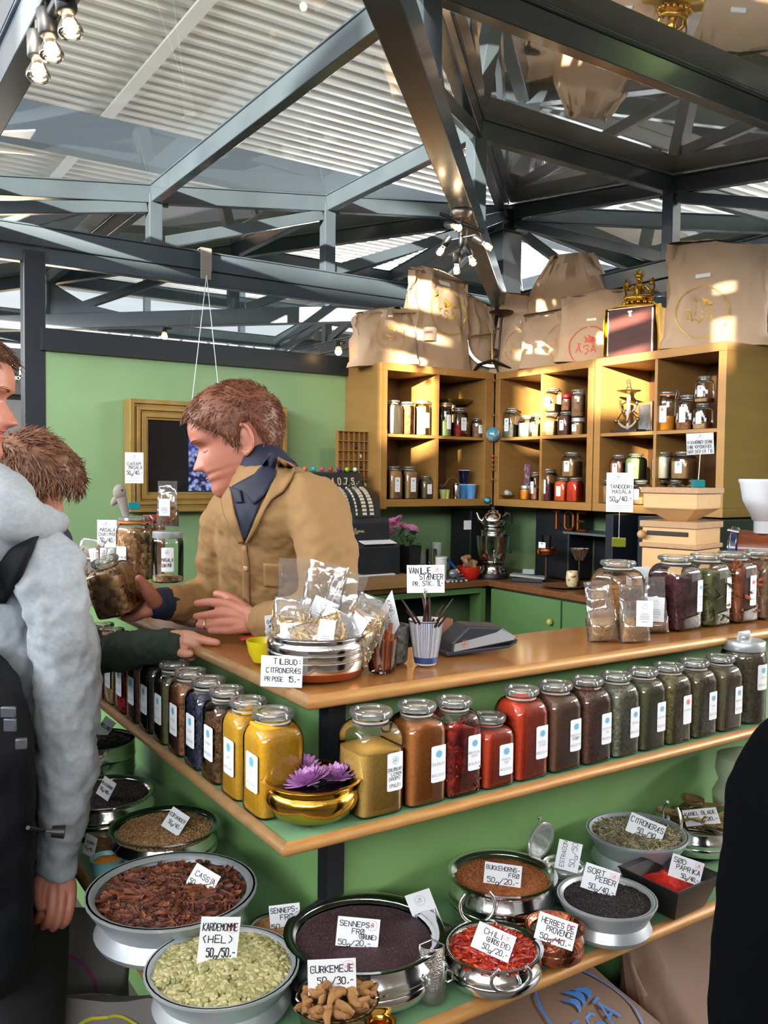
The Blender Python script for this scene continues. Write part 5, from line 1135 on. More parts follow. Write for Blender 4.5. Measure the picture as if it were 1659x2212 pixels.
bag('tall bag with long clear top at the back left of the pot', rel(pc, -0.052, 0.040, 0.050), 0.068, 0.165, 0.35, yb, 0.03, 0.03, 5, labpos=(-0.1, 0.22), labsz=(0.5, 0.25))
bag('bag with shiny crumpled top leaning at the centre back', rel(pc, -0.010, 0.022, 0.060), 0.088, 0.150, 0.35, yb + 0.1, -0.1, 0.22, 6, labpos=(0.05, 0.35), labsz=(0.55, 0.4), lrot=0.2)
bag('bag with folded clear top behind the centre of the pot', rel(pc, 0.020, 0.045, 0.055), 0.080, 0.142, 0.40, yb - 0.1, -0.05, 0.30, 7, labpos=(0.0, 0.3), labsz=None)
bag('small bag poking up at the right back of the pot', rel(pc, 0.075, 0.045, 0.030), 0.060, 0.118, 0.50, yb - 0.2, 0.0, 0.25, 8, labpos=(0.1, 0.5), labsz=(0.5, 0.35))
pf = rel(pc, -0.050, -0.099, 0.0); card('sign reading tilbud citrongræs pr pose 15 propped against the steel pot', pf + V((0, 0, 0.003)) + V((-.012, -.012, 0.0)), 88 * 1.57 / FPX, 66 * 1.57 / FPX, yb, 0.0, 0.03, [('TILBUD:', 0.30, 0.74, 0.17), ('CITRONGRÆS', 0.13, 0.46, 0.16), ('PR POSE', 0.10, 0.18, 0.14, 0.46), ('15,-', 0.66, 0.17, 0.18)], None)
# garam masala card on the left of the pot, hanging beyond
card('garam masala card on edge in the yellow bowl', rel(pc, -0.088, 0.068, 0.055), 0.034, 0.046, yb + 0.55, -0.05, -0.08, [('GARAM', 0.1, 0.66, 0.15), ('MASALA', 0.22, 0.42, 0.15), ('50g/40,-', 0.3, 0.14, 0.15)], (0.7, 0.8, 0.14), logo_m=2)
card('card marked 20 at the right of the lemongrass bags', rel(pc, 0.102, 0.030, 0.045), 0.034, 0.050, yb - 0.3, -0.1, 0.2, [('BLAND', 0.1, 0.55, 0.15), ('20,-', 0.2, 0.2, 0.22)], (0.6, 0.85, 0.12), logo_m=2)
# yellow bowl
c = V((0.752, 1.590, ZT)); c = on(549, 1436, ZT) + V((0.028, 0.010, 0)); bowl('plastic_bowl', 'yellow plastic bowl behind the steel pot', c, 0.076, 0.045, [(0.45, 0), (0.62, 0.06), (0.85, 0.45), (0.97, 0.9), (1.0, 1.0), (0.96, 0.99), (0.8, 0.4)], mat('yellow_plastic', '#c9b818', 0.35), n=30)
p = on(560, 1378, ZT + 0.012); t = thing('red_pouch', 'flat red fabric pouch lying behind the yellow bowl', 'pouch', p, CAMYAW + 0.3); q = MB(); q.grid(lambda u, v: V(((u - .5) * .085, (v - .5) * .05, 0.008 * math.sin(PI * u) * math.sin(PI * v) + 0.003 * noise.noise(V((u * 6, v * 6, 0))))), 14, 10); q.grid(lambda u, v: V(((u - .5) * .085, (v - .5) * .05, -0.010 * math.sin(PI * u) * math.sin(PI * v))), 14, 10, flip=True); obj('pouch_body', q, mat('red_fabric', '#b23a2a', 0.7), t, 60)
# cinnamon glass
c = V((0.918, 1.392, ZT)); t = thing('drinking_glass', 'clear ribbed glass of cinnamon sticks beside the steel pot', 'glass', c); q = MB()
q.lathe([(0.023, 0), (0.026, 0.003), (0.0275, 0.02), (0.029, 0.045), (0.031, 0.066)], 28, cap1=False); obj('glass', q, GLASS, t, 50)
CIN = mat('cinnamon_bark', '#a4572a', 0.7, c2='#8a4520', scale=30, bump=0.3, bscale=120, stretch=(1, 1, 0.2))
rng = random.Random(11); pr_ = []
q0 = MB()
for a in (-1, 1):
    pts = [V((a * 0.0022 + 0.0026 * math.cos(x_), 0.0026 * math.sin(x_), 0)) for x_ in [k * 2 * PI / 10 for k in range(10)]]
    q0.rings([[p_ + V((0, 0, z)) for p_ in pts] for z in (0, 0.03, 0.075)])
for k in range(13):
    a = k * 2.4; r = 0.004 + 0.0145 * math.sqrt(k / 13); lean = 0.06 + rng.uniform(0, 0.09)
    M4 = Matrix.Translation(c + V((r * math.cos(a), r * math.sin(a), 0.006))) @ Matrix.Rotation(lean, 4, V((-math.sin(a), math.cos(a), 0))) @ Matrix.Rotation(a, 4, 'Z') @ Matrix.Diagonal((1, 1, rng.uniform(0.78, 1.15), 1))
    if k == 0: o = obj('cinnamon_stick', q0, CIN, None, 50, mat4=M4); tag(o, 'rolled cinnamon stick standing in the ribbed glass', 'cinnamon stick', 'cinnamon sticks in the glass'); c0_ = o
    else: o = c0_.copy(); COL.objects.link(o); o.matrix_basis = M4
# speckled glass behind
c = V((0.985, 1.455, ZT)); t = thing('speckled_cup', 'grey speckled tumbler behind the cinnamon glass', 'cup', c); q = MB(); q.lathe([(0.026, 0), (0.030, 0.004), (0.034, 0.075), (0.032, 0.075), (0.028, 0.008)], 26); obj('tumbler', q, mat('speckled_glass', '#8d8f8c', 0.4, c2='#4e5251', scale=140, bump=0.8, bscale=140, kind='voronoi'), t, 50)
# diamond shaped card on wire in it
p = rel(c, -0.012, -0.045, 0.040); M4 = frame(p, yb - 0.55, 0, 0)
t = thing('price_card', 'diamond shaped kanel card on a wire clip between the pot and the striped cup', 'sign', mat4=M4); q = MB(); hh = 0.112
q.add([V(v) for v in ((0, 0, 0), (0.028, 0, 0.045), (0.010, 0, hh), (-0.022, 0, 0.062))] + [V((x_, 0.0012, z_)) for x_, z_ in ((0, 0), (0.028, 0.045), (0.010, hh), (-0.022, 0.062))], [(0, 1, 2, 3), (7, 6, 5, 4), (0, 4, 5, 1), (1, 5, 6, 2), (2, 6, 7, 3), (3, 7, 4, 0)]); obj('card', q, PAPER, t)
q = MB(); T = lambda a, b: V((0.004, -0.0008, 0.055)) + V((a * 0.38 + b * 0.92, 0, -a * 0.92 + b * 0.38)); strokes(q, 'KANEL', T, -0.034, 0.008, 0.0085); strokes(q, '(SRI LANKA)', T, -0.036, -0.003, 0.007, asp=0.5); strokes(q, '50g/60,-', T, -0.020, -0.014, 0.008); obj('handwriting', q, INK, t)
q = MB(); q.tube([(-0.012, 0.004, -0.035), (-0.008, 0.003, 0.0), (-0.004, 0.003, 0.02), (-0.012, 0.002, 0.03)], 0.0012, 5); obj('wire_clip', q, WIRE, t)
# striped cup with vanilla
c = V((1.029, 1.402, ZT)); t = thing('striped_cup', 'tall white porcelain cup with blue vertical stripes holding vanilla pods', 'cup', c); q = MB()
PC = [(0.020, 0), (0.0225, 0.004), (0.0265, 0.03), (0.031, 0.060), (0.0345, 0.088), (0.035, 0.0905), (0.033, 0.0905), (0.029, 0.060), (0.021, 0.008)]
q.lathe(PC, 40); obj('cup_body', q, WHITEC, t, 60)
def rad_at(z):
    for (a, z0), (b, z1) in zip(PC[:6], PC[1:6]):
        if z0 <= z <= z1: return lerp(a, b, (z - z0) / (z1 - z0))
    return PC[5][0]
q = MB(); rng = random.Random(2)
for k in range(62):
    a = 2 * PI * k / 62; w_ = 0.010 + rng.uniform(0, 0.018)
    zs = [0.017, 0.03, 0.045, 0.06, 0.075, 0.087]
    for z0, z1 in zip(zs, zs[1:]): q.quad(*[V(((rad_at(z) + 0.0003) * math.cos(a + d), (rad_at(z) + 0.0003) * math.sin(a + d), z)) for z, d in ((z0, -w_), (z0, w_), (z1, w_), (z1, -w_))])
q.lathe([(rad_at(z) + 0.0003, z) for z in (0.0045, 0.01, 0.017)], 40, cap0=False, cap1=False); q.lathe([(0.0348, 0.0872), (0.0353, 0.0898)], 40, cap0=False, cap1=False); obj('stripes', q, mat('cobalt_stripe', '#2b4377', 0.3, coat=0.3), t)
VAN = mat('vanilla_pod', '#2a1818', 0.35, c2='#3d2422', scale=60)
rng = random.Random(21); vl = []
for k in range(13):
    a = k * 2.39; ln = rng.uniform(0.10, 0.135); lean = rng.uniform(0.15, 0.62); q = MB(); pts = []
    for i in range(8):
        t_ = i / 7; pts.append(V((math.sin(lean) * ln * t_ + 0.018 * t_ * t_, 0.006 * math.sin(3 * t_ + k), math.cos(lean) * ln * t_)))
    M4 = Matrix.Translation(c + V((-0.010 * math.cos(a), -0.010 * math.sin(a), 0.020))) @ Matrix.Rotation(a, 4, 'Z')
    if k < 4: q.tube(pts, [0.002, 0.0035, 0.004, 0.004, 0.0036, 0.003, 0.0024, 0.001], 6, flat=0.6); o = obj('vanilla_pod', q, VAN, None, 60, mat4=M4); vl.append(o); tag(o, 'dark curved vanilla pod fanning out of the striped cup', 'vanilla pod', 'vanilla pods in the striped cup')
    else: o = vl[k % 4].copy(); COL.objects.link(o); o.matrix_basis = M4
p = rel(c, -0.002, -0.012, 0.145); t = card('sign reading vanilje stænger pr stk 11 on a wire above the striped cup', p, 81 * 1.74 / FPX, 60 * 1.74 / FPX, yb, 0, -0.02, [('VANILJE', 0.06, 0.70, 0.20, 0.6), ('STÆNGER', 0.34, 0.48, 0.19), ('PR.', 0.16, 0.24, 0.16, 0.2), ('STK.', 0.42, 0.26, 0.16, 0.3), ('11,-', 0.80, 0.24, 0.20)], (0.80, 0.80, 0.11))
q = MB(); q.tube([(-0.002, 0.003, 0.012), (-0.002, -0.003, 0.004), (-0.001, 0.002, -0.012), (0.0, 0.002, -0.125)], 0.0016, 6); q.tube([(-0.005, -0.002, 0.006), (-0.002, -0.004, -0.012), (0.001, -0.002, 0.006)], 0.0012, 5); obj('wire_clip', q, WIRE, t)
# card terminal
c = V((1.200, 1.452, ZT)); t = thing('card_terminal', 'black and silver card payment terminal lying on the counter', 'card terminal', c, CAMYAW + 0.35); q = MB()
def slab(q, prof, y0, y1, m=0): q.prism(prof, y0, y1, m)
slab(q, [(-0.075, 0.006), (0.075, 0.022), (0.078, 0.034), (0.045, 0.056), (-0.035, 0.062), (-0.072, 0.030)], -0.036, 0.036); obj('housing', q, mat('dark_grey_plastic', '#2e323c', 0.4), t, bevel=0.005)
q = MB(); slab(q, [(-0.070, 0.010), (0.070, 0.028), (0.074, 0.036), (0.040, 0.052), (0.030, 0.046), (-0.068, 0.026)], -0.0385, -0.0365); obj('side_panel', q, mat('silver_plastic', '#b4bac2', 0.35, 0.4), t)
q = MB(); slab(q, [(-0.085, 0.0), (0.060, 0.010), (0.080, 0.020), (0.082, 0.028), (0.060, 0.016), (-0.085, 0.010)], -0.037, 0.037); obj('base', q, mat('dark_grey_plastic', ''), t, bevel=0.003)
q = MB(); logo(q, lambda a, b: V((-0.045 + a, -0.0392, 0.0255 + b)), 0, 0, 0.0085, 0.001); obj('stamp', q, mat('orange_ink', '#d0703a', 0.5), t)
p = rel(c, -0.085, 0.06, 0); t = thing('small_box', 'small brown cardboard box behind the striped cup', 'box', p, 0.1); q = MB(); q.box((0, 0, 0.03), (0.06, 0.05, 0.06)); obj('box_body', q, mat('brown_card', '#7c4a2c', 0.7), t)
# masala bag on the left counter, bag held in the vendor's right hand
CHAI = [sm('chai_a', '#8c5f3c', '#6d4529', .8, 40), sm('chai_b', '#b88e5c', '#9a7344', .8, 40), sm('chai_c', '#4e3424', '#3a2619', .8, 40), sm('chai_d', '#9a5038', '#7d3d2a', .8, 40)]
p = on(398, 1360, ZT + 0.004); bag('bag of coarse chai spice lying on the counter between the hands', p + V((0.05, 0.02, 0.018)), 0.06, 0.10, 0.7, CAMYAW, -1.2, -1.2, 31, CHAI, 160, None, labsz=None, straw_r=(0.0016, 0.003), stl=(0.006, 0.014))
# bags on the right counter
p = on(1372, 1385, ZT); bag('clear bag of yellow masala with label in front of the tandoori jar', p, 0.072, 0.132, 0.42, yb + 0.1, -0.10, -0.06, 41, [sm('mas_a', '#c08a3c', '#a8742c'), sm('mas_b', '#8f6a3a', '#755428')], 120, 'masala bags on the right counter', labpos=(0.25, 0.48), labsz=(0.55, 0.45), straw_r=(0.001, 0.002), stl=(0.004, 0.010), lrot=0.1)
bag('clear bag of yellow masala behind the labelled one', p + V((-0.055, 0.045, 0)), 0.074, 0.138, 0.40, yb, -0.12, -0.10, 42, [sm('mas_a', ''), sm('mas_b', '')], 100, 'masala bags on the right counter', labsz=None, straw_r=(0.001, 0.002), stl=(0.004, 0.010))
p = on(1415, 1365, ZT); bag('clear bag of pinkish spice blend next to the hibiscus jar', p, 0.066, 0.135, 0.24, yb - 0.1, -0.06, -0.05, 43, [sm('pin_a', '#a8744c', '#8d5c3a'), sm('pin_b', '#c08c62', '#a3744e')], 90, 'masala bags on the right counter', labpos=(0.0, 0.42), labsz=(0.62, 0.44), straw_r=(0.001, 0.002), stl=(0.004, 0.010), lrot=0.08)
def holder(label, p, col_, h, cw, ch, lines, la, yaw, cube=0.024, roll=0.0, lean=0.0, ctilt=0):
    t = thing('card_holder', label, 'card holder', p, yaw); q = MB(); q.box((0, 0, cube / 2), (cube * 1.5, cube, cube)); obj('cube', q, col_, t, bevel=0.002)
    q = MB(); q.tube([(0, 0, cube), (lean * 0.5, 0, h * 0.5), (lean, 0, h), (lean + 0.003, -0.001, h + 0.012), (lean - 0.003, -0.001, h + 0.016), (lean, -0.001, h + 0.004)], 0.0011, 5); obj('wire', q, WIRE, t)
    R = frame(p, yaw) @ V((lean, -0.003, h)); c_ = card('tall white card clipped above the ' + label, R, cw, ch, yaw, ctilt, roll, lines, la, logo_m=2, name='price_card'); return t
GLC = lambda n, c_: mat(n, c_, 0.1, coat=1.0)
pj = V((1.660, 1.470, ZT + 0.208)); sc_ = 2.16 / FPX
t = holder('olive glass card holder on the tandoori jar', pj, GLC('olive_glass', '#6b7020'), 0.085, 56 * sc_, 84 * sc_, [('TANDOORI', 0.14, 0.60, 0.09), ('MASALA', 0.22, 0.47, 0.09), ('50g/40,-', 0.14, 0.28, 0.12), ("--------------", 0.08, 0.14, 0.045), ("-------------------", 0.06, 0.08, 0.04), ("------------------", 0.06, 0.02, 0.04)], (0.42, 0.85, 0.20), yawto(pj), cube=0.022)
pj = V((1.80, 1.60, 1.15 + 0.02)); pj = dp(1378, 1300, 2.35); t = card('card behind the tandoori jar ending in bere 40', V((pj.x, pj.y, 1.215)), 50 * 2.35 / FPX, 78 * 2.35 / FPX, yb, 0, -0.02, [('GRØN', 0.3, 0.60, 0.10), ('INGBERE', 0.2, 0.46, 0.10), ('50g/40,-', 0.22, 0.26, 0.13)], (0.55, 0.82, 0.2), logo_m=2)
q = MB(); q.tube([(0, 0.002, 0.0), (0, 0.002, -0.045)], 0.002, 5); q.box((0, 0.002, -0.040), (0.03, 0.03, 0.01)); obj('stand', q, WIRE, t)
p = V((1.86, 1.66, 1.0)); pj = dp(1425, 1255, 2.45); t = thing('metal_scoop', 'tilted round aluminium lid between the jars and the mill', 'lid', pj); q = MB(); q.lathe([(0.034, 0), (0.036, 0.003), (0.036, 0.014), (0.033, 0.017), (0, 0.017)], 24, mat=Matrix.Rotation(1.2, 3, 'Y') @ Matrix.Rotation(0.5, 3, 'X')); obj('lid_disc', q, ALU, t, 40)
t2 = spice_jar('small round jar leaning lid, behind the pink spice bag', V((pj.x + 0.02, pj.y - 0.01, ZT)), 0, 0.07, 0.075, 0.7, 'tan', lab=None, square=False, lid='glass', nk=0.85, low=True)
# left far counter things
pj = V((0.965, 3.06, ZT + 0.225 + 0.021)); sc_ = 3.1 / FPX
holder('turquoise glass card holder on the chai jar', pj, GLC('turquoise_glass', '#17808c'), 0.092, 38 * sc_, 66 * sc_, [('GARAM', 0.12, 0.58, 0.10), ('MASALA', 0.22, 0.46, 0.10), ('50g/40,-', 0.10, 0.28, 0.13), ('--------------', 0.08, 0.14, 0.05), ('--------------', 0.08, 0.06, 0.05)], (0.5, 0.84, 0.22), yawto(pj), cube=0.026)
pj = dp(231, 1192, 3.3); card('card reading masala chai mix left of the big chai jar', V((pj.x, pj.y, 1.265)), 42 * 3.3 / FPX, 60 * 3.3 / FPX, yb, 0, 0, [('MASALA', 0.15, 0.58, 0.12), ('CHAI MIX', 0.08, 0.42, 0.12), ('50g/40,-', 0.16, 0.20, 0.15)], (0.45, 0.84, 0.2), logo_m=2)
p = V((pj.x, pj.y, ZT)); t = thing('tag_glass', 'glass full of rolled white paper tags on the left counter', 'glass', on(215, 1262, ZT)); q = MB(); q.lathe([(0.032, 0), (0.034, 0.003), (0.038, 0.075), (0.036, 0.075), (0.032, 0.006)], 24); obj('glass', q, LIDG, t, 50)
bt = on(215, 1262, ZT); rng = random.Random(4); q = MB(); q.tube([(0, 0, 0), (0, 0, 0.115)], 0.0075, 8)
rt = None
for k in range(9):
    a = k * 2.4; r = 0.006 + 0.015 * (k / 9) ** .5
    M4 = Matrix.Translation(bt + V((r * math.cos(a), r * math.sin(a), 0.006))) @ Matrix.Rotation(rng.uniform(0.05, 0.35), 4, V((-math.sin(a), math.cos(a), 0)))
    if rt is None: rt = obj('paper_roll', q, PAPER, None, 50, mat4=M4); tag(rt, 'white rolled paper tag standing in the glass', 'paper roll', 'rolled tags in the glass')
    else: o = rt.copy(); COL.objects.link(o); o.matrix_basis = M4
p = V((1.02, 2.96, ZT + 0.193)); bag('narrow clear bag of chai pieces standing on the white-lidded jar', V((1.04, 2.93, ZT + 0.193)), 0.075, 0.155, 0.42, yb + 0.05, 0, 0.0, 51, CHAI, 110, None, labpos=(-0.08, 0.42), labsz=(0.5, 0.38), straw_r=(0.002, 0.0035), stl=(0.008, 0.016))
bag('clear bag of loose chai pieces behind the paper tags', on(192, 1240, ZT + 0.0), 0.10, 0.13, 0.7, yb, 0, 0.1, 52, CHAI, 90, None, labsz=None, straw_r=(0.002, 0.0035), stl=(0.008, 0.016))
p = dp(258, 1130, 3.12); t = thing('puppet_head', 'small grey felt animal head on a spice bag behind the chai jar', 'figure', V((p.x, p.y, ZT + 0.215))); q = MB(); Rg = Matrix.Rotation(CAMYAW, 3, 'Z')
q.sphere(Rg @ V((-0.005, 0.02, 0.090)), 0.028, 14, 10, sc=(0.85, 0.8, 1.0)); q.sphere(Rg @ V((-0.020, 0.02, 0.062)), 0.016, 10, 8, mat=Matrix.Rotation(0.6, 3, 'Y'), sc=(0.8, 0.8, 1.6)); q.tube([Rg @ V((0.0, 0.02, 0.07)), Rg @ V((0.012, 0.02, 0.03)), Rg @ V((0.02, 0.02, 0.0))], [0.02, 0.014, 0.012], 10); obj('head', q, mat('grey_felt', '#8f8781', 0.9), t, 60)
q = MB(); q.sphere(Rg @ V((0.010, -0.001, 0.098)), 0.004, 8, 6); obj('eye', q, INK, t, 60)
# ================================================================ ON TOP OF THE SHELVES
ZTOP = 2.173
LOGO_GOLD = mat('gold_print', '#c49b45', 0.4, 0.2); LOGO_RED = mat('red_print', '#c9503f', 0.6)
LOGO_BLUE = mat('blue_print', '#3f78c0', 0.6); LOGO_MAG = mat('magenta_print', '#b5419a', 0.6); LOGO_YEL = mat('yellow_print', '#d6cf2f', 0.6)
def paper_bag(label, p, yaw, w, h, d, seed, tilt=0, roll=0, top='fold', lg=None, lgm=None, group=None, sticker=True, lgx=0.0, lgz=0.42, lgr=0.3, crump=1.0, shear=0.0, m=None):
    t = thing('paper_bag', label, 'paper bag', mat4=frame(p, yaw, tilt, roll), group=group)
    def shape(a, v, k=1.0):
        c_, s_ = sup(a, 4.5 - 2.2 * v)
        wv = w / 2 * (1 - 0.05 * math.sin(v * PI) + (0.05 if v < 0.1 else 0)); dv = d / 2 * max(0.06, (1 - v ** 2.2) if top == 'fold' else (1 - 0.5 * v))
        if top == 'peak': wv *= 1 - 0.55 * max(0, v - 0.62) / 0.38
        z = v * h
        if top == 'fold': z += 0.05 * h * math.sin(c_ * 2.0 + seed) * v ** 3 + 0.03 * h * noise.noise(V((c_ * 3, seed, 1))) * v
        n1 = noise.noise(V((c_ * 2.6 + seed, s_ * 2.6, v * 3.4))); n2 = noise.noise(V((c_ * 7 + seed, s_ * 7, v * 9)))
        am = (0.075 * n1 + 0.028 * n2) * min(w, h) * crump * (0.35 + v)
        return V((c_ * wv * k + shear * v * w + am * 0.5 * c_, s_ * dv * k + am * (1 if abs(s_) > .3 else .3), z + am * 0.4 * v))
    q = MB(); n = 48; nv = 26
    q.rings([[shape(2 * PI * (j + .5) / n, i / nv) for j in range(n)] for i in range(nv + 1)], 0, True, True)
    obj('bag_body', q, m or KRAFT, t, 32)
    def S_(x, z):   # surface point on the front for a given local x,z
        v = min(max(z / h, 0.0), 1.0); best = None; a0 = PI * 1.03; a1 = PI * 1.97
        for _ in range(14):
            am_ = (a0 + a1) / 2
            if shape(am_, v).x < x: a0 = am_
            else: a1 = am_
        P = shape((a0 + a1) / 2, v); return V((x, P.y - 0.004, P.z))
    if lg:
        q = MB(); logo(q, lambda a, b: S_(lgx * w + a, lgz * h + b), 0, 0, lgr * w, lgr * w * 0.05, seg=40); obj('logo', q, lg, t)
    if sticker:
        q = MB(); sx_, sz = w * 0.07, h * 0.018; cx_, cz = (lgx) * w, min(0.88, lgz + lgr * w / h + 0.09) * h
        q.quad(S_(cx_ - sx_, cz - sz) + V((0, -0.002, 0)), S_(cx_ + sx_, cz - sz) + V((0, -0.002, 0)), S_(cx_ + sx_, cz + sz) + V((0, -0.002, 0)), S_(cx_ - sx_, cz + sz) + V((0, -0.002, 0))); obj('sticker', q, PAPER, t)
    return t
def pb(label, x0, x1, ytop, plane, val, w=None, **k):
    """bag between image columns x0..x1 whose top reaches image row ytop, standing on the shelf top"""
    if plane == 'y': a, b = coly(x0, val), coly(x1, val); p = V(((a + b) / 2, val, ZTOP)); ww = b - a; yaw = k.pop('yaw', 0.0)
    else: a, b = colx(x0, val), colx(x1, val); p = V((val, (a + b) / 2, ZTOP)); ww = abs(a - b); yaw = k.pop('yaw', -PI / 2)
    D = depth(p); zt = EYE.z + (1106 - ytop - FPX * 0.043) * D / FPX
    sd = k.pop('seed', 1); return paper_bag(label, p, yaw, ww, zt - ZTOP, k.pop('d', 0.16), sd, **k)
pb('crumpled brown paper bag leaning at the left end of the gold shelf', 757, 893, 672, 'y', 4.22, seed=1, roll=-0.10, top='fold', lg=LOGO_GOLD, lgx=0.05, lgz=0.55, lgr=0.22, shear=0.10, crump=1.5)
pb('tall brown paper bag with gold print above the left gold shelf', 872, 1003, 592, 'y', 4.24, seed=2, lg=LOGO_GOLD, lgx=0.08, lgz=0.60, lgr=0.30, crump=1.2, roll=0.02)
pb('plain brown paper bag behind the letter scale', 1003, 1062, 650, 'y', 4.26, seed=3, sticker=False, crump=1.3)
pb('brown paper bag with gold print right of the letter scale', 1078, 1166, 632, 'x', 3.66, seed=4, lg=LOGO_GOLD, lgx=0.1, lgz=0.32, lgr=0.30, shear=0.12, crump=1.3, d=0.2, yaw=-1.05)
pb('tallest peaked brown paper bag behind the row', 1158, 1300, 548, 'x', 3.78, seed=5, top='peak', sticker=False, crump=1.3, yaw=-1.0, d=0.12)
pb('brown paper bag with gold emblem in the middle of the row', 1140, 1232, 668, 'x', 3.60, seed=6, lg=LOGO_GOLD, lgx=0.25, lgz=0.45, lgr=0.30, sticker=False, crump=1.3, yaw=-1.0, d=0.14)
pb('brown paper bag with red flame emblem beside the yellow-draped box', 1218, 1335, 630, 'x', 3.60, seed=7, lg=LOGO_RED, lgx=-0.02, lgz=0.22, lgr=0.27, crump=1.0, roll=0.05, yaw=-1.05, d=0.15)
pb('small brown paper bag peeking out behind the golden statue', 1338, 1392, 618, 'x', 3.80, seed=8, sticker=False, top='peak', yaw=-1.0, d=0.08)
pb('large upright brown paper bag with gold emblem at the right end', 1448, 1632, 520, 'x', 3.64, seed=9, lg=LOGO_GOLD, lgx=-0.12, lgz=0.33, lgr=0.26, crump=0.9, yaw=-0.95, d=0.15, shear=0.03)
# roll of tape / paper cup hung on the tall bag
p = dp(929, 722, 4.62); t = thing('paper_roll_sign', 'white paper roll with red lettering hanging in front of the tall paper bag', 'paper roll', p, CAMYAW)
q = MB(); q.lathe([(0.034, -0.036), (0.036, 0.032), (0.033, 0.034), (0.031, -0.03)], 24); obj('roll', q, mat('cream_paper', '#dccdb6', 0.7), t, 50)
q = MB(); strokes(q, 'DANMARK', lambda a, b: V((0.0365 * math.sin(a / 0.036), -0.0365 * math.cos(a / 0.036), b)), -0.032, 0.0, 0.012, 0.002, jit=0, asp=0.42); obj('lettering', q, LOGO_RED, t)
# old letter scale standing at the corner
p = V((3.40, 4.06, ZTOP)); p = V((coly(1060, 4.10), 4.10, ZTOP)); t = thing('letter_scale', 'antique iron letter scale with curved white dial and round plate on the corner', 'scale', p, CAMYAW)
q = MB(); q.tube([(0.13, -0.02, 0.0), (0.125, -0.02, 0.022), (0.05, 0, 0.055), (0.0, 0, 0.075)], [0.005, 0.008, 0.018, 0.022], 8, flat=0.6); q.tube([(-0.12, 0.02, 0.0), (-0.08, 0.01, 0.05), (0, 0, 0.075)], [0.01, 0.02, 0.02], 8, flat=0.6); q.tube([(0.02, 0, 0.06), (0.03, -0.05, 0.0)], [0.012, 0.005], 6); obj('feet', q, IRON, t, 50)
q = MB(); q.tube([(0, 0, 0.06), (-0.005, 0, 0.24), (0.0, 0, 0.27)], [0.010, 0.006, 0.004], 8); q.tube([(0.0, 0, 0.25), (0.045, 0, 0.275)], 0.006, 6); q.tube([(-0.003, 0, 0.235), (-0.13, 0, 0.222), (-0.145, 0, 0.205)], 0.006, 6); obj('frame_arms', q, OLDBRASS, t, 50)
q = MB(); q.tube([(0.035, 0, 0.06), (0.05, 0, 0.34)], [0.003, 0.009], 8); q.lathe([(0.012, 0.335), (0.030, 0.352), (0.070, 0.362), (0.074, 0.368), (0.070, 0.372), (0.0, 0.368)], 28, c=(0.05, 0, 0)); obj('weigh_plate', q, IRON, t, 50)
q = MB(); arc(q, 0.148, PI * 1.0, PI * 1.55, 0.018, 0.20, cx=0.0); obj('dial_arc', q, STEELB, t)
q = MB(); q.sphere((0.012, 0, 0.12), 0.030, 12, 8, sc=(1, .25, 1)); q.tube([(0, 0, 0.12), (0.01, 0, 0.24)], 0.009, 6); obj('counterweight', q, IRON, t, 50)
# wooden box under yellow cloth with statue
pbx = V((3.60, colx(1372, 3.60), ZTOP)); D = depth(pbx); t = thing('wooden_box', 'red-brown wooden box with a metal clasp draped in yellow silk', 'box', pbx, -1.28)
q = MB(); q.box((0, 0, 0.118), (0.235, 0.20, 0.236)); obj('box_body', q, mat('mahogany', '#4c160d', 0.55, c2='#340e08', scale=7, stretch=(1, 1, 8)), t, bevel=0.003)
q = MB(); q.box((0.0, -0.103, 0.207), (0.012, 0.006, 0.03)); q.box((0.0, -0.104, 0.218), (0.024, 0.004, 0.010)); obj('clasp', q, STEELB, t, bevel=0.001)
q = MB()
for a in (-1, 1): q.box((a * 0.1185, -0.098, 0.115), (0.006, 0.012, 0.225))
q.box((0, -0.098, 0.2385), (0.243, 0.012, 0.006)); obj('white_lining', q, mat('white_silk', '#d8d3cc', 0.5), t)
def drape(u, v):   # over the top and down both sides
    s_ = (u - .5) * 2; L_ = abs(s_) * 0.40
    if L_ < 0.138: x, z = math.copysign(L_, s_), 0.247
    else: x, z = math.copysign(0.138 + 0.05 * (L_ - 0.138) + 0.010 * math.sin(v * 9 + s_), s_), 0.247 - (L_ - 0.138) * 0.9
    return V((x, -0.115 + v * 0.235 + 0.006 * math.sin(u * 23), z + 0.005 * math.sin(v * 11 + u * 17)))
q = MB(); q.grid(drape, 40, 14); q2 = obj('yellow_cloth', q, mat('yellow_silk', '#dfae12', 0.45, c2='#c99a10', scale=30, bump=0.3, bscale=60), t, 60); sd = q2.modifiers.new('s', 'SOLIDIFY'); sd.thickness = 0.004
pst = pbx + V((0, 0, 0.254)); t = thing('golden_statue', 'golden seated deity statue on a lotus base atop the draped box', 'statue', pst, -0.9); t.scale = (1.35, 1.35, 1.25); q = MB()
q.lathe([(0.058, 0), (0.060, 0.006), (0.050, 0.012), (0.058, 0.020), (0.052, 0.026), (0.0, 0.027)], 28); 
for k in range(16): q.sphere((0.056 * math.cos(k * PI / 8), 0.056 * math.sin(k * PI / 8), 0.014), 0.010, 6, 5, sc=(.8, .8, 1.1))
obj('lotus_base', q, BRASS, t, 60)
q = MB(); q.tube([(0.045, -0.012, 0.040), (0.02, -0.035, 0.036), (-0.02, -0.035, 0.036), (-0.050, -0.01, 0.040)], [0.014, 0.012, 0.012, 0.010], 10); q.tube([(-0.03, -0.01, 0.040), (-0.055, -0.02, 0.034)], [0.012, 0.006], 8)
q.tube([(0, 0, 0.03), (0.0, 0, 0.06), (0, 0, 0.085), (0, 0, 0.100)], [0.024, 0.018, 0.022, 0.010], 12)
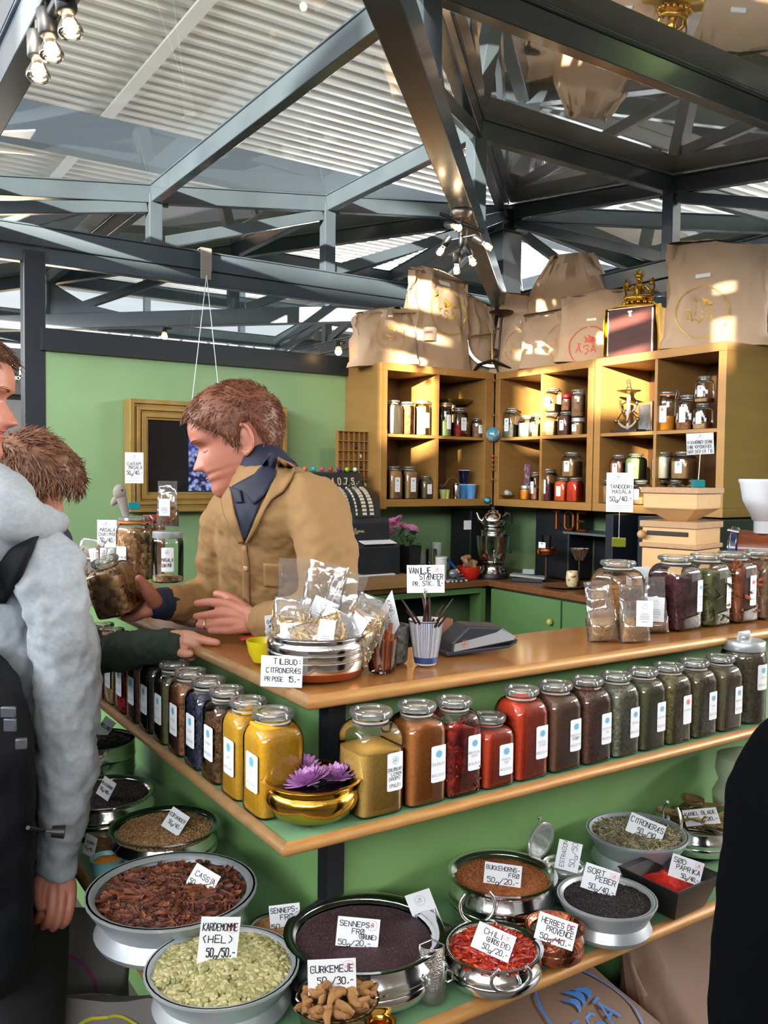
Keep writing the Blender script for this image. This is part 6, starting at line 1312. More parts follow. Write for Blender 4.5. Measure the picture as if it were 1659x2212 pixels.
q.tube([(-0.022, 0, 0.088), (-0.040, -0.005, 0.072), (-0.046, -0.02, 0.090)], [0.007, 0.006, 0.005], 8); q.tube([(0.022, 0, 0.088), (0.042, 0, 0.068), (0.038, -0.01, 0.045)], [0.007, 0.006, 0.005], 8)
q.sphere((0, 0, 0.115), 0.0135, 12, 9, sc=(.9, 1, 1.15)); obj('figure_body', q, BRASS, t, 60)
q = MB(); q.lathe([(0.014, 0.122), (0.017, 0.128), (0.010, 0.140), (0.006, 0.152), (0.0, 0.160)], 12)
for k in range(5): a = -1.2 + 0.6 * k; q.tube([(0.014 * math.sin(a), -0.006, 0.124), (0.024 * math.sin(a), -0.006, 0.124 + 0.026 * math.cos(a) + .006)], [0.004, 0.001], 5)
for a in (-1, 1): q.tube([(a * 0.046, -0.01, 0.05), (a * 0.056, 0, 0.085), (a * 0.048, 0.0, 0.118), (a * 0.030, 0, 0.108)], [0.004, 0.004, 0.005, 0.002], 6); q.sphere((a * 0.044, 0, 0.098), 0.010, 8, 6)
obj('crown_and_halo', q, BRASS, t, 60)

# ================================================================ BACK WALL: framed screen, hook, type case
X0, X1, Z0, Z1 = 1.345, 2.215, 1.350, 1.915
t = thing('framed_screen', 'black screen showing a bluish rocky picture in a wide ribbed gold frame', 'picture', (0, 0, 0)); 
q = MB(); GF = mat('gilt_frame', '#b08d4e', 0.35, 0.35, c2='#9b7a40', scale=12); yb_ = WY - 0.004
def fr(q, x0, x1, z0, z1, w, y0, y1):
    o = [V((x0, y1, z0)), V((x1, y1, z0)), V((x1, y1, z1)), V((x0, y1, z1))]; a = [V((x0, y0, z0)), V((x1, y0, z0)), V((x1, y0, z1)), V((x0, y0, z1))]
    i = [V((x0 + w, y0, z0 + w)), V((x1 - w, y0, z0 + w)), V((x1 - w, y0, z1 - w)), V((x0 + w, y0, z1 - w))]; b = [V((p.x, y1, p.z)) for p in i]
    q.rings([o, a, i, b, o], 0, False, False)
yq = WY - 0.12
for k, (o_, w_, dy) in enumerate(((0, .022, 0.0), (.022, .014, .016), (.036, .018, .004), (.054, .010, .020), (.064, .024, .012), (.088, .012, .026))): fr(q, X0 + o_, X1 - o_, Z0 + o_, Z1 - o_, w_, yq + dy, WY - 0.01)
obj('frame', q, GF, t, bevel=0.002)
q = MB(); q.box(((X0 + X1) / 2, WY - 0.045, (Z0 + Z1) / 2), (X1 - X0 - 0.19, 0.03, Z1 - Z0 - 0.19)); obj('screen', q, mat('black_screen', '#0b0c10', 0.12), t)
xa, xb = axp(407, 1000, 1, WY - 0.06).x, axp(520, 1000, 1, WY - 0.06).x
def picmat():
    m = bpy.data.materials.new('screen_picture'); m.use_nodes = True; N = m.node_tree.nodes; L = m.node_tree.links; p = N['Principled BSDF']
    co = N.new('ShaderNodeTexCoord'); t1 = N.new('ShaderNodeTexVoronoi'); t1.inputs['Scale'].default_value = 42; L.new(co.outputs['Object'], t1.inputs['Vector'])
    t2 = N.new('ShaderNodeTexNoise'); t2.inputs['Scale'].default_value = 30; L.new(co.outputs['Object'], t2.inputs['Vector'])
    ad = N.new('ShaderNodeMath'); ad.operation = 'MULTIPLY'; L.new(t1.outputs['Distance'], ad.inputs[0]); L.new(t2.outputs[0], ad.inputs[1])
    r = N.new('ShaderNodeValToRGB'); L.new(ad.outputs[0], r.inputs[0]); r.color_ramp.elements[0].position = 0.10; r.color_ramp.elements[0].color = (0.42, 0.50, 0.90, 1); r.color_ramp.elements[1].position = 0.33; r.color_ramp.elements[1].color = (0.01, 0.015, 0.08, 1)
    sp = N.new('ShaderNodeSeparateXYZ'); L.new(co.outputs['Object'], sp.inputs[0]); r2 = N.new('ShaderNodeValToRGB'); L.new(sp.outputs['Z'], r2.inputs[0])
    mr = N.new('ShaderNodeMapRange'); mr.inputs[1].default_value = Z0 + 0.29; mr.inputs[2].default_value = Z0 + 0.36; L.new(sp.outputs['Z'], mr.inputs[0])
    mx = N.new('ShaderNodeMix'); mx.data_type = 'RGBA'; L.new(mr.outputs[0], mx.inputs[0]); L.new(r.outputs[0], mx.inputs[6]); mx.inputs[7].default_value = (0.04, 0.08, 0.45, 1)
    p.inputs['Base Color'].default_value = (0, 0, 0, 1); L.new(mx.outputs[2], p.inputs['Emission Color']); p.inputs['Emission Strength'].default_value = 0.55; p.inputs['Roughness'].default_value = 0.2
    return m
q = MB(); q.box(((xa + xb) / 2, WY - 0.0615, (Z0 + Z1) / 2), (xb - xa, 0.002, Z1 - Z0 - 0.21)); obj('picture', q, picmat(), t)
HK = axp(445, 560, 1, WY - 0.05)
t = thing('picture_hook', 'grey metal hook clamped over the steel beam with two cords to the gilt frame', 'hook', (0, 0, 0)); q = MB()
q.box((HK.x, WY - 0.052, 2.665), (0.062, 0.006, 0.115)); q.box((HK.x, WY - 0.03, 2.725), (0.062, 0.05, 0.006)); q.box((HK.x, WY - 0.048, 2.588), (0.056, 0.014, 0.045)); obj('clamp', q, mat('grey_metal', '#9a9894', 0.4, 0.3), t, bevel=0.002)
for x_ in (axp(414, 860, 1, WY - 0.1).x, axp(476, 850, 1, WY - 0.1).x):
    q = MB(); q.tube([(HK.x, WY - 0.058, 2.585), (x_, WY - 0.1, Z1 - 0.01)], 0.0022, 5); obj('cord', q, WHITEP, t)
# type case
ya = 4.20; xa, xb = coly(728, ya), coly(806, ya); w_ = xb - xa
t = thing('type_case', 'gold printer tray with small compartments and trinkets behind the cash register', 'tray', (xa, ya, 1.36), 0); q = MB(); H_ = 0.43
q.box((w_ / 2, 0.018, H_ / 2), (w_, 0.004, H_))
for k in range(8): q.box((w_ * k / 7, 0, H_ / 2), (0.004, 0.03, H_))
for k in range(9): q.box((w_ / 2, 0, H_ * k / 8), (w_, 0.03, 0.004))
obj('tray_body', q, GOLD, t)
TC = ['#23262c', '#d8d8dc', '#2e3a55', '#c23a30', '#d9d9d9', '#c8243a', '#bbb7b0']
for k, (i, j) in enumerate(((3, 6), (4, 5), (4, 4), (2, 3), (3, 3), (2, 2), (5, 2))):
    q = MB(); q.sphere((w_ * (i + .5) / 7, 0, H_ * (j + .45) / 8), 0.011, 8, 6, sc=(0.8, 0.7, 1.3)); obj('trinket', q, mat('trinket_%d' % k, TC[k], 0.4), t, 60)
q = MB(); q.box((coly(812, 4.14), 4.14, 1.58), (0.045, 0.16, 0.44)); o = obj('wooden_board', q, GOLD, bevel=0.002); tag(o, 'upright gold-brown board between the printer tray and the shelf', 'board')

# ================================================================ CASH REGISTER
rx0, rx1, ry = 2.13, 2.655, 3.86
q = MB(); q.box(((rx0 + rx1) / 2, ry + 0.22, 0.985), (0.60, 0.50, 0.07)); o = obj('register_plinth', q, mat('plinth_wood', '#a9825a', 0.5, c2='#976f48', scale=8, stretch=(1, 6, 6))); tag(o, 'light wooden plinth carrying the old cash register', 'plinth')
t = thing('cash_register', 'antique black cash register with rows of white and yellow keys', 'cash register', (rx0, ry, 1.02)); WR = rx1 - rx0; RB = mat('register_black', '#20212a', 0.32, c2='#2a2b33', scale=8)
q = MB(); q.prism([(0, 0), (0.44, 0), (0.44, 0.16), (0.02, 0.17), (0, 0.15)], 0, WR, axes='yz'); obj('cash_drawer', q, RB, t, bevel=0.004)
q = MB(); q.prism([(0.06, 0.165), (0.42, 0.165), (0.42, 0.30), (0.08, 0.30), (0.06, 0.28)], 0.02, WR - 0.03, axes='yz'); obj('body', q, RB, t, bevel=0.006)
arcp = [(0.085 + 0.16 * (1 - math.cos(a)), 0.30 + 0.165 * math.sin(a)) for a in [PI / 2 * k / 10 for k in range(11)]]
q = MB(); q.prism(arcp + [(0.40, 0.465), (0.40, 0.30)], 0.05, WR - 0.07, axes='yz'); obj('key_housing', q, RB, t, bevel=0.003)
q = MB(); q.prism([(0.22, 0.44), (0.245, 0.535), (0.28, 0.545), (0.40, 0.545), (0.40, 0.44)], 0.06, WR - 0.10, axes='yz'); obj('display_head', q, RB, t, bevel=0.004)
for s_, a0, col_ in ((0.155, 0, 'y'), (0.205, 1, 's'), (0.250, 1, 't'), (0.300, 0, 'w'), (0.345, 0, 'w')):
    q = MB()
    for k in range(10):
        a = 0.12 + 1.25 * k / 10; y_, z_ = 0.085 + 0.16 * (1 - math.cos(a)), 0.30 + 0.165 * math.sin(a); R = Matrix.Rotation(-a, 3, 'X')
        ww = 0.022 if col_ in 'yw' else (0.012 if col_ == 's' else 0.006); q.box((s_ + 0.05, y_ - 0.004, z_ + 0.002), (ww, 0.008, 0.014), R)
    obj('key_column', q, mat('key_' + col_, {'y': '#d19a2c', 's': '#b9b4a8', 't': '#d8d4c8', 'w': '#cfc8b4'}[col_], 0.4), t)
q = MB()
for k in range(6): x_ = 0.27 + 0.012 * k; q.tube([(x_ + .01, 0.17, 0.44 + .01 * (k % 2)), (x_ + .01, 0.13, 0.47 + .01 * (k % 3))], 0.0012, 4); q.sphere((x_ + .01, 0.128, 0.472 + .01 * (k % 3)), 0.004, 6, 4)
obj('pins', q, WIRE, t)
q = MB(); Tn = lambda a, b: V((0.23 + a, 0.228 + b * 0.26 - 0.003, 0.462 + b))
for k, ch in enumerate(('4', '0', '.', '7', '5')): strokes(q, ch, Tn, (0.0, 0.042, 0.07, 0.085, 0.128)[k], 0.014, 0.034, 0.006, jit=0, asp=0.45)
obj('numerals', q, mat('cream_print', '#d8cda6', 0.5), t); q = MB(); strokes(q, 'J', Tn, -0.045, 0.014, 0.034, 0.006, jit=0, asp=0.45); obj('letter_flag', q, mat('gold_numeral', '#c08a28', 0.5), t)
q = MB(); Tt = lambda a, b: V((0.30 + a, 0.057, 0.225 + b))
def cursive(q, T, s):
    paths = [[(0, 0), (.5, .2), (1.0, 2), (1.6, 0), (2.3, 2.1)], [(2.6, .9), (2.2, .3), (2.6, 0), (2.9, .9), (3.0, 0), (3.4, .2)], [(3.9, 2), (3.5, .2), (3.9, 0)], [(3.2, 1.4), (4.3, 1.4)], [(4.3, .9), (4.2, .1), (4.5, 0)], [(5.1, .9), (4.7, .4), (5.0, 0), (5.4, .5), (5.1, .9)], [(5.7, 0), (5.8, .9), (6.2, .9), (6.3, 0)], [(7.1, .9), (6.7, .4), (7.0, 0), (7.3, .9), (7.4, 0)], [(7.7, .2), (8.3, 2.1), (7.8, .2), (8.3, 0)], [(1.0, -.55), (5.2, -.45)]]
    for pth in paths:
        for (a, b), (c, d) in zip(pth, pth[1:]):
            l = math.hypot(c - a, d - b); nx, ny = -(d - b) / l * .13, (c - a) / l * .13
            q.quad(*[T(x_ * s, y_ * s) for x_, y_ in ((a + nx, b + ny), (a - nx, b - ny), (c - nx, d - ny), (c + nx, d + ny))])
cursive(q, lambda a, b: Tt(a - 0.07, b), 0.0125); obj('script_lettering', q, mat('cream_print', ''), t)
q = MB(); q.box((0.40, 0.03, 0.174), (0.20, 0.07, 0.004), Matrix.Rotation(0.2, 3, 'X')); q.box((0.20, 0.03, 0.174), (0.12, 0.06, 0.004)); obj('receipts', q, PAPER, t)
q = MB(); q.box((0.36, -0.006, 0.004), (0.24, 0.03, 0.006)); obj('paper_slip', q, PAPER, t)
for k, cc in enumerate(('#d8622c', '#1fa5c8', '#d4357e', '#c8232c', '#4b2c8c', '#79c23c', '#b9cfc4')):
    q = MB(); q.sphere((0, 0, 0.0105), 0.0125, 12, 9)
    o = obj('felt_ball', q, mat('ball_%d' % k, cc, 0.6), None, 60, loc=(rx0 + 0.085 + 0.052 * k, ry + 0.262, 1.02 + 0.547)); tag(o, '%s bead on top of the cash register' % ('orange', 'turquoise', 'pink', 'red', 'purple', 'lime green', 'pale silver')[k], 'bead', 'coloured beads on the register')

# ================================================================ BACK WORKTOP ITEMS
ZW = 0.9485
# flowers in black vase
vp = V((coly(883, 3.99), 3.99, ZW)); t = thing('black_vase', 'square black vase with pink chrysanthemums beside the cash register', 'vase', vp, 0.3); q = MB(); q.rings([[V((x_ * s, y_ * s, z)) for x_, y_ in ((-1, -1), (1, -1), (1, 1), (-1, 1))] for s, z in ((.045, 0), (.055, .21), (.050, .212), (.042, .02))]); obj('vase_body', q, BLACK, t, 30)
PK = mat('chrys_pink', '#dc8fbe', 0.6, c2='#c874a8', scale=60); LF = mat('leaf_green', '#2f5030', 0.6)
for k, (px, py) in enumerate(((850, 1132), (872, 1142), (890, 1145), (847, 1152), (862, 1122))):
    fp = dp(px, py, depth(vp) - 0.02 - 0.012 * (k % 3)); blossom('chrysanthemum', ('pink chrysanthemum highest at the left of the vase', 'largest pink chrysanthemum at the centre of the vase', 'pink chrysanthemum at the right edge of the vase', 'pink chrysanthemum drooping lowest beside the register', 'small pink chrysanthemum at the back top of the vase')[k], frame(fp, k, 0.7, 0.2 * (k - 2)), (0.042, 0.044, 0.042, 0.034, 0.03)[k], PK, PK, 6)
q = MB(); rng = random.Random(3)
for k in range(5):
    pxy = ((850, 1140), (872, 1150), (890, 1152), (850, 1160), (862, 1130))[k]; e = dp(*pxy, depth(vp)); q.tube([vp + V((0, 0, .19)), (vp + V((0, 0, .26)) + e) / 2, e], 0.003, 5)
for k in range(14): q.sphere(vp + V((rng.uniform(-.08, .06), rng.uniform(-.05, .03), rng.uniform(.21, .30))), 0.022, 6, 5, mat=randR(rng, 1.2), sc=(1.3, .12, .6))
o = obj('flower_stems', q, LF, None, 60); o.parent = t; o.matrix_parent_inverse = (Matrix.Translation(vp) @ Matrix.Rotation(0.3, 4, 'Z')).inverted()
def lathe_thing(name, label, cat, p, prof, m, n=22, partn='body', rot=0, group=None):
    t = thing(name, label, cat, p, rot, group); q = MB(); q.lathe(prof, n); obj(partn, q, m, t, 45); return t
def wy(px, y=4.0): return V((coly(px, y), y, ZW))
lathe_thing('soda_can', 'green and red drink can behind the vanilla sign', 'can', wy(912, 3.95), [(0.024, 0), (0.03, 0.006), (0.03, 0.10), (0.024, 0.108), (0, 0.108)], mat('can_green', '#2c6b3a', 0.3, 0.3, c2='#9a2a30', scale=24, sharp=(.52, .56)))
lathe_thing('steel_tumbler', 'tall polished steel beaker behind the vanilla sign', 'beaker', wy(934, 3.97), [(0.026, 0), (0.032, 0.003), (0.034, 0.185), (0.030, 0.187), (0.028, 0.01)], CHROME)
t = lathe_thing('paper_cup', 'white plastic lidded tub right of the steel beaker', 'tub', wy(952, 3.96), [(0.036, 0), (0.04, 0.003), (0.043, 0.13), (0.046, 0.132), (0.046, 0.142), (0, 0.143)], WHITEP)
lathe_thing('grey_cup', 'pale grey cup standing behind the white tub', 'cup', V((coly(946, 4.15), 4.15, ZW)), [(0.03, 0), (0.03, 0.17), (0.034, 0.21), (0.03, 0.21)], mat('pale_grey', '#9fb0ab', 0.5))
lathe_thing('clear_jug', 'cloudy plastic container left of the steel beaker', 'container', V((coly(915, 4.12), 4.12, ZW)), [(0.045, 0), (0.05, 0.15), (0.047, 0.15)], mat('cloudy_plastic', '#93a3a2', 0.4))
rb = wy(1016, 3.98); t = lathe_thing('red_bowl', 'red enamel bowl of ginger roots left of the samovar', 'bowl', rb, [(0.045, 0), (0.062, 0.02), (0.072, 0.06), (0.074, 0.075), (0.070, 0.074), (0.055, 0.012)], RED, 28)
GIN = mat('ginger', '#b08a66', 0.8, c2='#8f6c4b', scale=40, bump=0.3, bscale=80); rng = random.Random(8)
for k in range(5):
    q = MB(); L_ = 0.04; q.tube([(-L_, 0, 0), (-.01, .004, .004), (.015, -.004, 0), (L_, 0, .004)], [.010, .017, .014, .010], 9); q.sphere((0.01, 0.015, 0.005), 0.013, 8, 6)
    o = obj('ginger_root', q, GIN, None, 60, mat4=Matrix.Translation(rb + V((-0.03 + 0.017 * k, 0.01 * (k % 2), 0.078 + 0.016 * (k % 2) + (0.03 if k < 2 else 0)))) @ randR(rng, 0.5).to_4x4()); tag(o, 'knobbly ginger root in the red enamel bowl', 'ginger root', 'ginger in the red bowl')
p = wy(978, 3.95); t = thing('blue_marker', 'blue marker pen leaning towards the red bowl', 'pen', p); q = MB(); q.tube([(-0.03, 0, 0.13), (0.03, 0, 0.07)], 0.009, 8); obj('cap', q, mat('marker_blue', '#24509a', 0.4), t, 50); q = MB(); q.tube([(0.03, 0, 0.07), (0.055, 0, 0.045)], 0.008, 8); obj('barrel', q, WHITEP, t, 50)
t = thing('spoon_rest', 'small glass dish with spoons in front of the red bowl', 'dish', V((coly(986, 3.93), 3.93, ZW))); q = MB(); q.lathe([(0.03, 0), (0.055, 0.014), (0.06, 0.02), (0.03, 0.005)], 20); q.sphere((-0.01, 0, 0.045), 0.032, 12, 8, sc=(1, .7, .8)); q.tube([(0.0, 0, 0.03), (0.06, 0.0, 0.035)], 0.004, 6); obj('dish_body', q, mat('grey_glassware', '#8d9aa0', 0.2, 0.5), t, 50)
t = thing('tea_towel', 'folded white towel with black stripes on the worktop edge', 'towel', V((coly(985, 3.91), 3.908, ZW))); q = MB(); q.box((0, 0, 0.006), (0.17, 0.05, 0.012)); obj('cloth', q, mat('striped_cloth', '#d5d8d6', 0.8, c2='#3a3d40', scale=9, kind='wave'), t, bevel=0.004)
# samovar
sp_ = V((coly(1067, 3.97), 3.97, ZW)); t = thing('samovar', 'polished steel tea boiler with a teapot on top', 'samovar', sp_, CAMYAW); q = MB()
q.lathe([(0.075, 0.028), (0.070, 0.035), (0.060, 0.05), (0.060, 0.075), (0.075, 0.085)], 36); q.lathe([(0.055, 0.085), (0.078, 0.11), (0.088, 0.15), (0.094, 0.20), (0.098, 0.248), (0.100, 0.252), (0.085, 0.256), (0.068, 0.262), (0.075, 0.285), (0.066, 0.296), (0.05, 0.300)], 36); obj('boiler', q, CHROME, t, 50)
q = MB(); q.lathe([(0.098, 0), (0.100, 0.006), (0.094, 0.026), (0.06, 0.03)], 36); obj('base', q, BLACK, t, 50)
q = MB(); q.sphere((0.066, -0.03, 0.05), 0.014, 10, 8); q.sphere((0.10, -0.03, 0.16), 0.01, 8, 6); obj('dial', q, BLACK, t, 50)
q = MB(); q.tube([(0.0, -0.088, 0.125), (0, -0.125, 0.12), (0, -0.13, 0.10)], 0.008, 8); q.box((0, -0.12, 0.14), (0.012, 0.012, 0.03)); obj('tap', q, CHROME, t, 50)
tp = thing('teapot', 'steel teapot with black handle standing on the samovar', 'teapot', sp_ + V((0, 0, 0.300)), CAMYAW); q = MB(); q.lathe([(0.045, 0), (0.064, 0.012), (0.070, 0.035), (0.064, 0.062), (0.048, 0.080), (0.034, 0.086)], 32); obj('pot_body', q, CHROME, tp, 50)
q = MB(); q.tube([(-0.060, 0, 0.03), (-0.085, 0, 0.050), (-0.098, 0, 0.085)], [0.016, 0.010, 0.006], 10); obj('spout', q, CHROME, tp, 50)
q = MB(); q.tube([(0.058, 0, 0.058), (0.078, 0, 0.082), (0.096, 0, 0.080), (0.106, 0, 0.055), (0.110, 0, 0.02)], [0.008, 0.013, 0.014, 0.010, 0.005], 9); obj('handle', q, BLACK, tp, 50)
q = MB(); q.lathe([(0.036, 0.085), (0.030, 0.097), (0.012, 0.103), (0.0, 0.104)], 24); l_ = obj('lid', q, CHROME, tp, 50); q = MB(); q.sphere((0, 0, 0.112), 0.012, 10, 8); obj('lid_knob', q, mat('purple_black', '#3a3144', 0.3), l_, 50)
p = dp(1053, 1081, depth(sp_) - 0.1); t = thing('key_fob', 'small round fob with turquoise elephant hanging on the shelf corner', 'ornament', p, CAMYAW); q = MB(); q.sphere((0, 0, 0), 0.022, 14, 10, sc=(1, .2, 1)); obj('disc', q, mat('fob_dark', '#1e3a44', 0.3), t, 50); q = MB(); q.sphere((0, -0.006, 0), 0.012, 8, 6, sc=(1.1, .3, .8)); obj('emblem', q, mat('turquoise', '#1fb0b8', 0.4), t, 50)
# niche contents
def wx(px, z, x=3.42): return V((x, colx(px, x), z))
t = thing('handheld_imprinter', 'pale grey and black device lying on the worktop right of the samovar', 'device', wx(1146, ZW, 3.46), -0.9); q = MB(); q.box((0, 0, 0.03), (0.20, 0.10, 0.014), Matrix.Rotation(0.06, 3, 'Y')); q.box((0.0, 0.02, 0.055), (0.07, 0.05, 0.03)); obj('upper_case', q, mat('pale_grey_case', '#8f9a98', 0.4), t, bevel=0.004); q = MB(); q.box((0, 0, 0.011), (0.18, 0.10, 0.022)); obj('lower_case', q, BLACK, t, bevel=0.003)
t = thing('saucer_plate', 'flat brown plate under the painted mug', 'plate', wx(1222, ZW, 3.44)); q = MB(); q.lathe([(0.06, 0), (0.115, 0.010), (0.118, 0.014), (0.06, 0.008)], 30); obj('plate_body', q, mat('brown_plate', '#7c5638', 0.4), t, 50)
t = lathe_thing('painted_mug', 'cream mug painted with red flowers on the brown plate', 'mug', wx(1241, ZW + 0.012, 3.44), [(0.024, 0), (0.031, 0.012), (0.034, 0.045), (0.031, 0.078), (0.028, 0.084), (0.025, 0.08), (0.022, 0.01)], mat('painted_cream', '#cfc39a', 0.35, c2='#a33a2e', scale=34, sharp=(0.56, 0.62), coat=0.3))
t = lathe_thing('copper_bowl', 'copper bowl on the niche shelf with a card glass in it', 'bowl', wx(1184, 1.10, 3.52), [(0.03, 0), (0.055, 0.01), (0.062, 0.03), (0.056, 0.042), (0.062, 0.048), (0.055, 0.046), (0.04, 0.01)], COPPER, 28)
q = MB(); q.lathe([(0.05, -0.152), (0.05, -0.148), (0.008, -0.140), (0.008, -0.002), (0.03, 0.0)], 16); obj('stem_stand', q, IRON, t, 50)
t = lathe_thing('card_glass', 'clear glass with a blue-dotted white card in the copper bowl', 'glass', wx(1184, 1.108, 3.52), [(0.022, 0), (0.024, 0.02), (0.027, 0.11)], GLASS, 20); q = MB(); q.box((-0.03, 0.005, 0.05), (0.002, 0.055, 0.04)); q.box((-0.0315, 0.005, 0.062), (0.001, 0.018, 0.009), m=1); obj('card', q, [PAPER, BLUEDOT], t)
t = thing('wire_strainer', 'fluted steel basket bowl hanging at the right of the niche', 'strainer', wx(1256, 1.10, 3.50)); q = MB(); q.lathe([(0.018, 0), (0.05, 0.06)], 26, cap1=False); q.tube([(0.052 * math.cos(a), 0.052 * math.sin(a), 0.062) for a in [2 * PI * k / 24 for k in range(24)]], 0.003, 5, closed=True)
for k in range(20): a = 2 * PI * k / 20; q.tube([(0.018 * math.cos(a), 0.018 * math.sin(a), 0.0), (0.052 * math.cos(a), 0.052 * math.sin(a), 0.062)], 0.0028, 4)
obj('basket', q, STEELB, t, 50); q = MB(); q.lathe([(0.04, -0.152), (0.04, -0.148), (0.006, -0.14), (0.006, 0)], 14); obj('stand', q, IRON, t, 50)
q = MB(); T = lambda a, b: V((0, -a, b)); tl = thing('copper_letters', 'old copper capital letters standing on the shelf in the niche', 'letters', V((3.62, colx(1196, 3.62), 1.243)))
for k, (s_, a) in enumerate((('T', 0.0), ('O', 0.10), ('E', 0.20))):
    q = MB(); g = GL[s_]
    for sg in g.split():
        pts = [(int(sg[i]), int(sg[i + 1])) for i in range(0, len(sg), 2)]
        for (a0, b0), (a1, b1) in zip(pts, pts[1:]): q.tube([V((0, -(a + a0 * 0.016), 0.008 + b0 * 0.017)), V((0, -(a + a1 * 0.016), 0.008 + b1 * 0.017))], 0.009, 8)
    obj('letter', q, mat('dark_copper', '#96532f', 0.35, 0.9), tl, 50)
# ---------------------------------------------------------------- mills
mp = dp(1471, 1180, 2.78); mp = V((mp.x, mp.y, 1.15)); t = thing('grain_mill', 'pale wooden grain mill of two boxes with a funnel between', 'mill', mp, CAMYAW - 0.76)
q = MB(); s_ = 0.19
q.box((0, 0, 0.09), (s_ * .93, s_ * .93, 0.18)); q.box((0, 0, 0.222), (s_ * .93, s_ * .93, 0.054)); obj('lower_box', q, MAPLE, t, bevel=0.003)
q = MB(); q.box((0, 0, 0.19), (s_, s_, 0.014)); q.box((0, 0, 0.256), (s_, s_, 0.020)); obj('ply_trim', q, PLY, t, bevel=0.002)
q = MB(); hs = [[V((x_ * a, y_ * a, z)) for x_, y_ in ((-1, -1), (1, -1), (1, 1), (-1, 1))] for a, z in ((0.032, 0.266), (0.086, 0.305), (0.088, 0.307), (0.088, 0.352))]; q.rings(hs); obj('hopper', q, MAPLE, t, bevel=0.002)
q = MB(); q.box((0, 0, 0.362), (s_, s_, 0.018)); obj('hopper_lid', q, PLY, t, bevel=0.002)
q = MB(); q.box((-0.005, -s_ * .47, 0.228), (0.135, 0.006, 0.014)); obj('slot', q, mat('dark_slot', '#2c241c', 0.7), t, bevel=0.002)
q = MB(); q.sphere((-0.085, -s_ * .52, 0.222), 0.014, 12, 9); obj('knob', q, mat('beech_knob', '#c09062', 0.5), t, 60)
hp = V((mp.x, mp.y, 1.15 + 0.371)); hp = frame(mp, CAMYAW) @ V((0.060, 0.03, 0.372)); sc_ = 2.78 / FPX
pj = holder('turquoise glass card holder on the mill', hp, GLC('turquoise_glass', ''), 0.105, 59 * sc_, 46 * sc_, [('VI KVÆRNER GERNE', 0.03, 0.50, 0.15), ('DINE KRYDDERIER,', 0.03, 0.28, 0.15), ('NÅR DER ER TID', 0.03, 0.06, 0.15)], (0.5, 0.84, 0.13), CAMYAW, cube=0.024, roll=-0.06, lean=0.004)
gp = dp(1640, 1190, 2.9); gp = V((gp.x, gp.y, 1.15)); t = thing('coffee_grinder', 'brown and blue electric spice grinder with white funnel hopper', 'grinder', gp, CAMYAW - 0.5); BR = mat('grinder_brown', '#7a3716', 0.3, c2='#8a4119', scale=5, coat=0.4)
q = MB(); q.rings([[V((x_ * a, y_ * b, z)) for x_, y_ in ((-1, -1), (1, -1), (1, 1), (-1, 1))] for a, b, z in ((0.10, 0.08, 0.0), (0.095, 0.075, 0.02), (0.05, 0.045, 0.09), (0.045, 0.04, 0.12))]); obj('foot', q, BR, t, bevel=0.006)
Ry = Matrix.Rotation(PI / 2, 3, 'X') @ Matrix.Rotation(0.0, 3, 'Y'); Ry = Matrix.Rotation(-PI / 2, 3, 'Y') 
q = MB(); q.lathe([(0.045, -0.10), (0.058, -0.08), (0.060, 0.0), (0.066, 0.04), (0.066, 0.06)], 30, c=(0, 0, 0.165), mat=Ry); obj('motor_barrel', q, BR, t, 45)
q = MB(); q.lathe([(0.066, 0.06), (0.074, 0.066), (0.076, 0.082), (0.070, 0.088), (0.045, 0.090), (0.042, 0.096), (0.0, 0.098)], 32, c=(0, 0, 0.165), mat=Ry); obj('front_disc', q, mat('deep_blue_enamel', '#27305a', 0.25, coat=0.6), t, 45)
q = MB(); q.tube([(-0.0905, 0.044 * math.cos(a), 0.165 + 0.044 * math.sin(a)) for a in [2 * PI * k / 28 for k in range(28)]], 0.0018, 5, closed=True); q.tube([(-0.083, 0.075 * math.cos(a), 0.165 + 0.075 * math.sin(a)) for a in [2 * PI * k / 32 for k in range(32)]], 0.0016, 5, closed=True); obj('chrome_ring', q, WIRE, t, 50)
q = MB()
for a in (0.9, 2.2): q.tube([(-0.06, 0.072 * math.cos(a), 0.165 + 0.072 * math.sin(a)), (-0.095, 0.080 * math.cos(a), 0.165 + 0.080 * math.sin(a))], 0.007, 8)
obj('thumb_screw', q, CHROME, t, 50)
q = MB(); q.lathe([(0.030, 0.222), (0.030, 0.262), (0.034, 0.264), (0.066, 0.33), (0.076, 0.385), (0.080, 0.392), (0.080, 0.400), (0.074, 0.400), (0.06, 0.33), (0.02, 0.26)], 36, c=(0.01, 0, 0)); obj('hopper', q, mat('milky_hopper', '#d3d8de', 0.35), t, 50)
q = MB(); q.tube([(0.0, -0.05, 0.11), (-0.01, -0.06, 0.08), (-0.01, -0.06, 0.04)], [0.014, 0.010, 0.012], 8); q.tube([(0.03, -0.04, 0.11), (0.10, -0.06, 0.105)], 0.007, 8); obj('spout', q, mat('dark_chrome', '#4a5560', 0.3, 0.8), t, 50)

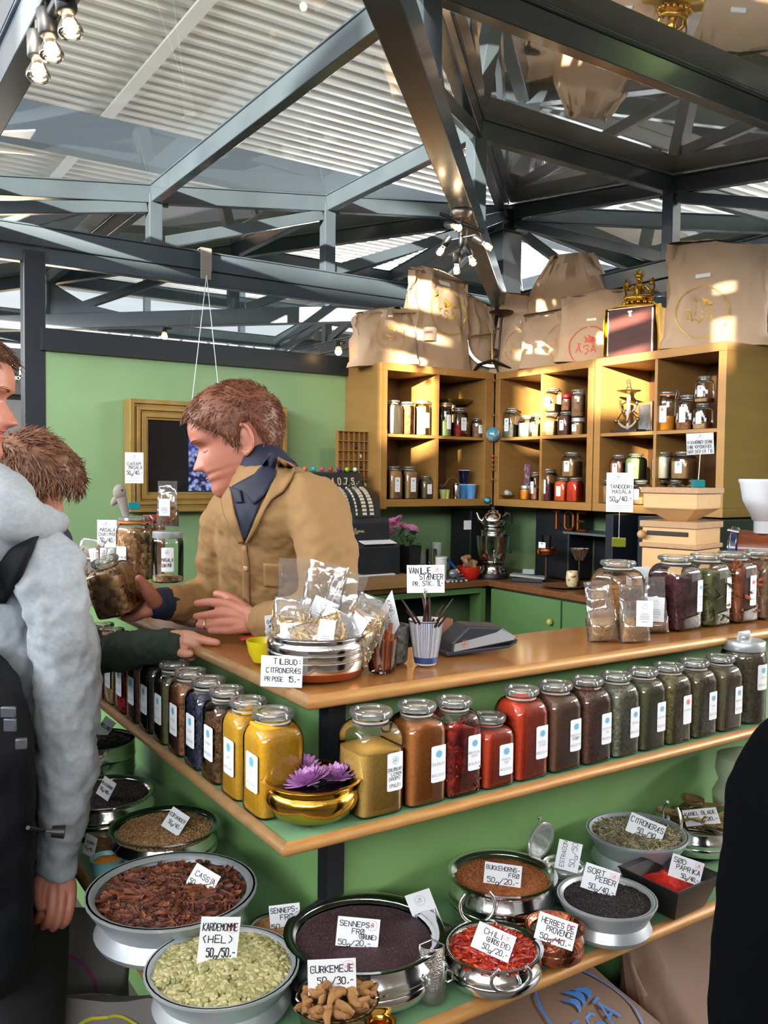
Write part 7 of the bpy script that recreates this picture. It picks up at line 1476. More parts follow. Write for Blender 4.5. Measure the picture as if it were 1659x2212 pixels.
# ================================================================ SPOT LAMPS
def bulb_lamp(parent, c, d, L_=0.10, r=0.022, cone=True, on_=1.0):
    d = V(d).normalized(); R = d.to_track_quat('Z', 'Y').to_matrix(); c = V(c)
    q = MB(); q.lathe([(r * .95, 0), (r, 0.004), (r, 0.055), (r * .8, 0.060)], 18, c=c, mat=R); obj('lamp_socket', q, BLACK, parent, 50)
    q = MB(); q.lathe([(r * .62, 0.058), (r * .60, 0.070), (r * 1.15, 0.094), (r * 1.2, 0.102), (r * .9, 0.112), (0.0, 0.116)], 20, c=c, mat=R); obj('bulb', q, glassmat('warm_bulb_glass', (1.0, 0.93, 0.82), (0.85, 0.72, 0.55), 0.05, 1.0, base=0.10), parent, 60)
    q = MB(); q.sphere(c + d * 0.086, 0.015, 8, 6); obj('filament_glow', q, mat('bulb_core', '#ffffff', 0.5, emit=('#ffe6bf', 30)), parent, 60)
def spot(loc, d, e, ang=1.1):
    l = bpy.data.lights.new('spot_bulb', 'SPOT'); l.energy = e; l.color = (1.0, 0.74, 0.45); l.spot_size = ang; l.spot_blend = 0.6; l.shadow_soft_size = 0.02
    o = bpy.data.objects.new('spot_bulb', l); COL.objects.link(o); o.location = loc; o.rotation_euler = V(d).to_track_quat('-Z', 'Y').to_euler()
base = C0 + V((-1.72, -1.72, 2.60)); t = thing('spotlight_cluster', 'cluster of five black spot lamps hanging under the big diagonal beam', 'lamp', base, CAMYAW)
q = MB(); q.lathe([(0.0, 0.0), (0.055, 0.0), (0.060, -0.02), (0.045, -0.05), (0.0, -0.055)][::-1], 28); obj('ceiling_rose', q, mat('satin_bronze', '#8f8478', 0.3, 0.9), t, 50)
q = MB(); q.tube([(-0.11, 0, -0.02), (0.12, 0.0, -0.12)], 0.010, 8); q.tube([(0.0, 0, -0.05), (0.0, 0, -0.20)], 0.014, 8); q.tube([(-0.06, 0.02, -0.16), (0.07, -0.02, -0.14)], 0.007, 8); q.tube([(0.03, 0, -0.10), (0.02, -0.01, -0.24)], 0.006, 6); q.tube([(0.0, 0, -0.2), (-0.02, 0, -0.26)], 0.006, 6); obj('arm_bars', q, BLACK, t, 50); t.scale = (0.78, 0.78, 0.72)
for k, (c_, d_) in enumerate((((-0.075, 0, -0.075), (0.55, -0.75, -0.45)), ((-0.055, 0.02, -0.14), (-0.5, 0.1, -0.8)), ((0.065, 0, -0.145), (0.75, -0.2, -0.6)), ((0.025, -0.01, -0.20), (0.35, -0.1, -0.9)), ((-0.02, 0, -0.235), (-0.02, 0, -1)))): bulb_lamp(t, c_, d_, r=0.020)
spot(base + V((0.10, 0.05, -0.27)), (0.75, 0.9, -0.35), 13, 1.5); spot(base + V((0.16, -0.06, -0.27)), (1.0, 0.2, -0.42), 13, 1.4)
lp_ = [dp(135, -32, 1.95), dp(100, 22, 2.02), dp(80, 70, 2.08)]
t = thing('spotlight_rail', 'black spotlight rail with three lit reflector bulbs at the top left', 'lamp', (0, 0, 0)); q = MB()
a0 = V((0.488, 1.62, 2.60)); q.tube([a0, V((0.488, 2.25, 2.60))], 0.016, 8)
for l in lp_: q.tube([V((0.488, l.y + .02, 2.60)), l + V((0, 0, 0.03)), l], 0.006, 6)
obj('rail', q, BLACK, t, 50)
for l, d_ in zip(lp_, ((0.16, -0.05, -1), (0.10, -0.05, -1), (0.02, 0.0, -1))): bulb_lamp(t, l, d_, r=0.024)
# single glowing bulb far left wall, small lamp by the shelf
for px, py, d_, lb in ((355, 727, 5.6, 'tiny lit bulb beyond the green wall, above the gilt frame'), (731, 760, 4.9, 'glowing clip lamp at the left end of the gold shelf')):
    p = dp(px, py, d_); t = thing('clip_lamp', lb, 'lamp', p); q = MB(); q.sphere((0, 0, 0), 0.020, 12, 9); obj('bulb', q, mat('bulb_glow', '#ffe0b0', 0.4, emit=('#ffd090', 14)), t, 60); q = MB(); q.tube([(0.0, 0, 0.02), (0.01, 0.02, 0.055), (0.06, 0.03, 0.06)], [0.018, 0.014, 0.006], 8); obj('arm', q, BLACK, t, 50)

# ================================================================ SACKS ON THE FLOOR
p = dp(150, 2140, 2.05); paper_bag('big grey-brown paper sack with magenta emblem on the floor at the left', V((p.x - 0.1, p.y - 0.02, 0.0)), CAMYAW + 0.25, 0.46, 0.50, 0.30, 21, tilt=-0.25, lg=LOGO_MAG, lgx=0.08, lgz=0.62, lgr=0.27, sticker=False, crump=0.5, m=mat('grey_sack', '#8c8484', 0.7, c2='#7f7878', scale=4))
p = dp(330, 2260, 1.75); paper_bag('paper sack with yellow emblem on the floor under the front bowls', V((p.x - 0.05, p.y + 0.05, 0.0)), CAMYAW + 0.35, 0.42, 0.44, 0.26, 22, tilt=-0.3, lg=LOGO_YEL, lgx=-0.05, lgz=0.72, lgr=0.24, sticker=False, crump=0.5, m=mat('grey_sack', ''))
p = V((1.15, 1.16, 0.0)); paper_bag('brown paper sack with blue emblem lying under the counter on the right', V((1.28, 1.10, 0.30)), 0.35, 0.50, 0.42, 0.22, 23, tilt=-0.95, lg=LOGO_BLUE, lgx=0.10, lgz=0.40, lgr=0.24, crump=0.5, lgm=None, m=mat('dark_kraft', '#7d6150', 0.75, c2='#6f5546', scale=5))
paper_bag('second brown paper sack standing deeper under the counter', V((1.72, 1.22, 0.0)), 0.2, 0.45, 0.58, 0.26, 24, tilt=-0.2, sticker=False, crump=0.7, m=mat('dark_kraft', ''))

lathe_thing('ceramic_jar', 'pale green ceramic pot half hidden by the black coat', 'pot', V((1.93, 1.29, ZB)), [(0.05, 0), (0.07, 0.02), (0.075, 0.07), (0.06, 0.10), (0.07, 0.13), (0.066, 0.165), (0.03, 0.18)], mat('celadon', '#b9c4a8', 0.3, coat=0.4), 28)
# ================================================================ PEOPLE
RH = V((CR.x, CR.y, 0)).normalized(); FH = V((-RH.y, RH.x, 0)); UP = V((0, 0, 1))
SKIN = mat('skin', '#bd8a74', 0.5, c2='#bf8069', scale=14, bump=0.06, bscale=300, sss=0.12)
SKINR = mat('skin_ruddy', '#b87a66', 0.5, c2='#aa6a57', scale=14, bump=0.06, bscale=300, sss=0.12)
LIPS = mat('lips', '#b0635a', 0.5)
def remesh(o, vox, smooth=2, disp=None):
    m = o.modifiers.new('r', 'REMESH'); m.mode = 'VOXEL'; m.voxel_size = vox; m.use_smooth_shade = True
    if smooth: s = o.modifiers.new('s', 'SMOOTH'); s.iterations = smooth; s.factor = 0.5
    if disp:
        for k, (sz, st) in enumerate(disp):
            tx = bpy.data.textures.new('fold%d' % k, 'CLOUDS'); tx.noise_scale = sz; d = o.modifiers.new('d%d' % k, 'DISPLACE'); d.texture = tx; d.strength = st; d.mid_level = 0.5; d.texture_coords = 'GLOBAL'
    return o
def J(l):   # joints given as (px, py, depth, radius)
    return [dp(a, b, c) for a, b, c, d in l], [d for a, b, c, d in l]
def limb(q, l, n=14, flat=1.0, m=0):
    # resample with a smooth curve so that limbs taper and bend softly
    P, R = J(l); pts = []; rad = []
    for i in range(len(P) - 1):
        p0, p1, p2, p3 = P[max(i - 1, 0)], P[i], P[i + 1], P[min(i + 2, len(P) - 1)]
        for k in range(5):
            t = k / 5; pts.append(0.5 * ((2 * p1) + (p2 - p0) * t + (2 * p0 - 5 * p1 + 4 * p2 - p3) * t * t + (3 * p1 - p0 - 3 * p2 + p3) * t ** 3)); rad.append(lerp(R[i], R[i + 1], t))
    pts.append(P[-1]); rad.append(R[-1])
    q.tube(pts, rad, n, m, flat=flat); q.sphere(pts[-1], rad[-1] * 0.99, 12, 8, m); q.sphere(pts[0], rad[0] * 0.99, 12, 8, m)
def loft(q, levels, side, front, n=36, e=2.4):
    rs = []
    for c, a, b in levels: rs.append([c + side * (sup(2 * PI * j / n, e)[0] * a) + front * (sup(2 * PI * j / n, e)[1] * b) for j in range(n)])
    q.rings(rs)
def headmat(px, py, d, toward, pitch, scale=1.0, face=-1, roll=0):
    """face -1 looks image left, +1 image right; toward = turn towards (+) or away from (-) the photographer"""
    X = RH * (face * math.cos(toward)) - FH * math.sin(toward); Y = UP.cross(X)
    Xp = X * math.cos(pitch) - UP * math.sin(pitch); Zp = UP * math.cos(pitch) + X * math.sin(pitch)
    if roll: Yr = Y * math.cos(roll) + Zp * math.sin(roll); Zp = Zp * math.cos(roll) - Y * math.sin(roll); Y = Yr
    c = dp(px, py, d)
    return Matrix(((Xp.x * scale, Y.x * scale, Zp.x * scale, c.x), (Xp.y * scale, Y.y * scale, Zp.y * scale, c.y), (Xp.z * scale, Y.z * scale, Zp.z * scale, c.z), (0, 0, 0, 1)))
HF = [(-.122, .030), (-.118, .055), (-.110, .074), (-.100, .084), (-.088, .088), (-.076, .084), (-.068, .082), (-.061, .0885), (-.054, .087), (-.050, .083), (-.044, .0895), (-.036, .087), (-.022, .084), (-.005, .081), (.008, .079), (.018, .085), (.030, .093), (.045, .093), (.062, .089), (.080, .079), (.098, .060), (.110, .036), (.117, .010)]
HBk = [(-.122, -.015), (-.110, -.030), (-.090, -.045), (-.060, -.062), (-.030, -.082), (.0, -.098), (.03, -.106), (.06, -.102), (.08, -.090), (.098, -.072), (.110, -.050), (.117, -.022)]
HW = [(-.122, .018), (-.115, .034), (-.100, .046), (-.085, .055), (-.065, .062), (-.045, .067), (-.02, .071), (.0, .0735), (.02, .0755), (.045, .077), (.062, .074), (.080, .066), (.098, .050), (.110, .030), (.117, .012)]
def interp(tab, z):
    if z <= tab[0][0]: return tab[0][1]
    for (a, b), (c, d) in zip(tab, tab[1:]):
        if z <= c: t = (z - a) / (c - a); t = t * t * (3 - 2 * t) if False else t; return lerp(b, d, t)
    return tab[-1][1]
def gs(x, s): return math.exp(-(x / s) ** 2)
def headpt(a, z, off=0.0):
    f, b, w = interp(HF, z), interp(HBk, z), interp(HW, z); cx = -0.012
    c, s_ = sup(a, 2.25)
    x = cx + c * ((f - cx) if c > 0 else (cx - b)); y = s_ * w
    if c > 0:
        # nose
        prof = 0.0
        if -0.040 < z < 0.016:
            t = (0.016 - z) / 0.046; prof = 0.026 * min(t, 1) ** 1.15 if z > -0.030 else 0.026 * max(0, (z + 0.040) / 0.010) ** 0.5
        nw = lerp(0.009, 0.017, min(max((0.016 - z) / 0.046, 0), 1)); x += prof * gs(y, nw)
        x += 0.007 * gs(abs(y) - 0.015, 0.006) * gs(z + 0.030, 0.007)                      # nostril wings
        x -= 0.013 * gs(abs(y) - 0.031, 0.014) * gs(z - 0.008, 0.011)                      # eye sockets
        x += 0.0065 * gs(abs(y) - 0.031, 0.011) * gs(z - 0.006, 0.0075)                    # lids over the eyeball
        x += 0.004 * gs(abs(y) - 0.028, 0.018) * gs(z - 0.026, 0.006)                      # brow
        x += 0.004 * gs(abs(y) - 0.043, 0.018) * gs(z + 0.022, 0.016)                      # cheek
        x -= 0.004 * gs(y, 0.024) * gs(z + 0.052, 0.0025)                                  # mouth line
        x -= 0.002 * gs(y, 0.004) * gs(z + 0.040, 0.004)
    p = V((x, y, z))
    if off: n = V((x - cx, y * 1.3, z * 0.8)).normalized(); p += n * off
    return p
def head(q, M4, ears=True):
    nz, na = 84, 80; rs = []
    for i in range(nz + 1):
        z = -0.122 + 0.239 * i / nz; rs.append([M4 @ headpt(2 * PI * j / na, z) for j in range(na)])
    q.rings(rs)
    if ears:
        for s_ in (-1, 1):
            R = Matrix.Rotation(s_ * -0.35, 3, 'Z') @ Matrix.Rotation(-0.18, 3, 'Y'); c = V((-0.016, s_ * 0.079, -0.004))
            pts = []
            for k in range(15):
                a = -2.3 + 4.3 * k / 14; pts.append(M4 @ (c + R @ V((-0.017 * math.cos(a) * (0.75 if a < -1 else 1), 0.002 * s_, 0.031 * math.sin(a) * 1.0))))
            q.tube(pts, [0.0062 * M4.to_scale()[0]] + [0.0046 * M4.to_scale()[0]] * 14, 8)
            sc = M4.to_scale()[0]; q.sphere(M4 @ (c + V((0.0, -s_ * 0.004, 0))), 0.010 * sc, 10, 8, mat=M4.to_3x3().normalized() @ R, sc=(1.5, 0.6, 2.6)); q.sphere(M4 @ (c + V((0.008, -s_ * 0.002, -0.030))), 0.0075 * sc, 8, 6)
def brows_eyes(parent, M4, hair, look=0.0, side=None):
    for s_ in ((-1, 1) if side is None else (side,)):
        q = MB(); pts = []
        for k in range(9):
            y = s_ * (0.014 + 0.034 * k / 8); z = 0.024 + 0.006 * math.sin(PI * k / 8 * 0.9); a = math.asin(min(abs(y) / interp(HW, z), 1)) * s_; p = headpt(a, z, 0.0014); p.y = y; pts.append(M4 @ p)
        q.tube(pts, [0.001] + [0.0024] * 5 + [0.002, 0.0014, 0.0008], 6, flat=1.0); obj('eyebrow', q, hair, parent, 60)
        q = MB(); pts = []
        for k in range(9):
            y = s_ * (0.019 + 0.025 * k / 8); z = 0.001 - 0.0035 * math.sin(PI * k / 8); a = math.asin(min(abs(y) / interp(HW, z), 1)) * s_; p = headpt(a, z, 0.0010); p.y = y; pts.append(M4 @ p)
        q.tube(pts, [0.0005] + [0.0013] * 7 + [0.0005], 6); obj('eyelashes', q, mat('lash_brown', '#5a3426', 0.6), parent, 60)
    q = MB()
    for z0, r in ((-0.0475, 0.0030), (-0.0570, 0.0036)):
        pts = []
        for k in range(11):
            y = -0.024 + 0.048 * k / 10; z = z0 + (0.0015 if z0 > -.05 else -0.001) * math.cos(y * 60) ; a = math.asin(max(-1, min(1, y / interp(HW, z)))); p = headpt(a, z, -0.0008); p.y = y; pts.append(M4 @ p)
        q.tube(pts, [0.0006] + [r * math.sin(PI * (k / 10)) ** 0.5 for k in range(1, 10)] + [0.0006], 8)
    obj('lips', q, LIPS, parent, 60)
    q = MB(); pts = []
    for k in range(9):
        y = -0.019 + 0.038 * k / 8; a = math.asin(y / interp(HW, -0.052)); p = headpt(a, -0.052, 0.0016); p.y = y; pts.append(M4 @ p)
    q.tube(pts, [0.0004] + [0.0018] * 7 + [0.0004], 6, flat=0.7); obj('mouth_opening', q, mat('mouth_dark', '#5e2420', 0.6), parent, 60)
def hairline(a, long=False):   # lowest height of the hair at angle a (0 = face)
    d = abs(math.atan2(math.sin(a), math.cos(a))) * 180 / PI
    if long: T = [(0, .050), (25, .048), (50, .030), (70, -.015), (90, -.045), (120, -.070), (180, -.085)]
    else: T = [(0, .072), (28, .078), (46, .050), (58, .036), (68, .020), (76, -.016), (86, -.018), (92, .022), (104, .028), (112, -.010), (130, -.052), (180, -.064)]
    return interp(T, d)
def hair(parent, M4, m, thick=0.010, nstr=1400, L_=0.022, long=False, seed=1, curl=0.0, lift=0.2, fr=0.0):
    rng = random.Random(seed); q = MB(); na, nv = 80, 22; rs = []
    for i in range(nv + 1):
        ring = []
        for j in range(na):
            a = 2 * PI * j / na; z0 = hairline(a, long); z = lerp(z0, 0.1165, (i / nv)); th = thick * min(1, 0.25 + i / nv * 4) * (1 + 0.35 * noise.noise(V((math.cos(a) * 3, math.sin(a) * 3, z * 40 + seed))))
            ring.append(M4 @ headpt(a, z, th if i else -0.003))
        rs.append(ring)
    rs.append([M4 @ (V((-0.012, 0, 0.117 + thick)) + V((math.cos(2 * PI * j / na), math.sin(2 * PI * j / na), 0)) * 0.004) for j in range(na)])
    q.rings(rs, 0, False, True)
    sc = M4.to_scale()[0]; R3 = M4.to_3x3().normalized()
    for _ in range(nstr):
        a = rng.uniform(0, 2 * PI); z0 = hairline(a, long); f = rng.random() ** 0.8; z = lerp(z0, 0.114, f); p = headpt(a, z, thick * 0.75 * min(1, .3 + f * 3)); n = V((p.x + .012, p.y, p.z * .7)).normalized()
        fwd = V((1, 0, 0)); dn = V((0, 0, -1)); t_ = fwd * (0.9 if z > .05 else 0.25) + dn * (0.15 if z > .07 else 1.0) + V((rng.uniform(-1, 1), rng.uniform(-1, 1), rng.uniform(-1, 1))) * (0.35 + curl)
        t_ = (t_ - n * t_.dot(n)).normalized(); l = L_ * rng.uniform(0.5, 1.2); c1 = p + (t_ * 0.55 + n * lift) * l; c2 = p + (t_ + n * lift * (1.2 + curl * rng.uniform(-1, 2)) + V((rng.uniform(-1, 1), rng.uniform(-1, 1), rng.uniform(-1, 1))) * curl * 0.5) * l
        w_ = (0.0011 if not long else 0.0022) * sc; q.tube([M4 @ p, M4 @ c1, M4 @ c2], [w_, w_ * 0.8, w_ * 0.15], 4, cap=False)
    return obj('hair', q, m, parent, 70)
HAIRR = mat('auburn_hair', '#5c3321', 0.5, c2='#774831', scale=60, stretch=(1, 1, 3), bump=0.3, bscale=220)
HAIRB = mat('tousled_brown_hair', '#5d3a2c', 0.5, c2='#8b6248', scale=35, stretch=(1, 1, 2), bump=0.3, bscale=160)

# ---------------------------------------------------------------- the vendor
vend = thing('person', 'red-haired vendor in tan jacket leaning over the counter, holding a jar of spices', 'person', V((1.45, 2.05, 0)))
def keep(o, t):   # parent while keeping world coordinates
    o.parent = t; o.matrix_parent_inverse = t.matrix_basis.inverted(); return o
HM = headmat(509, 952, 2.0, 0.20, 0.36, 1.03, -1, 0.0)
q = MB(); head(q, HM)
limb(q, [(528, 985, 2.0, .052), (560, 1030, 1.99, .058), (588, 1080, 1.98, .065)], 20)
limb(q, [(590, 1090, 1.97, .07), (600, 1200, 2.07, .075), (614, 1400, 2.21, .075)], 16)
limb(q, [(590, 1095, 1.95, .05), (684, 1110, 1.84, .05), (706, 1200, 1.80, .045), (704, 1303, 1.78, .040), (640, 1335, 1.82, .034), (572, 1343, 1.91, .027), (552, 1343, 1.93, .025)], 14)
limb(q, [(590, 1095, 1.95, .05), (503, 1125, 2.09, .05), (478, 1200, 2.15, .045), (475, 1280, 2.22, .038), (415, 1300, 2.15, .033), (355, 1303, 2.07, .027), (335, 1303, 2.05, .026)], 14)
def fing(q, l): limb(q, l, 10)
# his left hand (near, on the counter)
for kx, ky, kd, mid, tip in ((494, 1306, 1.97, (456, 1301, 1.985), (426, 1304, 1.99)), (487, 1325, 1.965, (452, 1328, 1.975), (424, 1332, 1.985)), (490, 1345, 1.96, (456, 1350, 1.97), (430, 1350, 1.975)), (500, 1361, 1.955, (478, 1362, 1.96), (455, 1363, 1.965))):
    s_ = 0.85 if ky > 1355 else 1.0
    fing(q, [(550, lerp(1343, ky, .35), 1.935, .017), (520, lerp(1343, ky, .7), lerp(1.935, kd, .6), .014), (kx, ky, kd, .0125 * s_), (*mid, .0105 * s_), (*tip, .0088 * s_)])
fing(q, [(548, 1335, 1.94, .018), (520, 1310, 1.97, .016), (492, 1290, 2.0, .012), (468, 1283, 2.02, .0095)])
# his right hand (holding the jar from below and behind)
for dx, (ax, ay, ad), (bx, by, bd), (cx_, cy_, cd) in ((0, (306, 1285, 2.075), (286, 1276, 2.115), (262, 1270, 2.115)), (1, (303, 1300, 2.065), (280, 1300, 2.10), (254, 1296, 2.105)), (2, (303, 1315, 2.05), (280, 1322, 2.07), (252, 1322, 2.075)), (3, (308, 1325, 2.03), (290, 1334, 2.04), (268, 1334, 2.045))):
    fing(q, [(336, lerp(1303, ay, .3), 2.055, .018), (318, lerp(1303, ay, .8), lerp(2.05, ad, .7), .0155), (ax, ay, ad, .0125), (bx, by, bd, .0105), (cx_, cy_, cd, .009)])
fing(q, [(334, 1298, 2.03, .019), (320, 1278, 2.0, .0165), (309, 1260, 1.985, .012), (300, 1250, 1.975, .0095)])
keep(remesh(obj('body', q, SKINR), 0.0026, 3), vend)
for nm, fn in (('hair', 0),):
    pass
n0 = set(bpy.data.objects)
brows_eyes(None, HM, mat('sandy_brow', '#a5694c', 0.7)); hair(None, HM, HAIRR, 0.012, 2600, 0.016, False, 3, 0.1, 0.35)
for o in set(bpy.data.objects) - n0: keep(o, vend)
cA = 35 * PI / 180; fB = -RH * math.cos(cA) - FH * math.sin(cA); sB = -FH * math.cos(cA) + RH * math.sin(cA)
q = MB(); loft(q, [(dp(a, b, c), d, e) for a, b, c, d, e in ((625, 1520, 2.24, .17, .12), (618, 1400, 2.20, .175, .125), (610, 1290, 2.13, .175, .13), (600, 1180, 2.04, .175, .128), (594, 1115, 1.98, .172, .118), (594, 1070, 1.96, .142, .10), (588, 1030, 1.96, .095, .078), (582, 1005, 1.96, .066, .066))], sB, fB)
limb(q, [(640, 1082, 1.90, .064), (684, 1108, 1.84, .069), (706, 1200, 1.80, .064), (704, 1300, 1.78, .058), (640, 1333, 1.83, .050), (574, 1345, 1.905, .042)], 20)
limb(q, [(540, 1095, 2.03, .066), (503, 1122, 2.09, .070), (480, 1200, 2.15, .064), (478, 1278, 2.22, .058), (415, 1298, 2.15, .050), (365, 1302, 2.085, .043)], 20)
TAN = mat('tan_cotton', '#97744a', 0.85, c2='#8b6a42', scale=5, bump=0.12, bscale=500)
jk = keep(remesh(obj('jacket', q, TAN), 0.006, 4, [(0.07, 0.022), (0.02, 0.005)]), vend)
q = MB(); limb(q, [(372, 1302, 2.09, .039), (343, 1304, 2.06, .037)], 18); keep(obj('shirt_cuff', q, mat('navy_shirt', '#171d33', 0.7), None, 60), vend)
bpy.context.view_layer.update()
dg = bpy.context.evaluated_depsgraph_get()
def bvh_of(o):
    e = o.evaluated_get(dg); me = e.to_mesh(); vs = [o.matrix_world @ v.co for v in me.vertices]; b = BVHTree.FromPolygons(vs, [tuple(p.vertices) for p in me.polygons]); e.to_mesh_clear(); return b
BJ = bvh_of(jk)
def surf(px, py, off, fallback=1.85):
    r = ray(px, py); h = BJ.ray_cast(EYE, r.normalized())
    if h[0] is None: return dp(px, py, fallback)
    return h[0] - r.normalized() * off
def patch(name, rows, off, m, parent, thick=0.004, n=8, sm_=2):
    """cloth piece lying on the jacket; rows are pairs of image points down its two edges"""
    RR = []
    for i in range(len(rows) - 1):
        for k in range(4): t = k / 4; RR.append([lerp(a, b, t) for a, b in zip(rows[i], rows[i + 1])])
    RR.append(list(rows[-1])); q = MB(); g = [[surf(lerp(r[0], r[2], j / n), lerp(r[1], r[3], j / n), off) for j in range(n + 1)] for r in RR]
    q.grid(lambda u, v: g[min(int(round(v * (len(g) - 1))), len(g) - 1)][int(round(u * n))], n, len(g) - 1)
    o = obj(name, q, m, None, 60); s = o.modifiers.new('t', 'SOLIDIFY'); s.thickness = thick; s.offset = 0; s2 = o.modifiers.new('s', 'SMOOTH'); s2.iterations = sm_; return keep(o, parent)
NAVY = mat('navy_shirt', '')
patch('shirt_front', [(500, 1050, 592, 1000), (503, 1075, 578, 1050), (510, 1110, 562, 1090), (520, 1145, 545, 1130), (526, 1168, 532, 1165)], 0.004, NAVY, vend)
q = MB(); HMi = HM
for s_ in (-1, 1):
    pass
patch('shirt_collar', [(586, 972, 604, 1000), (565, 1005, 596, 1030), (540, 1035, 572, 1070), (525, 1060, 548, 1092)], 0.016, NAVY, vend, 0.005, 6)
patch('shirt_collar', [(494, 1050, 520, 1058), (502, 1068, 522, 1072), (510, 1088, 524, 1085)], 0.014, NAVY, vend, 0.005, 4)
q = MB(); limb(q, [(562, 1005, 1.985, .062), (586, 1040, 1.965, .070)], 22); keep(obj('collar_band', q, NAVY, None, 60), vend)
patch('lapel', [(600, 985, 640, 1008), (594, 1015, 630, 1035), (586, 1045, 612, 1062), (574, 1075, 588, 1078), (560, 1108, 574, 1100), (545, 1140, 556, 1140), (530, 1172, 533, 1176)], 0.012, TAN, vend, 0.006, 6)
patch('lapel', [(484, 1058, 498, 1052), (478, 1085, 502, 1078), (484, 1112, 508, 1110), (500, 1145, 519, 1145), (518, 1176, 527, 1172)], 0.010, TAN, vend, 0.006, 5)
patch('placket', [(522, 1178, 532, 1175), (524, 1230, 540, 1230), (524, 1290, 540, 1290), (520, 1340, 540, 1340)], 0.004, TAN, vend, 0.004, 3)
patch('pocket', [(568, 1216, 612, 1218), (568, 1240, 612, 1244), (570, 1268, 610, 1270)], 0.006, TAN, vend, 0.003, 5)
q = MB(); p = surf(530, 1228, 0.008); q.sphere(p, 0.0065, 12, 8, mat=Matrix.Rotation(CAMYAW - .5, 3, 'Z'), sc=(1, .35, 1)); keep(obj('button', q, mat('horn_button', '#a78764', 0.3), None, 60), vend)
q = MB(); limb(q, [(625, 1480, 2.0, .10), (640, 1750, 2.05, .09), (645, 2150, 2.1, .06)], 14)
def leg(q, pts, rad): q.tube(pts, rad, 14)
q = MB(); bp_ = V((1.42, 1.93, 0)); leg(q, [V((1.33, 1.82, 0.98)), V((1.36, 1.80, 0.5)), V((1.36, 1.80, 0.08))], [.10, .075, .06]); leg(q, [V((1.44, 2.02, 0.98)), V((1.46, 2.02, 0.5)), V((1.46, 2.02, 0.08))], [.10, .075, .06]); keep(obj('trousers', q, BLACK, None, 60), vend)
q = MB(); q.box((1.31, 1.83, 0.04), (0.27, 0.10, 0.08)); q.box((1.41, 2.05, 0.04), (0.27, 0.10, 0.08)); keep(obj('shoes', q, IRON, None, 60, bevel=0.02), vend)
q = MB(); rc = dp(443, 1350, 1.972); q.tube([rc + V((0, 0, 0)) + FH * (0.0115 * math.cos(a)) + UP * (0.0115 * math.sin(a)) for a in [2 * PI * k / 20 for k in range(20)]], 0.0014, 6, closed=True); keep(obj('finger_ring', q, WIRE, None, 60), vend)
# jar in his right hand
hj = spice_jar('glass jar of coarse chai spices held tilted in the vendor hand', dp(262, 1312, 2.02), 0, 0.094, 0.132, 0.80, 'chai', lab=None, lid='glass', pieces=bits('chunk', 240, 0.005, 0.010), nk=0.55)
hj.matrix_basis = frame(dp(266, 1318, 2.03), CAMYAW - 0.25, 0.28, -0.22)
hj = lathe_thing('tasting_glass', 'small clear glass under the vendor resting hand', 'glass', on(468, 1335, ZT) + FH * 0.05, [(0.020, 0), (0.024, 0.004), (0.027, 0.05)], GLASS)

# ---------------------------------------------------------------- tousled customer, pointing
cus = thing('person', 'brown-haired customer in dark green sleeve and navy collar pointing across the counter', 'person', V((0.10, 2.05, 0)))
HC = headmat(68, 1050, 2.30, -0.35, 0.50, 1.0, 1)
q = MB(); head(q, HC)
limb(q, [(45, 1090, 2.3, .052), (25, 1150, 2.27, .058), (15, 1220, 2.25, .09)], 18)
limb(q, [(20, 1260, 2.25, .06), (75, 1300, 2.12, .05), (150, 1385, 2.04, .04), (300, 1400, 1.965, .032), (366, 1388, 1.935, .027), (384, 1384, 1.93, .025)], 14)
fing(q, [(380, 1378, 1.932, .017), (406, 1374, 1.93, .014), (430, 1380, 1.925, .0105), (450, 1385, 1.92, .0095), (469, 1388, 1.918, .008)])
for a in (((404, 1386), (424, 1394), (424, 1408), (408, 1414), 1.925), ((400, 1396), (418, 1406), (414, 1420), (400, 1420), 1.935), ((396, 1402), (410, 1416), (402, 1428), (388, 1424), 1.945)):
    d_ = a[4]; fing(q, [(380, 1388, 1.935, .017), (*a[0], d_, .014), (*a[1], d_, .0105), (*a[2], d_ + .005, .0095), (*a[3], d_ + .012, .008)])
fing(q, [(378, 1392, 1.93, .016), (392, 1408, 1.915, .0125), (404, 1412, 1.908, .010), (412, 1412, 1.906, .008)])
keep(remesh(obj('body', q, SKIN), 0.0028, 3), cus)
n0 = set(bpy.data.objects); brows_eyes(None, HC, HAIRB, side=-1); hair(None, HC, HAIRB, 0.022, 2200, 0.045, True, 5, 0.30, 0.14)
for o in set(bpy.data.objects) - n0: keep(o, cus)
DG = mat('dark_green_jersey', '#1d2a22', 0.85, c2='#243229', scale=6, bump=0.1, bscale=300); NV = mat('navy_coat', '#232a44', 0.8, c2='#2b3350', scale=5)
fC = RH * 0.9 + FH * 0.43; sC = V((fC.y, -fC.x, 0))
q = MB(); loft(q, [(dp(a, b, c), d, e) for a, b, c, d, e in ((0, 1900, 2.25, .17, .12), (5, 1600, 2.25, .19, .13), (10, 1350, 2.25, .20, .13), (15, 1230, 2.25, .18, .11), (25, 1180, 2.25, .11, .085))], sC, fC)
limb(q, [(60, 1225, 2.17, .062), (95, 1225, 2.1, .06), (110, 1300, 2.08, .055)], 16); limb(q, [(55, 1150, 2.3, .060), (95, 1160, 2.24, .062), (118, 1200, 2.2, .05)], 16); keep(remesh(obj('coat', q, NV), 0.008, 3, [(0.06, 0.015)]), cus)
q = MB(); limb(q, [(90, 1250, 2.10, .058), (120, 1350, 2.06, .056), (205, 1407, 2.0, .047), (300, 1400, 1.965, .042), (350, 1394, 1.94, .038), (374, 1392, 1.932, .036)], 20); keep(remesh(obj('sleeve', q, DG), 0.006, 3, [(0.03, 0.014), (0.012, 0.004)]), cus)
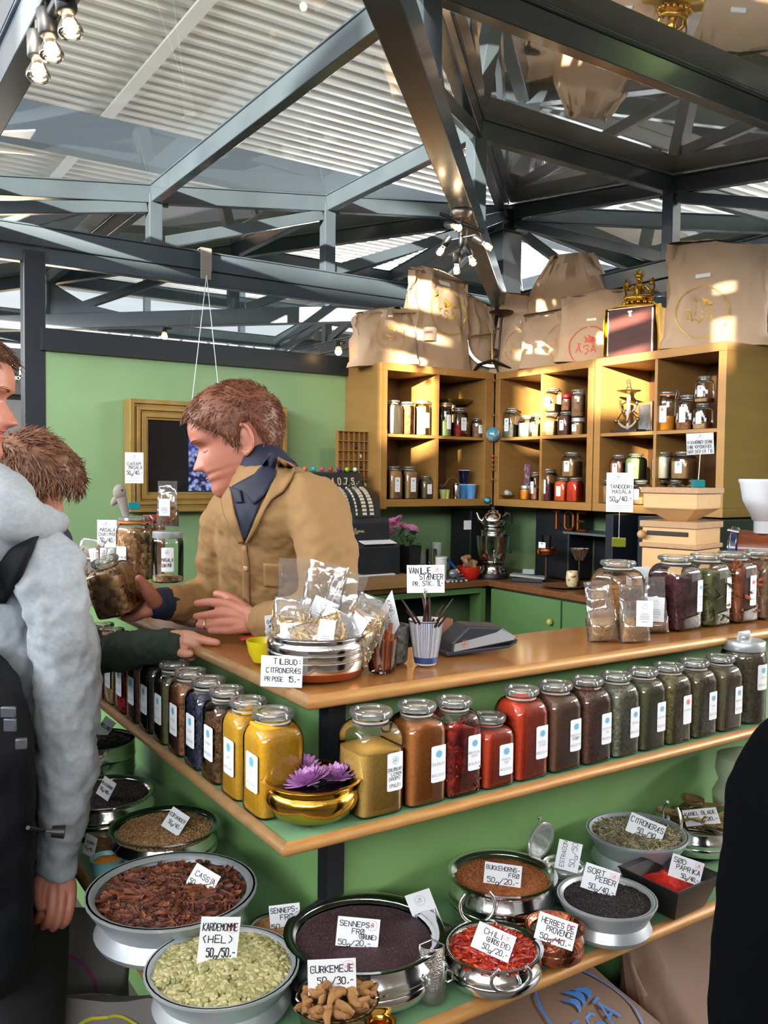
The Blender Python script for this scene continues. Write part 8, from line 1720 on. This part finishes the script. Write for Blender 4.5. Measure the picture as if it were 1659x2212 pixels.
q = MB(); leg(q, [V((0.02, 2.10, 0.95)), V((0.03, 2.08, 0.1))], [.10, .06]); leg(q, [V((0.10, 2.24, 0.95)), V((0.12, 2.26, 0.1))], [.10, .06]); keep(obj('trousers', q, mat('dark_denim', '#20263a', 0.8), None, 60), cus)
q = MB(); q.box((0.08, 2.09, 0.05), (0.27, 0.10, 0.10)); q.box((0.17, 2.26, 0.05), (0.27, 0.10, 0.10)); keep(obj('shoes', q, BLACK, None, 60, bevel=0.02), cus)
q = MB(); R = Matrix.Rotation(CAMYAW, 3, 'Z') @ Matrix.Rotation(-0.45, 3, 'X') @ Matrix.Rotation(0.2, 3, 'Y'); pc_ = dp(386, 1411, 1.93); q.box(pc_, (0.036, 0.045, 0.0014), R); o = obj('plastic_card', q, mat('blue_card', '#5fa6cc', 0.3, c2='#101318', scale=18, sharp=(.5, .55))); tag(o, 'small blue and black plastic card held in the pointing hand', 'card')

# ---------------------------------------------------------------- customer in the grey hooded top
hd = thing('person', 'customer seen from behind in a pale grey hooded sweatshirt with a black backpack', 'person', V((0.22, 1.62, 0)))
HH = headmat(-92, 862, 1.62, -0.15, 0.12, 1.02, 1)
q = MB(); head(q, HH); limb(q, [(-110, 940, 1.63, .055), (-115, 1010, 1.66, .062), (-100, 1120, 1.72, .10)], 18)
limb(q, [(-60, 1180, 1.72, .06), (92, 1200, 1.63, .05), (138, 1450, 1.65, .042), (140, 1700, 1.67, .033), (122, 1850, 1.68, .026), (120, 1880, 1.68, .025)], 14)
for k, (kx, kd) in enumerate(((154, 1.67), (134, 1.66), (113, 1.66), (94, 1.67))):
    ln = (0.92, 1.0, 0.95, 0.8)[k]
    fing(q, [(120 + (kx - 122) * .4, 1872, 1.68, .018), (lerp(120, kx, .8), 1905, 1.675, .0155), (kx, 1930, kd, .0105), (kx - 3, 1930 + 38 * ln, kd - .012, .0090), (kx - 10, 1930 + 64 * ln, kd - .010, .0082), (kx - 20, 1930 + 76 * ln, kd + .006, .0070)])
fing(q, [(104, 1880, 1.68, .018), (88, 1905, 1.665, .0145), (84, 1935, 1.655, .012), (88, 1958, 1.65, .0095)])
keep(remesh(obj('body', q, SKINR), 0.0027, 2), hd)
n0 = set(bpy.data.objects); brows_eyes(None, HH, HAIRB, side=-1); hair(None, HH, mat('dark_brown_hair', '#4a2f22', 0.5, c2='#5e3c2a', scale=50), 0.012, 900, 0.025, False, 6, 0.2, 0.3)
for o in set(bpy.data.objects) - n0: keep(o, hd)
GREY = mat('grey_melange_fleece', '#9ea5ac', 0.9, c2='#8f979f', scale=120, bump=0.2, bscale=260, detail=4)
fH = RH * math.cos(.45) + FH * math.sin(.45); sH = V((fH.y, -fH.x, 0))
q = MB(); loft(q, [(dp(a, b, c), d, e) for a, b, c, d, e in ((-10, 1790, 1.80, .185, .125), (-10, 1650, 1.80, .19, .13), (-15, 1480, 1.80, .185, .13), (-20, 1330, 1.80, .185, .13), (-15, 1230, 1.79, .18, .125), (-25, 1170, 1.77, .14, .10), (-50, 1110, 1.72, .09, .08))], sH, fH)
limb(q, [(20, 1175, 1.70, .070), (86, 1200, 1.635, .066), (122, 1300, 1.63, .062), (140, 1420, 1.645, .060), (142, 1560, 1.655, .057), (142, 1680, 1.665, .053), (134, 1770, 1.672, .046), (123, 1830, 1.678, .036), (122, 1866, 1.68, .034)], 22)
sw = keep(remesh(obj('sweatshirt', q, GREY), 0.006, 3, [(0.09, 0.034), (0.035, 0.013)]), hd)
q = MB(); limb(q, [(-95, 1085, 1.72, .10), (-30, 1078, 1.62, .075), (25, 1110, 1.58, .060), (72, 1128, 1.60, .040), (112, 1130, 1.66, .026), (128, 1132, 1.72, .020)], 20); limb(q, [(-60, 1160, 1.62, .085), (0, 1165, 1.60, .055), (60, 1145, 1.61, .030)], 18)
keep(remesh(obj('hood', q, GREY), 0.007, 4, [(0.07, 0.016)]), hd)
bpy.context.view_layer.update(); dg = bpy.context.evaluated_depsgraph_get(); BJ = bvh_of(sw)
BKF = mat('black_nylon', '#0a0c12', 0.75, c2='#0f1219', scale=14, spec=0.2)
patch('backpack_strap', [(40, 1140, 100, 1128), (5, 1190, 76, 1180), (-30, 1240, 48, 1240), (-60, 1300, 14, 1305)], 0.010, BKF, hd, 0.012, 5)
q = MB(); loft(q, [(dp(a, b, c), d, e) for a, b, c, d, e in ((-70, 2120, 1.58, .10, .09), (-72, 2060, 1.58, .125, .11), (-80, 1800, 1.56, .135, .12), (-85, 1600, 1.55, .135, .12), (-92, 1470, 1.55, .11, .10), (-100, 1400, 1.56, .06, .06))], sH, fH, e=3); keep(remesh(obj('backpack', q, BKF), 0.008, 3, [(0.05, 0.014)]), hd)
q = MB(); q.box(dp(18, 1538, 1.44), (0.024, 0.008, 0.018), Matrix.Rotation(CAMYAW, 3, 'Z')); q.box(dp(22, 1566, 1.44), (0.020, 0.008, 0.022), Matrix.Rotation(CAMYAW, 3, 'Z')); q.box(dp(46, 1606, 1.45), (0.018, 0.010, 0.018), Matrix.Rotation(CAMYAW + .3, 3, 'Z')); keep(obj('buckle', q, mat('grey_buckle', '#5d626b', 0.3, 0.5), None, 40, bevel=0.002), hd)
q = MB(); q.tube([dp(60, 1788, 1.50), dp(95, 1795, 1.56), dp(118, 1796, 1.565)], 0.004, 6); q.tube([dp(112, 1796, 1.565), dp(140, 1797, 1.57)], [0.010, 0.012], 10); keep(obj('strap_end', q, BLACK, None, 50), hd)
pr_0 = dp(-10, 1900, 1.80); q = MB(); leg(q, [V((pr_0.x + .03, pr_0.y - .09, .92)), V((pr_0.x + .03, pr_0.y - .10, .5)), V((pr_0.x + .03, pr_0.y - .10, .08))], [.105, .085, .065]); leg(q, [V((pr_0.x + .03, pr_0.y + .09, .92)), V((pr_0.x + .05, pr_0.y + .10, .5)), V((pr_0.x + .05, pr_0.y + .10, .08))], [.105, .085, .065]); keep(obj('trousers', q, mat('black_trousers', '#0e0f14', 0.8), None, 60), hd)
q = MB(); q.box((pr_0.x + .08, pr_0.y - .08, 0.05), (0.28, 0.11, 0.10)); q.box((pr_0.x + .10, pr_0.y + .13, 0.05), (0.28, 0.11, 0.10)); keep(obj('shoes', q, BLACK, None, 60, bevel=0.02), hd)

# ---------------------------------------------------------------- dark figure at the right edge
bc = dp(1880, 1900, 1.22); bk = thing('person', 'figure in a plain black coat cut off by the picture edge at the lower right', 'person', V((bc.x, bc.y, 0)))
BC = mat('black_wool', '#07080c', 1.0, spec=0.05)
q = MB(); loft(q, [(dp(cx_, y_, 1.22 + dd), hw, hw * .62) for cx_, y_, hw, dd in ((1885, 2750, .215, .03), (1880, 2212, .222, .02), (1876, 2050, .212, .01), (1872, 1900, .200, 0), (1866, 1800, .190, 0), (1862, 1720, .182, 0), (1862, 1650, .168, 0), (1866, 1590, .148, 0), (1872, 1540, .118, 0), (1880, 1500, .075, 0))], RH, FH, e=2.2); keep(remesh(obj('coat', q, BC), 0.009, 3, [(0.08, 0.012)]), bk)
HB_ = headmat(1890, 1390, 1.24, -1.2, 0.3, 0.95, 1); q = MB(); head(q, HB_); limb(q, [(1885, 1430, 1.24, .05), (1882, 1500, 1.24, .06), (1880, 1600, 1.24, .08)], 14); keep(remesh(obj('body', q, SKIN), 0.004, 2), bk)
n0 = set(bpy.data.objects); hair(None, HB_, mat('dark_brown_hair', ''), 0.014, 300, 0.03, True, 9, 0.2)
for o in set(bpy.data.objects) - n0: keep(o, bk)
q = MB(); leg(q, [V((bc.x - .07, bc.y, .45)), V((bc.x - .07, bc.y, .08))], [.09, .06]); leg(q, [V((bc.x + .09, bc.y - .03, .45)), V((bc.x + .09, bc.y - .03, .08))], [.09, .06]); keep(obj('trousers', q, mat('black_trousers', ''), None, 60), bk)
q = MB(); q.box((bc.x - .07, bc.y + .05, 0.045), (0.10, 0.26, 0.09)); q.box((bc.x + .09, bc.y + .02, 0.045), (0.10, 0.26, 0.09)); keep(obj('shoes', q, BLACK, None, 60, bevel=0.02), bk)
bpy.context.view_layer.update()
